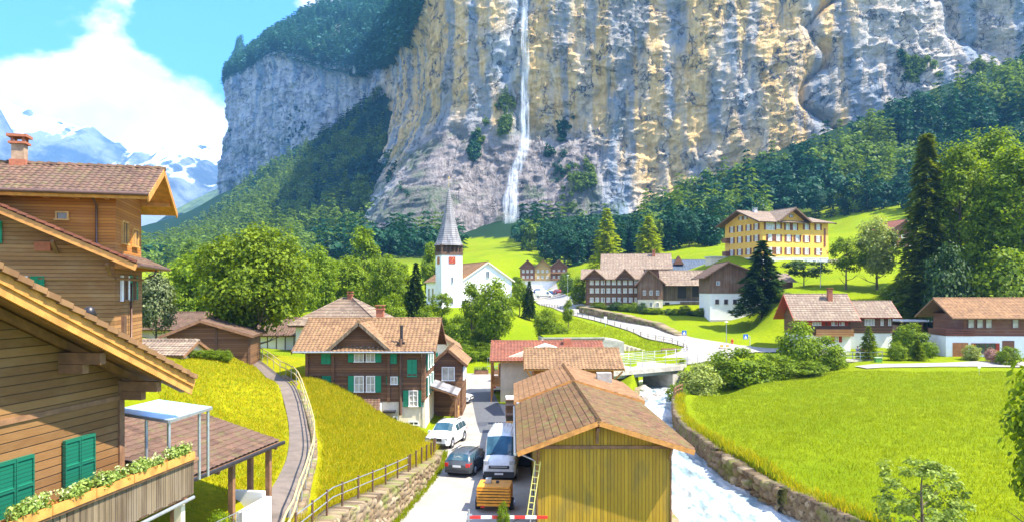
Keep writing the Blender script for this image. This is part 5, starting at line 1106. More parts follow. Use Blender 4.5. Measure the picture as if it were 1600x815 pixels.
def car(label, kind, loc, rz, col, cat='car', scale=1.0, group=None, name='car'):
    """front of the vehicle is local -y"""
    T = thing(name, label, cat, loc, rz, group); T.scale = (scale,)*3
    if kind == 'van':
        W, st = 1.02, [(-3.0,.35,.86,.75,.80,.95,.62),(-2.86,.30,.98,.95,.93,1.22,.74),(-2.3,.28,1.02,1.08,1.0,1.45,.84),(-1.75,.28,1.02,1.25,1.01,2.05,.86),(-1.35,.28,1.02,1.3,1.02,2.42,.88),(-.9,.28,1.02,1.35,1.02,2.52,.90),(.9,.28,1.02,1.35,1.02,2.54,.9),(2.85,.28,1.02,1.35,1.02,2.52,.9),(2.98,.32,.98,1.35,.98,2.45,.86)]
        wsh = (2, 4); side = [(3,5)]; rear = None; wb = (-2.05, 1.95); wr = .36
    elif kind == 'suv':
        W, st = .95, [(-2.38,.38,.74,.68,.68,.82,.45),(-2.25,.30,.90,.82,.86,.98,.62),(-1.6,.26,.95,.98,.92,1.08,.72),(-1.0,.26,.95,1.03,.93,1.14,.74),(-.35,.26,.95,1.05,.94,1.60,.66),(.3,.26,.95,1.06,.94,1.70,.68),(1.2,.26,.95,1.08,.94,1.68,.68),(1.95,.26,.94,1.10,.92,1.58,.64),(2.25,.30,.90,1.05,.88,1.10,.74),(2.36,.36,.84,.8,.8,.84,.6)]
        wsh = (3, 4); side = [(4,5),(5,6),(6,7)]; rear = (7,8); wb = (-1.42, 1.45); wr = .37
    else:
        W, st = .88, [(-2.2,.34,.70,.60,.62,.70,.40),(-2.05,.26,.84,.74,.78,.84,.55),(-1.4,.22,.88,.88,.85,.93,.66),(-.95,.22,.88,.92,.86,1.0,.68),(-.2,.22,.88,.94,.87,1.40,.60),(.4,.22,.88,.95,.87,1.47,.62),(1.3,.22,.88,.96,.87,1.44,.62),(1.9,.22,.87,.98,.85,1.36,.58),(2.2,.26,.84,.95,.82,.99,.68),(2.3,.32,.78,.7,.74,.74,.55)]
        wsh = (3, 4); side = [(4,5),(5,6),(6,7)]; rear = (7,8); wb = (-1.35, 1.35); wr = .33
    body, glass = MB(), MB(); rows = []
    for y, zb, wl, zm, ws, zt, wt in st:
        half = [(wl*.94, zb), (wl, zb+.22), (wl*1.0, (zb+.2+zm)/2), (ws, zm), ((ws*.35+wt*.65), zm+(zt-zm)*.78), (wt, zt-.02), (wt*.55, zt+.03), (0, zt+.045)]
        rows.append([(x, y, z_) for x, z_ in half]+[(-x, y, z_) for x, z_ in half[-2::-1]])
    n = len(rows[0]); V = [p for r_ in rows for p in r_]
    gl = set()
    for a, b in [wsh]+([rear] if rear else []):
        for i in range(a, b):
            for j in (5, 6, 7, 8): gl.add((i, j))
    for a, b in side:
        for i in range(a, b): gl.add((i, 3)); gl.add((i, 10))
    fb, fg = [], []
    for i in range(len(rows)-1):
        for j in range(n-1): (fg if (i, j) in gl else fb).append((i*n+j, (i+1)*n+j, (i+1)*n+j+1, i*n+j+1))
    body.add(V, fb, True); body.add(rows[0], [tuple(range(n))]); body.add(rows[-1], [tuple(range(n-1, -1, -1))])
    body.add([rows[i][k] for i in range(len(rows)) for k in (0, n-1)], [(2*i, 2*i+1, 2*i+3, 2*i+2) for i in range(len(rows)-1)])
    bo = body.build('body', col, T)
    # glass: shrink every pane slightly so painted pillars stay
    G_ = MB()
    for f in fg:
        q = [Vector(V[k]) for k in f]; c = sum(q, Vector())/4; i0, j0 = divmod(f[0], n)
        if j0 in (3, 10): ins = [c+(p-c)*Vector((1,.93,.96)) if False else Vector((p.x, c.y+(p.y-c.y)*.92, c.z+(p.z-c.z)*.9)) for p in q]
        else: ins = q
        nn = (q[1]-q[0]).cross(q[3]-q[0]).normalized(); nn = nn if nn.dot(c-Vector((0,c.y,.6))) > 0 else -nn
        G_.add([p+nn*.012 for p in ins], [(0,1,2,3)], True)
        body_fill = None
    G_.build('windows', CGL, T)
    bk_ = MB(); 
    for f in fg: bk_.add([V[k] for k in f], [(0,1,2,3)], True)
    bk_.build('pillars', col if kind != 'van' else C_BLK, T)
    for y in wb:
        for sx in (-1, 1):
            w_ = link('wheel', MB().mesh('wheel') if False else WHEEL(wr)[0], TYRE, T); w_.location = (sx*(W-.10), y, wr); w_.rotation_euler.z = 0 if sx > 0 else pi
            link('rim', WHEEL(wr)[1], RIM, w_)
            ar = MB(); ar.cyl((0,0,0), wr*1.18, .02, 'x', 20); a_ = ar.build('wheel_arch', C_BLK, T); a_.location = (sx*(W-.0)-(.012 if sx > 0 else .008), y, wr+.02)
    y0, y1 = st[0][0], st[-1][0]
    if kind == 'van':
        boxpart(T, 'bumper', C_BLK, (-.92,.92,y0-.09,y0+.25,.28,.62)); boxpart(T, 'grille', C_BLK, (-.62,.62,y0-.06,y0+.12,.80,.98)); boxpart(T, 'grille_bar', FRAME_W, (-.5,.5,y0-.065,y0-.052,.9,.93))
        for sx in (-1, 1):
            m = MB(); m.prism([(sx*.98,-2.62),(sx*.93,-2.9),(sx*.62,-2.97),(sx*.7,-2.6)], 'z', 1.04, 1.24); m.build('headlight', LAMP, T)
            m = MB(); m.box(sx*1.22-.12, sx*1.22+.12, -1.75,-1.55,1.28,1.75); m.beam((sx*1.0,-1.6,1.45),(sx*1.1,-1.62,1.5),.06); m.build('mirror', C_BLK, T)
        boxpart(T, 'number_plate', PLATE, (-.26,.26,y0-.11,y0-.09,.45,.56)); m = MB(); m.beam((-.6,-2.32,1.5),(-.1,-2.12,1.7),.02); m.beam((.3,-2.32,1.5),(.75,-2.1,1.72),.02); m.build('wiper', C_BLK, T)
        for i in range(9): pass
        boxpart(T, 'roof_ribs', col, *[(-.74+i*.2,-.68+i*.2,-.7,2.7,2.56,2.59) for i in range(8)])
        boxpart(T, 'side_trim', C_BLK, (1.015,1.03,-1.5,1.4,.55,.7), (-1.03,-1.015,-1.5,1.4,.55,.7))
    else:
        zz = .62 if kind == 'suv' else .52
        for sx in (-1, 1):
            m = MB(); m.prism([(sx*.90,y0+.30),(sx*.84,y0+.05),(sx*.48,y0-.04),(sx*.50,y0+.25)], 'z', zz+.06, zz+.24); m.build('headlight', LAMP, T)
            m = MB(); m.prism([(sx*(W-.02),y1-.35),(sx*(W-.06),y1-.02),(sx*.58,y1+.03),(sx*.58,y1-.2)], 'z', zz+.12, zz+.34); m.build('tail_light', TAIL, T)
            m = MB(); m.box(sx*(W+.1)-.1, sx*(W+.1)+.1, -.95,-.78,.95,1.12); m.build('mirror', C_BLK if col is not C_WHITE else col, T)
        m = MB(); m.box(-.42,-.03,y0-.05,y0+.12,zz,zz+.22); m.box(.03,.42,y0-.05,y0+.12,zz,zz+.22); m.build('grille', C_BLK, T)
        boxpart(T, 'lower_grille', C_BLK, (-.72,.72,y0-.035,y0+.15,.30,.46)); boxpart(T, 'rear_bumper', C_BLK, (-.78,.78,y1-.15,y1+.05,.28,.48)); boxpart(T, 'number_plate', PLATE, (-.26,.26,y1+.03,y1+.06,.62,.75)); boxpart(T, 'front_plate', PLATE, (-.26,.26,y0-.06,y0-.04,.49,.6))
        zr_ = st[5][5]; boxpart(T, 'roof_rail', C_BLK, (-.62,-.58,-.2,1.6,zr_+.0,zr_+.05), (.58,.62,-.2,1.6,zr_+.0,zr_+.05))
    return T
_W = {}
def WHEEL(r):
    if r not in _W:
        m = MB(); m.tube([(-.11,0,0),(-.09,0,0),(.09,0,0),(.11,0,0)], [r*.9, r, r, r*.9], 22); k = MB(); k.cyl((.105,0,0), r*.62, .012, 'x', 18)
        for i in range(5): a = i*2*pi/5; k.beam((.122,0,0),(.122,r*.58*cos(a),r*.58*sin(a)), .06, .02)
        _W[r] = (m.mesh('wheel'), k.mesh('rim'))
        _W[r][1].materials.append(RIM)
    return _W[r]
car('white panel van parked facing the camera beside the yellow barn', 'van', (*G(786,735)[:2], .04), R(-4), C_WHITE, 'van', name='panel_van')
c_ = car('white off road car driving towards the camera past the dark timber chalet', 'suv', (*G(698,693)[:2], .04), R(-14), C_WHITE, name='parked_car')
e_ = car('dark grey estate car seen from behind with white lettering on its rear window', 'est', (*G(733,733)[:2], .04), R(180-16), C_GREY, name='estate_car')
text(e_, 'HSP', .3, (0, 2.09, 1.2), (R(-62), 0, pi), FRAME_W)
car('small white hatchback parked by the gallery building at the far end of the road', 'est', (*G(785,611)[:2], .04), R(180-5), C_WHITE, scale=.93, name='parked_car')
car('white car in the shade behind the little porch of the timber chalet', 'est', (-6.3,79.5,.04), R(75), C_WHITE, name='parked_car')
def tcar(px, py, D, lab, kind, rz, col, **k):
    x, y = lvl(px, py, D); car(lab, kind, (x, y, tz1(x, y)+.2), rz, col, **k)
tcar(850, 462, 262, 'cream white camper van parked at the end of the upper car park', 'van', R(85), paint('cream_car_paint', (.70,.66,.55)), cat='van', name='camper_van')
tcar(862, 459, 275, 'dark blue car parked right beside the camper van', 'est', R(60), C_BLUE, name='parked_car')
tcar(875, 459, 270, 'red car in the row of the upper car park', 'est', R(70), C_RED, name='parked_car')
tcar(884, 459, 274, 'second red car, partly hidden in the row of the upper car park', 'est', R(60), paint('crimson_car_paint', (.4,.02,.05)), name='parked_car')
tcar(892, 459, 268, 'silver white car at the right end of the upper car park row', 'est', R(75), C_SILV, name='parked_car')
tcar(903, 474, 214, 'pale car in front of the left end of the long timber building', 'est', R(80), C_SILV, name='parked_car')
tcar(909, 471, 220, 'white car parked behind the pale one beside the long timber building', 'est', R(75), C_WHITE, name='parked_car')
tcar(843, 446, 300, 'small blue car parked below the three gabled hotel', 'est', R(88), C_BLUE, name='parked_car')
tcar(1380, 428, 200, 'dark car parked on the terrace behind the pale garden tree', 'est', R(85), C_GREY, name='parked_car')
# ================================================ trailer, barrier, ladder ...
x, y, _ = G(765, 800); T = thing('compressor_trailer', 'orange slatted equipment trailer standing in front of the white van', 'trailer', (x+.25, y+.5, .0), R(-5))
boxpart(T, 'lid', ORG, (-.85,.85,-.6,.9,1.28,1.36)); m = MB()
for i in range(5): m.box(-.85,.85,-.64,-.6,.55+i*.15,.65+i*.15); m.box(-.89,-.85,-.6,.9,.55+i*.15,.65+i*.15); m.box(.85,.89,-.6,.9,.55+i*.15,.65+i*.15)
m.build('slatted_side', ORG, T); boxpart(T, 'frame', C_BLK, (-.8,.8,-.55,.85,.42,1.27)); boxpart(T, 'chassis', ORG, (-.85,.85,-.7,1.0,.38,.5)); boxpart(T, 'control_box', METAL_G, (-.5,-.2,.1,.45,1.37,1.6)); boxpart(T, 'handle', C_BLK, (.05,.2,.2,.45,1.37,1.45))
boxpart(T, 'tail_light', TAIL, (-.65,-.45,-.74,-.7,.3,.4))
for sx in (-1, 1): w_ = link('wheel', WHEEL(.33)[0], TYRE, T); w_.location = (sx*.9,.1,.33); w_.rotation_euler.z = 0 if sx > 0 else pi; link('rim', WHEEL(.33)[1], RIM, w_)
# barrier
D_ = 37.0; xa, xb = (737-800)/F*D_, (858-800)/F*D_; zb = CZ-(792-455)/F*D_
T = thing('barrier', 'red and white striped barrier pole across the yard entrance', 'barrier', (xa, D_-1.6, 0), 0)
R1 = plain('signal_red', (.60,.03,.02), .45, .1); nseg = 7
Lp = (xb-xa)*.96
for i in range(nseg): m = MB(); m.beam((Lp*i/nseg,0,zb),(Lp*(i+1)/nseg,0,zb-.0),.07,.13); m.build('stripe', R1 if i % 2 == 0 else FRAME_W, T)
m = MB(); m.tube([(-.05,.05,0),(-.05,.05,zb+.35)], .05, 8); m.box(-.15,.1,-.02,.15,zb-.12,zb+.12); m.build('post', METAL_G, T); m = MB(); m.tube([(-.4,-.3,0),(-.4,-.3,zb-.3),(-.3,-.2,zb-.2)], .04, 8); m.build('hook_post', METAL_G, T)
m = MB(); m.tube([(1.9,.0,zb-.25),(2.3,.0,zb-.06),(2.9,.0,zb-.05),(3.1,0,zb-.3)], .02, 6); m.build('cable', C_BLK, T)
m = MB(); m.beam((Lp*.78,0,zb-.05),(Lp*.78,0,zb-.35),.05); m.build('catch', METAL_G, T)
# ladder on the barn
T = thing('ladder', 'yellow ladder hanging slanted against the corner of the yellow barn', 'ladder', (1.0, 37.2, 0))
YL = plain('yellow_ladder_paint', (.62,.56,.16), .5, .15); a, b = Vector((-.30,-.25,.6)), Vector((.12,0,3.3)); dx = Vector((.26,0,-.03))
for o_ in (Vector((0,0,0)), dx): m = MB(); m.beam(a+o_, b+o_, .05, .04); m.build('side_rail', YL, T)
for i in range(9): p = a.lerp(b, (i+.5)/9); m = MB(); m.beam(p, p+dx, .03, .03); m.build('rung', YL, T)
# stacked slatted crates along the barn row
def crate(lab, x, y, z0, n, mat, top=None, w=1.1, d=1.0, cat='crate'):
    T = thing('slatted_crate', lab, cat, (x, y, z0), R(2), 'slatted timber stacks beside the barns'); h = .95
    m = MB()
    for i in range(9): a = -w/2+i*w/8.5; m.box(a, a+.06, -d/2, -d/2+.03, .05, h); m.box(a, a+.06, d/2-.03, d/2, .05, h)
    for i in range(8): a = -d/2+.1+i*d/9; m.box(-w/2, -w/2+.03, a, a+.06, .05, h); m.box(w/2-.03, w/2, a, a+.06, .05, h)
    m.build('slats', mat, T); boxpart(T, 'frame', BEAM_B, (-w/2-.03,w/2+.03,-d/2-.03,d/2+.03,0,.08)); boxpart(T, 'frame', BEAM_B, (-w/2-.03,w/2+.03,-d/2-.03,d/2+.03,h,h+.08)); boxpart(T, 'load', plain('stacked_firewood', (.24,.17,.10), .9, .4, 9), (-w/2+.06,w/2-.06,-d/2+.06,d/2-.06,.1,h-.03))
    if top: boxpart(T, 'cover', top, (-w/2,w/2,-d/2,d/2,h+.08,h+.3))
crate('nearest grey slatted crate with yellow top behind the white van', .15, 52.6, 0, 1, W_GREY, ORG)
crate('slatted crate on top of the nearest stack, yellow frame', .15, 54.8, .95, 1, W_GREY, ORG)
crate('weathered slatted crate in the middle of the row beside the barns', .1, 58.6, 1.15, 1, W_GREY)
crate('dark slatted crate with curved top, third in the row beside the barns', .05, 62.4, 1.3, 1, W_BROWN)
crate('farthest slatted crate under a pale block near the white hatchback', .0, 66.5, 1.2, 1, W_GREY, FRAME_W)
for y_, z_ in ((54.8,.93),(58.6,1.13),(62.4,1.28),(66.5,1.18)):
    T = thing('timber_trestle', {54.8:'trestle under the yellow framed crate', 58.6:'trestle under the weathered middle crate', 62.4:'trestle under the dark curved crate', 66.5:'trestle under the farthest pale topped crate'}[y_], 'trestle', (.05, y_, 0), 0, 'trestles under the crates')
    boxpart(T, 'top', BEAM_O, (-.5,.5,-.45,.45,z_-.12,z_))
    for sx in (-.42, .42):
        for sy in (-.38, .38): boxpart(T, 'leg', BEAM_O, (sx-.05,sx+.05,sy-.05,sy+.05,0,z_-.12))
boxpart(thing('waste_bin', 'dark lidded waste bin in the shade beside the yellow barn', 'bin', (.72,50.6,0)), 'body', C_BLK, (-.45,.45,-.4,.4,.1,1.1)); T = [o for o in bpy.data.objects if o.name == 'waste_bin'][0]
m = MB(); m.prism([(-.42,1.1),(.45,1.1),(.38,1.25),(-.42,1.32)], 'x', -.5, .5); m.build('lid', METAL_D, T); [MB().cyl((sx,.3,.12),.12,.06,'x',12).build('wheel', TYRE, T) for sx in (-.5,.44)]
# planters and yellow machine at the road end
for i, (px, lab) in enumerate(((752,'left concrete planter box with shrubs at the far end of the road'),(779,'right concrete planter box with shrubs beside the green gate'))):
    x, y = (px-800)/F*107, 107.0; T = thing('planter_box', lab, 'planter', (x, y, .03), 0, 'planter boxes at the road end'); boxpart(T, 'box', BEAM_B, (-1.0,1.0,-.4,.4,0,.55)); boxpart(T, 'soil', plain('soil', (.06,.04,.025)), (-.93,.93,-.34,.34,.55,.6))
    V = np.concatenate([leaves(rg, (rg.uniform(-.8,.8),rg.uniform(-.2,.2),.8), .3, 60, .16) for _ in range(8)]); link('shrubs', np_mesh('shrubs', V, quads(V)), M_FLW, T)
T = thing('forklift', 'small yellow forklift like machine parked beyond the white hatchback', 'machine', (*G(787,595)[:2], 0), R(-8)); boxpart(T, 'body', ORG, (-.6,.6,-.9,.9,.3,1.2)); boxpart(T, 'mast', C_BLK, (-.5,-.4,-1.05,-.92,.1,2.4),(.4,.5,-1.05,-.92,.1,2.4),(-.5,.5,-1.05,-.92,2.3,2.4)); boxpart(T, 'cab_roof', ORG, (-.6,.6,-.8,.7,2.15,2.25)); [boxpart(T, 'cab_post', ORG, (a,a+.08,b,b+.08,1.2,2.15)) for a in (-.6,.52) for b in (-.8,.6)]
for sx in (-1, 1):
    for y in (-.6, .6): w_ = link('wheel', WHEEL(.33)[0], TYRE, T); w_.location = (sx*.6, y, .33); w_.rotation_euler.z = 0 if sx > 0 else pi
# signs and lamps
SB = plain('sign_blue', (.02,.12,.45), .4, .05)
for lab, px, py, D, h_ in (('blue square sign with a white triangle beside the upper road bank', 1069, 534, 130, 2.0), ('blue square sign with a white triangle on a bent post by the junction', 1165, 545, 122, 2.6)):
    x, y = lvl(px, py, D); T = thing('road_sign', lab, 'sign', (x, y, tz1(x, y)+.1), 0); boxpart(T, 'panel', SB, (-.38,.38,-.05,-.01,h_-.8,h_)); m = MB(); m.prism([(-.24,h_-.62),(.24,h_-.62),(0,h_-.15)], 'y', -.07, -.052); m.build('white_triangle', FRAME_W, T); boxpart(T, 'mark', FRAME_W, (-.25,.25,-.07,-.052,h_-.74,h_-.68)); MB().tube([(0,0,-.2),(0,0,h_+.02)] if h_ < 2.3 else [(.7,0,-.2),(.7,0,h_-.3),(0,0,h_-.3)], .045, 8).build('post', METAL_G, T)
for lab, px, py, D, h_ in (('slim street lamp with a flat disc head below the white barn', 1135, 536, 128, 3.6), ('tall street lamp at the entrance of the upper car park', 887, 466, 235, 7.5), ('street lamp standing beside the tall spruce on the slope', 1282, 452, 152, 7)):
    x, y = lvl(px, py, D); T = thing('street_lamp', lab, 'street lamp', (x, y, tz1(x, y))); MB().tube([(0,0,-.3),(0,0,h_)], [.07,.045], 8).build('pole', METAL_G, T); MB().lathe([(.02,h_-.02),(.35,h_),(.3,h_+.08),(.02,h_+.12)], 12).build('lamp_head', FRAME_W, T)
x, y = lvl(1144, 536, 127); T = thing('fire_hydrant', 'small red hydrant on the verge right of the junction', 'hydrant', (x, y, tz1(x, y))); MB().lathe([(.2,-.2),(.18,.1),(.14,.15),(.14,.7),(.18,.75),(.12,.9),(.02,.98)], 12).build('body', R1, T); boxpart(T, 'outlet', R1, (-.26,.26,-.07,.07,.48,.6))
x, y = lvl(1132, 541, 124); T = thing('warning_post', 'orange and white striped block on a traffic island at the junction', 'traffic post', (x, y, tz1(x, y)+.12)); boxpart(T, 'base', M_KERB, (-.8,.8,-.5,.5,0,.15)); boxpart(T, 'board', ORG, (-.7,.7,-.05,.05,.2,.5)); boxpart(T, 'stripe', FRAME_W, (-.2,.2,-.06,-.052,.2,.5))
x, y = lvl(946, 513, 155); T = thing('notice_board', 'small white notice post beside the lower railing of the upper road', 'sign', (x, y, tz1(x, y))); boxpart(T, 'panel', FRAME_W, (-.3,.3,-.05,.05,.9,2.0)); boxpart(T, 'post', METAL_G, (-.05,.05,-.04,.04,-.2,.9))
x, y = lvl(1372, 563, 101); T = thing('bin', 'green box bin at the back edge of the field', 'bin', (x, y, tz1(x, y))); boxpart(T, 'body', plain('green_plastic', (.10,.28,.04)), (-.4,.4,-.3,.3,0,.55)); boxpart(T, 'lid', plain('pale_green', (.4,.5,.3)), (-.44,.44,-.34,.34,.55,.63))
x, y = lvl(1530, 590, 89); T = thing('notice_board', 'tiny white sign on a thin stake in the far right of the field', 'sign', (x, y, tz1(x, y))); boxpart(T, 'panel', FRAME_W, (-.16,.16,-.02,.02,.8,1.1)); boxpart(T, 'stake', METAL_G, (-.02,.02,-.015,.015,-.1,.8))
# ================================================ two people on the footbridge
SK = plain('skin', (.55,.33,.22), .6, .05); CL = {'blue': plain('blue_shirt', (.06,.12,.32)), 'pink': plain('salmon_top', (.7,.32,.22)), 'dark': plain('dark_trousers', (.04,.045,.07)), 'hair': plain('brown_hair', (.16,.09,.04)), 'fair': plain('fair_hair', (.5,.36,.16))}
def person(label, loc, rz, top, hair):
    T = thing('person', label, 'person', loc, rz)
    def skin(name, vs, es, rs, mat):
        me = bpy.data.meshes.new(name); me.from_pydata(vs, es, []); o = link(name, me, mat, T)
        o.modifiers.new('skin', 'SKIN'); o.modifiers.new('sub', 'SUBSURF').levels = 1; o.modifiers['sub'].render_levels = 1
        for i, r_ in enumerate(rs): me.skin_vertices[0].data[i].radius = (r_, r_)
        me.skin_vertices[0].data[0].use_root = True; return o
    vs = [(0,0,.93),(0,-.05,1.15),(0,-.12,1.38),(0,-.14,1.5),(0,-.16,1.6),(0,-.17,1.7),
          (.19,-.12,1.38),(.26,-.30,1.15),(.16,-.52,1.05),(.13,-.6,1.05),(-.19,-.12,1.38),(-.26,-.30,1.15),(-.16,-.52,1.05),(-.13,-.6,1.05),
          (.1,0,.88),(.12,-.02,.5),(.12,.03,.08),(.12,-.12,.03),(-.1,0,.88),(-.14,.06,.5),(-.13,.02,.08),(-.13,-.12,.03)]
    es = [(0,1),(1,2),(2,3),(3,4),(4,5),(2,6),(6,7),(7,8),(8,9),(2,10),(10,11),(11,12),(12,13),(0,14),(14,15),(15,16),(16,17),(0,18),(18,19),(19,20),(20,21)]
    skin('body', vs, es, [.14,.135,.14,.055,.09,.085,.06,.045,.035,.03,.06,.045,.035,.03,.085,.06,.045,.04,.085,.06,.045,.04], SK)
    skin('shirt', [(0,0,.92),(0,-.05,1.15),(0,-.12,1.40),(.2,-.12,1.38),(.26,-.28,1.18),(-.2,-.12,1.38),(-.26,-.28,1.18)], [(0,1),(1,2),(2,3),(3,4),(2,5),(5,6)], [.16,.155,.155,.075,.058,.075,.058], top)
    skin('trousers', [(0,0,.95),(.1,0,.86),(.12,-.02,.5),(.12,.03,.12),(-.1,0,.86),(-.14,.06,.5),(-.13,.02,.12)], [(0,1),(1,2),(2,3),(0,4),(4,5),(5,6)], [.15,.1,.075,.06,.1,.075,.06], CL['dark'])
    m = MB(); m.lathe([(.02,1.82),(.09,1.79),(.115,1.72),(.112,1.64),(.06,1.6)], 12, (0,-.13,0)); m.build('hair', hair, T); return T
bx, by = FB.location.x, FB.location.y
person('person in a blue shirt leaning on the footbridge rail', (bx+.15, by+.1, 2.35), R(5), CL['blue'], CL['hair'])
person('person in a salmon top beside the one in blue on the footbridge', (bx+.95, by+.2, 2.35), R(-12), CL['pink'], CL['fair'])
# washing line figure near the upper left chalet omitted: only posts are readable there
# ================================================ foliage
BARK = plain('grey_brown_bark', (.13,.095,.065), .9, .35, 4); BARKD = plain('dark_bark', (.07,.05,.035), .9, .3, 4)
F_SUN = foliage('bright_summer_leaves', (.055,.115,.002), (.26,.36,.005), .44); F_MID = foliage('green_leaves', (.06,.12,.003), (.23,.32,.006), .45)
F_DARK = foliage('dark_needles', (.015,.045,.010), (.06,.115,.015), .22); F_YEL = foliage('lime_needles', (.16,.24,.008), (.40,.46,.015), .5)
F_PALE = foliage('pale_willow_leaves', (.15,.20,.04), (.40,.46,.12), .45); F_FOR = foliage('shaded_forest_leaves', (.004,.040,.020), (.020,.10,.035), .2)  # F_FOR: woodland shade put into the dark leaf colour
F_FOR2 = foliage('sunlit_forest_leaves', (.045,.10,.010), (.17,.26,.02), .38); F_SPR = foliage('spruce_needles', (.045,.085,.006), (.19,.24,.012), .35)  # F_FOR2: sunlight on the wood put into a lighter leaf colour
def cloud(rng, C, rad, nper, size, up=.35, flat=.8, cen=None):
    C = np.asarray(C, float); k = len(C); n = k*nper; rad = np.repeat(np.broadcast_to(rad, k), nper)
    d = rng.normal(size=(n, 3)); d /= np.linalg.norm(d, axis=1)[:,None]; r = rad*rng.random(n)**.5
    p = np.repeat(C, nper, 0)+d*r[:,None]*np.array([1,1,flat])
    o = d if cen is None else (d*.6+(lambda q: q/np.maximum(np.linalg.norm(q, axis=1), .01)[:,None])(p-np.array(cen))*.7)
    nr = o*.8+rng.normal(size=(n, 3))*.45+np.array([0,0,up]); nr /= np.linalg.norm(nr, axis=1)[:,None]
    a = np.cross(nr, rng.normal(size=(n, 3))); a /= np.linalg.norm(a, axis=1)[:,None]; b = np.cross(nr, a)
    s = (size*(.55+.9*rng.random(n)))[:,None]
    return np.stack([p-a*s*.5, p-b*s*.36+nr*s*.06, p+a*s*.5, p+b*s*.36+nr*s*.06], 1).reshape(-1, 3)
def limbs(rng, H, R, base, n=9, r0=.25, lean=0):
    m = MB(); top = H*.8; k = [(0,0,-.4),(lean*.2,0,H*base*.6),(lean*.6,0,H*(base+.15)),(lean,rng.uniform(-.2,.2)*R*.3,top*.8),(lean*1.2,0,top)]
    m.tube(k, [r0*1.35, r0, r0*.72, r0*.35, r0*.1], 9)
    for i in range(n):
        a = i*2.4+rng.uniform(-.4,.4); z = H*(base*.85+(.72-base*.8)*i/n); l = R*rng.uniform(.55,.9)*(1-.4*i/n); x0 = lean*z/H
        e = Vector((x0+cos(a)*l, sin(a)*l, z+l*rng.uniform(.35,.8))); md = Vector((x0+cos(a)*l*.45, sin(a)*l*.45, z+l*.12))
        m.tube([(x0,0,z), md, e], [r0*.42*(1-.5*i/n), r0*.25*(1-.5*i/n), r0*.06], 6)
        for s in (-.5, .5): m.tube([md, (md.x+cos(a+s)*l*.4, md.y+sin(a+s)*l*.4, md.z+l*.35)], [r0*.16, r0*.04], 5)
    return m
def broadleaf(seed, base=.22, R=.34, nc=90, nper=70, leaf=.028, rc=.16, pear=.0, flat=1.0, sprout=0):
    """crown for a tree one metre tall; shape is scaled when planted"""
    rng = np.random.default_rng(seed); C = []; zc = (base+1)/2; hz = (1-base)/2
    lob = rng.normal(size=(7, 3)); lob /= np.linalg.norm(lob, axis=1)[:,None]; lw = rng.uniform(-.25,.25,7)
    while len(C) < nc:
        d = rng.normal(size=3); d /= np.linalg.norm(d); r = rng.uniform(.35, 1)**.5*(1+sum(w_*max(0, d@l)**3 for w_, l in zip(lw, lob))); r = min(r, 1.12)
        w_ = 1-pear*(d[2]*r) if pear else 1
        C.append((d[0]*r*(R-rc*.55)*w_, d[1]*r*(R-rc*.55)*w_, zc+d[2]*r*(hz-rc*.35)))
    C = np.array(C); rad = rc*rng.uniform(.55, 1.0, nc)
    return cloud(rng, C, rad, nper, leaf, cen=(0,0,zc-.1), flat=.75)
def conifer(seed, R=.17, base=.08, nw=22, nper=55, leaf=.03, droop=.35):
    rng = np.random.default_rng(seed); V = []
    for i in range(nw):
        t = i/(nw-1); z = base+(1-base)*t**.92; rr = R*(1-t)**.85*(.85+.3*rng.random())+.012; nb = max(4, int(9*(1-t))+3)
        for k in range(nb):
            a = 2*pi*(k+rng.random()*.7)/nb+i*1.1; l = rr*rng.uniform(.7,1.12); s = rng.random((nper//3, 1))**.7
            p = np.concatenate([np.cos(a)*l*s, np.sin(a)*l*s, z-droop*l*s**1.6+.02*(1-s)], 1)+rng.normal(size=(nper//3, 3))*rr*.10*(1-s*.5)
            dr_ = np.array([cos(a), sin(a), -droop]); dr_ /= np.linalg.norm(dr_); sd_ = np.array([-sin(a), cos(a), 0]); m = len(p)
            q = sd_*rng.uniform(-1, 1, (m, 1))*.8+dr_; q /= np.linalg.norm(q, axis=1)[:,None]
            b = np.cross(q, [0,0,1]+rng.normal(size=(m, 3))*.35); b /= np.linalg.norm(b, axis=1)[:,None]; s_ = leaf*(.6+.8*rng.random((m, 1)))
            V.append(np.stack([p-b*s_*.3, p+q*s_*.2+b*0-[0,0,1]*s_*.15, p+b*s_*.3+q*s_*.1, p+q*s_], 1).reshape(-1, 3))
    return np.concatenate(V)
CR = {}
def crown_mesh(k):
    if k not in CR:
        f = {'oak': lambda: broadleaf(1, .2, .46, 190, 110, .026, .13), 'ash': lambda: broadleaf(2, .15, .36, 110, 70, .034, .15), 'lime': lambda: broadleaf(3, .12, .33, 110, 70, .034, .15, pear=.25),
             'tall': lambda: broadleaf(4, .12, .25, 90, 70, .032, .12, pear=.2), 'loose': lambda: broadleaf(6, .25, .36, 60, 60, .035, .12), 'bush': lambda: broadleaf(7, -.15, .55, 70, 70, .05, .24), 'bushb': lambda: broadleaf(8, -.1, .6, 60, 60, .055, .22),
             'big': lambda: broadleaf(9, .08, .24, 250, 90, .0185, .085, pear=.15), 'spruce': lambda: conifer(10, .16, .05, 38, 110, .032), 'fir': lambda: conifer(11, .27, .10, 26, 150, .045, .25), 'larch': lambda: conifer(12, .27, .05, 26, 110, .04, .15),
             'cone': lambda: conifer(13, .36, -.02, 22, 90, .06, .1), 'fa': lambda: broadleaf(14, .02, .36, 26, 34, .075, .17), 'fb': lambda: broadleaf(15, .0, .30, 26, 34, .075, .16), 'fc': lambda: conifer(16, .18, .0, 13, 24, .075),
             'young': lambda: broadleaf(18, .12, .34, 110, 40, .028, .07)}[k]()
        CR[k] = np_mesh('crown', f, quads(f), False, False)
    return CR[k]
TR = {}
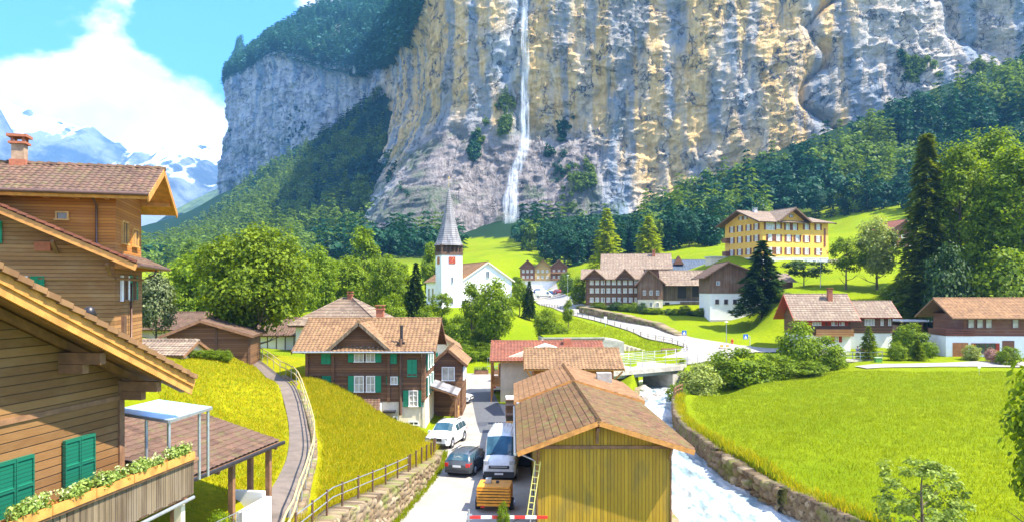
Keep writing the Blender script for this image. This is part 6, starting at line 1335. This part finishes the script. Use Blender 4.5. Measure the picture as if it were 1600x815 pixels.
def trunk_mesh(k, H, R, base):
    kk = (k, round(H/4)); 
    if kk not in TR: TR[kk] = limbs(np.random.default_rng(len(TR)), 1, R, base, 9 if k in ('oak','big','ash','lime','loose','young') else 3, .018 if k not in ('oak',) else .024).mesh('trunk')
    return TR[kk]
def tree(name, label, cat, kind, px, py, D, top, wpx, mat, group=None, rz=None, bark=BARK, base=.15, zz=None, wref=None, trunk=True):
    x, y = lvl(px, py, D); z = tz1(x, y) if zz is None else zz
    H = max(.5, CZ+(HY-top)/F*D-z); W_m = wpx/F*D
    R0 = {'oak':.46,'ash':.36,'lime':.36,'tall':.27,'loose':.36,'bush':.5,'bushb':.55,'big':.24,'spruce':.165,'fir':.26,'larch':.26,'cone':.35,'fa':.36,'fb':.3,'fc':.17,'young':.34}[kind]
    T = thing(name, label, cat, (x, y, z), random.uniform(0, 6.28) if rz is None else rz, group)
    sxy = W_m/2/R0
    c = link('crown', crown_mesh(kind), None, T)
    if not c.data.materials: c.data.materials.append(mat)
    if c.data.materials[0] != mat: c.material_slots[0].link = 'OBJECT'; c.material_slots[0].material = mat
    c.scale = (sxy, sxy, H)
    if trunk:
        t_ = link('trunk', trunk_mesh(kind, 1, R0, base), bark, T); t_.scale = (min(sxy, H*1.2), min(sxy, H*1.2), H)
    return T
tree('broadleaf_tree', 'big spreading tree in full sun leaning over the start of the curved path', 'tree', 'oak', 396, 556, 76, 352, 184, foliage('deep_summer_leaves', (.03,.075,.002), (.23,.31,.004), .36), rz=.4, base=.12)
tree('broadleaf_tree', 'dark leaved tree with pale blossom right behind the upper left chalet', 'tree', 'lime', 244, 548, 78, 412, 72, foliage('dark_leaves_pale_bloom', (.03,.065,.012), (.24,.27,.12), .25))
for L_ in [
 ('broadleaf_tree','bright rounded tree left of the big spreading tree, behind the dark shed','ash',318,520,108,388,110,F_SUN),
 ('broadleaf_tree','lower tree between the shed roof and the tree with pale blossom','bush',282,520,104,440,70,F_MID),
 ('broadleaf_tree','tall tree just right of the big spreading tree','lime',452,520,108,376,88,F_MID),
 ('broadleaf_tree','rounded green tree above the grey hipped roof, left of the tallest','ash',498,515,118,384,68,F_SUN),
 ('broadleaf_tree','broad green tree right above the brick chimney of the timber chalet','lime',545,505,126,398,82,F_SUN),
 ('broadleaf_tree','tallest rounded tree rising above the others behind the timber chalet','tall',569,500,150,354,60,F_SUN),
 ('broadleaf_tree','leafy tree between the tallest rounded tree and the dark cone tree','ash',606,505,128,398,66,F_MID),
 ('broadleaf_tree','bright tree just left of the dark cone tree by the church','tall',628,498,134,410,44,F_SUN),
 ('broadleaf_tree','small light tree behind the left end of the church','tall',672,470,175,378,36,F_SUN),
 ('broadleaf_tree','light tree touching the left side of the church tower','loose',690,505,132,450,44,F_SUN),
 ('broadleaf_tree','slender tree in front of the church between tower and gable','tall',737,505,131,440,42,F_SUN),
 ('broadleaf_tree','wide bright tree in front of the church gable','ash',773,520,122,434,72,F_SUN),
 ('broadleaf_tree','yellow green tree right of the church gable','lime',812,492,152,432,34,F_SUN),
 ('broadleaf_tree','dense green tree right behind the church corner','bush',756,500,140,462,50,F_MID),
 ('broadleaf_tree','bushy tree alone on the lawn above the concrete building','ash',852,530,122,480,38,F_MID),
 ('broadleaf_tree','slim young tree on the verge below the long timber building','tall',888,508,150,467,20,F_SUN),
 ('broadleaf_tree','round tree at the left corner of the long timber building','bush',905,470,196,428,28,F_MID),
 ('broadleaf_tree','leafy tree right of the tall fir below the hotel wing','loose',1322,448,150,362,62,F_MID),
 ('willow_tree','pale silvery garden tree on the meadow right of the hotel','ash',1370,446,150,338,74,F_PALE),
 ('broadleaf_tree','huge sunlit tree just right of the tall spruce','big',1500,480,134,222,112,F_SUN),
 ('broadleaf_tree','highest sunlit crown of the grove at the right','big',1546,482,146,202,128,F_SUN),
 ('broadleaf_tree','huge bright tree cut by the right edge of the view','big',1598,482,128,226,140,F_SUN),
 ('broadleaf_tree','dark green tree low between the spruce and the grove','bush',1476,478,124,370,80,F_DARK),
 ('broadleaf_tree','dark leafy tree behind the right chalet roof','bush',1560,478,122,378,120,F_MID),
 ('broadleaf_tree','dark leafy tree at the right edge behind the right chalet','bush',1622,478,124,370,120,F_MID),
 ('broadleaf_tree','dark leafy tree behind, between the two trees right of the big spreading tree','ash',474,512,140,402,60,F_MID),
 ('broadleaf_tree','dark rounded tree low behind the brick chimney of the timber chalet','bush',585,512,135,430,50,F_MID),
 ('broadleaf_tree','green tree filling the gap right of the rounded tree above the grey hipped roof','tall',523,508,142,404,50,F_MID),
 ('broadleaf_tree','low bright tree just above the right end of the timber chalet roof','bush',612,520,118,452,56,F_SUN),
 ('broadleaf_tree','bushy green tree below the church tower on the bank','bush',668,520,124,472,46,F_MID),
 ('broadleaf_tree','bushy bright tree below the church between bank and village road','bush',713,528,122,486,44,F_SUN),
 ('broadleaf_tree','leafy tree on the left hillside between the upper chalet and the big spreading tree','ash',292,505,150,398,50,F_SUN),
 ('broadleaf_tree','distant bright tree over the crown of the big spreading tree','ash',360,470,230,372,60,F_FOR2),
 ('broadleaf_tree','distant tree on the far left hillside beside the bright clearing','ash',300,450,260,372,44,F_FOR2),
]:
    nm_, lb, kd, px, py, D, tp_, wd, mt = L_; tree(nm_, lb, 'tree', kd, px, py, D, tp_, wd, mt, base=.1)
for L_ in [
 ('fir_tree','dark narrow cone tree left of the church','fir',650,492,132,412,38,F_DARK),
 ('fir_tree','dark columnar tree beside the yellow green tree near the church','fir',827,490,150,440,24,F_DARK),
 ('larch_tree','lime green conical larch behind the brown roofs, left one of two','larch',948,432,250,328,60,F_YEL),
 ('larch_tree','lime green rounded larch behind the brown roofs, right one of two','larch',1013,432,250,340,62,F_YEL),
 ('fir_tree','tall dark fir in front of the white and brown barn','fir',1191,493,149,378,82,F_DARK),
 ('fir_tree','dark wide topped pine between the barn and the hotel wing','loose',1256,462,156,402,80,F_DARK),
 ('spruce_tree','very tall pointed spruce at the left of the right grove','spruce',1448,470,134,214,100,F_SPR),
 ('spruce_tree','second spruce tucked behind the tall pointed one','spruce',1470,470,145,262,80,F_SPR),
 ('topiary_conifer','dense cone shaped conifer in front of the red shuttered chalet','cone',1357,556,104,510,36,F_MID),
 ('topiary_conifer','small dark cone shaped conifer in the garden beside the drive','cone',1434,557,103,531,30,F_MID),
]:
    nm_, lb, kd, px, py, D, tp_, wd, mt = L_; tree(nm_, lb, 'tree', kd, px, py, D, tp_, wd, mt, base=.05, bark=BARKD)
# shrubs
for lb, kd, px, py, D, tp_, wd, mt in [
 ('round shrub left of the small dark cone in the garden','bush',1403,557,103,531,34,F_SUN),
 ('broad rounded shrub hiding the carport corner','bush',1425,545,110,500,62,F_MID),
 ('yellow green shrub right of the small cone in the garden','bushb',1452,552,106,530,34,F_SUN),
 ('shrub beside the white wall of the right chalet','bush',1520,556,103,536,34,F_PALE),
 ('flowering low shrub in front of the right chalet door','bushb',1549,561,101,541,26,foliage('pink_bloom', (.25,.12,.10), (.5,.3,.25), .3)),
 ('green shrub at the far right in front of the chalet','bush',1575,563,99,538,40,F_MID),
 ('large spreading shrub at the bridge end of the field','bush',1090,612,87,562,74,F_PALE),
 ('dense dark green shrub right of the bridge','bush',1150,600,92,538,104,F_MID),
 ('low shrub over the river wall under the bridge','bushb',1058,618,84,594,44,F_MID),
 ('bright tall shrub left of the red shuttered chalet','bush',1244,578,98,494,74,F_SUN),
 ('wide bright shrub in front of the red shuttered chalet','bush',1288,578,99,520,74,F_SUN),
 ('low green shrub between the dark and the bright tall shrubs','bush',1205,592,94,548,80,F_MID),
 ('pale flowering shrub near the bridge railing','bushb',1122,585,97,552,50,F_PALE),
 ('low dark shrub at the foot of the bright tall shrub','bushb',1258,590,95,560,90,F_MID),
 ('bright bush at the end of the village road left of the planters','bush',732,572,116,540,40,F_SUN),
 ('green bush behind the left planter','bushb',762,572,118,546,50,F_SUN),
 ('green bush behind the green gate','bushb',796,568,120,540,50,F_SUN),
 ('green shrub on the grass roof edge of the concrete building','bush',876,524,128,502,34,F_SUN),
 ('dark hedge block at the entrance of the upper car park','bush',886,455,262,422,28,F_FOR2),
 ('slender bush in a pot standing behind the barrier pole','bush',787,830,35.2,778,25,F_MID),
 ('hydrangea bush by the porch gate below the balcony','bushb',342,815,26,792,50,F_SUN),
 ('bush on the meadow above the red shuttered chalet','bush',1402,470,143,440,54,F_SUN),
 ('dark bush on the meadow edge under the tall spruce','bush',1440,478,138,448,66,F_MID),
 ('bright bush on the slope right of the tall fir','bush',1228,480,145,455,36,F_SUN),
]: tree('shrub', lb, 'shrub', kd, px, py, D, tp_, wd, mt, trunk=False, zz=0.0 if px in (787,) else None)
rs_ = np.random.default_rng(12)
for i in range(26):
    px = rs_.uniform(625, 775); py = rs_.uniform(505, 548); D = 140-(py-500)*.42; h_ = rs_.uniform(12, 26)
    tree('shrub', 'wild shrub in the thicket on the bank between the church and the village road', 'shrub', ('bush','bushb')[i % 2], px, py, D, py-h_, rs_.uniform(26, 46), (F_MID, F_SUN, F_MID)[i % 3], 'thicket below the church', trunk=False)
for i in range(15):
    px = 908+i*13.5; py = 486+max(0, px-990)*.06; D = 186-max(0, px-940)*.13
    tree('shrub', 'low shrub in the row along the foot of the long timber building', 'shrub', 'bush', px, py, D, py-rs_.uniform(8, 19), rs_.uniform(18, 30), (F_MID, F_DARK, F_MID)[i % 3], 'shrubs along the long timber building', trunk=False)
for i in range(9):
    px = 250+i*13; tree('leafy_plant', 'large leaved plant in the bed in front of the dark shed', 'plant', 'bushb', px, 556, 63, 545-rs_.uniform(0, 5), 24, F_SUN if i % 2 else F_MID, 'bed of large leaved plants', trunk=False)
# foreground saplings
tree('sapling', 'young leafy tree rising from the bottom edge in front of the bright field', 'tree', 'young', 1442, 885, 31, 690, 150, foliage('sapling_leaves', (.09,.16,.015), (.36,.44,.09), .45), zz=.4, base=.05)
tree('broadleaf_tree', 'leafy branches at the lower right edge of the field', 'tree', 'ash', 1668, 870, 31, 532, 200, F_SUN, zz=.4, base=.05)
# ------------------------------------------------ forests
def inpoly(poly, x, y): return sdf(poly, x, y) < 0
fr = np.random.default_rng(21)
def scatter(poly, d0, d1, spacing, n_try):
    u = fr.uniform(-.62, .95, n_try); D = np.sqrt(fr.uniform(d0**2, d1**2, n_try)); x = u*D; y = D; z = terrain(x, y)
    px = 800+F*u; py = HY-F*(z-CZ)/D; ok = inpoly(poly, px, py); x, y, z, px, py = [q[ok] for q in (x, y, z, px, py)]
    cell = {}; keep = []
    for i in range(len(x)):
        k = (int(x[i]//spacing), int(y[i]//spacing))
        if k in cell: continue
        cell[k] = 1; keep.append(i)
    return [q[keep] for q in (x, y, z, px, py)]
PA = [(995,402),(1005,345),(1100,300),(1200,270),(1300,235),(1400,190),(1500,150),(1620,110),(1900,50),(1900,345),(1480,352),(1400,326),(1290,342),(1230,340),(1130,372),(1100,395),(1040,404)]
PB = [(205,432),(225,392),(280,366),(330,336),(412,270),(470,242),(536,194),(592,136),(612,330),(625,398),(560,412),(450,416),(330,424)]
PC = [(836,402),(800,372),(830,366),(1010,366),(1010,400),(960,425),(900,420),(870,418)]
PD = [(600,402),(640,370),(690,372),(728,390),(700,404)]
far_pts = []
xs, ys, zs, pxs, pys = scatter(PA, 300, 545, 8.0, 16000)
o_ = np.argsort(ys); indiv = []
idx = o_[:230]; rest = o_[230:]
kinds = [('fa',F_FOR),('fb',F_FOR),('fa',F_FOR2),('fc',F_FOR),('ash',F_FOR)]
def wood_tree(x, y, z, k, group, label, hs=1.0):
    kd, mt = kinds[k]; H = fr.uniform(11, 18)*hs; T = thing('conifer' if kd == 'fc' else 'woodland_tree', label, 'tree', (x, y, z-.5), fr.uniform(0, 6.28), group)
    c = link('crown', crown_mesh(kd), None, T)
    if not c.data.materials: c.data.materials.append(mt)
    if c.data.materials[0] != mt: c.material_slots[0].link = 'OBJECT'; c.material_slots[0].material = mt
    s = H*(fr.uniform(.8, 1.15) if kd != 'fc' else fr.uniform(1.0, 1.3)); c.scale = (s, s, H*(1.15 if kd == 'fc' else 1))
    t_ = link('trunk', trunk_mesh('fa', 1, .3, .1), BARKD, T); t_.scale = (H*.8, H*.8, H*.9)
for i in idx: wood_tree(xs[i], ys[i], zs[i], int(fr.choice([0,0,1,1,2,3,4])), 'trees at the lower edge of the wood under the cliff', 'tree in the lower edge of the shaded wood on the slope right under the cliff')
far_pts += [(xs[i], ys[i], zs[i]) for i in rest]
xs, ys, zs, pxs, pys = scatter(PC, 330, 545, 9.0, 9000); o_ = np.argsort(ys)
for i in o_[:60]: wood_tree(xs[i], ys[i], zs[i], int(fr.choice([0,1,3,4,2])), 'trees at the foot of the cliff right of the waterfall meadow', 'tree in the dark wood at the foot of the cliff right of the waterfall')
far_pts += [(xs[i], ys[i], zs[i]) for i in o_[60:]]
for P_, d0, d1 in ((PB, 380, 1170), (PD, 380, 620)):
    xs, ys, zs, pxs, pys = scatter(P_, d0, d1, 9.5, 34000); far_pts += list(zip(xs, ys, zs))
far_pts = np.array(far_pts); print('forest trees', len(far_pts))
def lod(seed, con, n, size):
    rng = np.random.default_rng(seed)
    if con: return conifer(seed, .17, 0, 9, 10, .12)
    C = []
    for _ in range(9): d = rng.normal(size=3); d /= np.linalg.norm(d); C.append((d[0]*.22, d[1]*.22, .55+d[2]*.28))
    return cloud(rng, C, .2, n, size, cen=(0,0,.45))
LODS = [lod(1,0,13,.15), lod(2,0,13,.15), lod(3,0,12,.16), lod(4,1,0,0)]
def forest(name, P_, mats, hh, con=.25, label=None, thr=.5):
    out = [[], []]
    for i, (x, y, z) in enumerate(P_):
        L_ = LODS[3] if fr.random() < con else LODS[fr.integers(0, 3)]; H = fr.uniform(*hh)*(1.35 if L_ is LODS[3] else 1); a = fr.uniform(0, 6.28); c, s = cos(a), sin(a); w_ = H*fr.uniform(.8, 1.15)
        V = np.stack([(L_[:,0]*c-L_[:,1]*s)*w_+x, (L_[:,0]*s+L_[:,1]*c)*w_+y, L_[:,2]*H+z-1], 1)
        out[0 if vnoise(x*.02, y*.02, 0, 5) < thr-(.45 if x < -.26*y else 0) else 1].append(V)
    for k, V in enumerate(out):
        if V:
            V = np.concatenate(V); o = link(name, np_mesh(name, V, quads(V), False, False), mats[k]); tag(o, kind='stuff')
forest('forest', far_pts, (F_FOR, F_FOR2), (11, 18), .34, thr=.52)  # left slope mostly takes the lighter, sun-toned leaves
# conifers on the hill above the left cliff
VH = V2.reshape(-1, 3); w_ = np.linalg.norm(np.cross(V2[1:,:-1]-V2[:-1,:-1], V2[:-1,1:]-V2[:-1,:-1]), axis=-1)
pp = []; pxh = 800+F*V2[...,0]/V2[...,1]
jj, ii = np.nonzero((pxh[:-1,:-1] > 340) & (pxh[:-1,:-1] < 690)); ww = w_[jj, ii]; pr = ww/ww.sum(); pick_ = fr.choice(len(jj), 2600, p=pr)
for k in pick_:
    j, i = jj[k], ii[k]; a, b = fr.random(), fr.random(); p = V2[j,i]*(1-a)*(1-b)+V2[j+1,i]*a*(1-b)+V2[j,i+1]*(1-a)*b+V2[j+1,i+1]*a*b; pp.append(p)
for i in range(0, npx-1):
    if 345 < PX0[i] < 700 and ct[i] < 900:
        p = V1[-1, i]; pp.append(p+np.array([fr.uniform(-3,3), fr.uniform(0,6), 0]))
M_HF = foliage('mountain_conifers', (.02,.10,.09), (.08,.24,.18), .15)
forest('forest', pp, (M_HF, M_HF), (13, 22), .85)
# shrubs clinging to ledges of the cliff
def on_cliff(polys, n, hh, name='ledge_shrubs'):
    P_ = []
    PXX, PYY = 800+F*V1[...,0]/V1[...,1], HY-F*(V1[...,2]-CZ)/V1[...,1]
    for poly_, k in polys:
        m = inpoly(poly_, PXX, PYY); jj, ii = np.nonzero(m)
        if len(jj) == 0: continue
        nz_ = fbm(PXX[jj, ii]*.03, PYY[jj, ii]*.03, 0, 3, 9); q = np.clip(nz_-.42, .001, 1)**1.5; q /= q.sum()
        for c in fr.choice(len(jj), k, p=q): P_.append(V1[jj[c], ii[c]]+np.array([0,-1.5,-2]))
    forest(name, P_, (F_FOR2, F_FOR), hh, .12)
on_cliff([([(722,270),(740,215),(790,150),(806,158),(795,200),(760,235),(745,275)], 190), ([(868,175),(890,160),(915,230),(930,290),(900,300),(880,240)], 70), ([(1400,85),(1450,95),(1500,90),(1560,105),(1540,118),(1480,120),(1420,112)], 90),
          ([(1385,130),(1425,110),(1440,125),(1395,140)], 20), ([(600,235),(640,230),(650,330),(610,320)], 60), ([(560,150),(600,130),(620,170),(585,200)], 50), ([(420,180),(470,170),(500,230),(440,250)], 50), ([(850,230),(900,240),(905,330),(880,330)], 40), ([(1090,320),(1180,270),(1230,262),(1240,290),(1150,310)], 60), ([(352,180),(372,190),(365,215),(345,222)], 20)], 0, (4, 9))
# ------------------------------------------------ grass and flowers as tufts
def tufts(name, xy, n_blade, h, w_, mat, spread=.12):
    k = len(xy); x = np.repeat(xy[:,0], n_blade)+fr.normal(size=k*n_blade)*spread; y = np.repeat(xy[:,1], n_blade)+fr.normal(size=k*n_blade)*spread
    z = np.repeat(terrain(xy[:,0], xy[:,1]), n_blade); a = fr.uniform(0, 6.28, len(x)); hh = h*fr.uniform(.5, 1.3, len(x)); lean = fr.normal(size=(len(x), 2))*hh[:,None]*.35
    p = np.stack([x, y, z-.02], 1); d = np.stack([np.cos(a), np.sin(a), 0*a], 1)*w_; t_ = p+np.stack([lean[:,0], lean[:,1], hh], 1)
    V = np.stack([p-d, p+d, t_+d*.25, t_-d*.25], 1).reshape(-1, 3)
    return tag(link(name, np_mesh(name, V, quads(V), False, False), mat), kind='stuff')
def rnd_area(poly, n, dens=None):
    P_ = np.array(poly, float); lo, hi = P_.min(0), P_.max(0); out = []
    while sum(map(len, out)) < n:
        q = fr.uniform(lo, hi, (n, 2)); q = q[inpoly(poly, q[:,0], q[:,1])]
        if dens is not None: q = q[fr.random(len(q)) < dens(q)]
        out.append(q)
    return np.concatenate(out)[:n]
G_SUN = foliage('sunny_grass_blades', (.17,.23,.001), (.31,.36,.002), .45); G_DRY = foliage('dry_yellow_grass', (.34,.31,.003), (.58,.48,.012), .5)
pl = lambda i, o: (pc[i,0]+pn[i,0]*o, pc[i,1]+pn[i,1]*o)
bank = [pl(i, 1.35) for i in range(18, 64, 5)]+[(-11.5,63),(-8,63),(-6.6,60),(-5.7,55),(-5.6,50),(-6.1,45),(-6.9,38.5),(-7.9,32)]
tufts('grass', rnd_area(bank, 15000), 4, .25, .020, G_DRY, .1)
tufts('grass', rnd_area(bank, 8000), 4, .24, .022, G_SUN, .1)
lawn = [pl(i, -.8) for i in range(18, 78, 5)]+[(-30,78),(-32,60),(-24,45),(-16,36),(-13,31),(-10,29)]
tufts('grass', rnd_area(lawn, 13000), 4, .14, .022, G_DRY, .12)
tufts('grass', rnd_area(lawn, 9000), 4, .13, .022, G_SUN, .12)
field = [(15.6,54),(15.9,50),(16.6,45),(16.9,42),(17.5,38),(24,31),(45,31),(66,80),(60,92),(48,92),(40,96),(20,83),(17.5,75),(16,65)]
dn = lambda q: np.clip((fbm(q[:,0]*.35, q[:,1]*.35, 0, 3, 5)-.35)*3, .05, 1)
tufts('grass', rnd_area(field, 42000), 4, .17, .02, G_SUN, .2)
edge = np.array([(np.interp(y, RIVR[:,0], RIVR[:,1])+fr.uniform(.2,1.0), y) for y in fr.uniform(36, 84, 2600)]); tufts('grass', edge[:1900], 4, .26, .02, G_SUN, .12); tufts('grass', edge[1900:], 4, .4, .02, G_DRY, .12)
edge2 = np.array([(np.interp(y, [p[1] for p in WALLP], [p[0] for p in WALLP])-fr.uniform(.05,.8), y) for y in fr.uniform(27, 56, 1800)]); tufts('grass', edge2, 5, .5, .02, G_DRY, .1)
foot = np.array([(np.interp(y, [24,32,38.5,45,50,54], [-7.0,-6.8,-5.75,-5.0,-4.65,-4.8])+fr.uniform(-.05,.18), y) for y in fr.uniform(26, 55, 900)])
def tufts_flat(name, xy, z, n, h, mat):
    k = len(xy); x = np.repeat(xy[:,0], n)+fr.normal(size=k*n)*.06; y = np.repeat(xy[:,1], n)+fr.normal(size=k*n)*.06; a = fr.uniform(0, 6.28, k*n); hh = h*fr.uniform(.4, 1.3, k*n)
    p = np.stack([x, y, np.full(k*n, z)], 1); d = np.stack([np.cos(a), np.sin(a), 0*a], 1)*.02; t_ = p+np.stack([fr.normal(size=k*n)*.05, fr.normal(size=k*n)*.05, hh], 1)
    V = np.stack([p-d, p+d, t_+d*.3, t_-d*.3], 1).reshape(-1, 3); tag(link(name, np_mesh(name, V, quads(V), False, False), mat), kind='stuff')
tufts_flat('roadside_weeds', foot, .02, 5, .18, G_SUN)
up = [lvl(*q) for q in ((980,545,118),(1060,553,115),(1070,540,124),(1010,525,140),(930,508,158),(880,500,172),(850,495,185),(835,520,135),(900,560,108))]
tufts('grass', rnd_area(up, 5000), 3, .3, .035, G_SUN, .25)
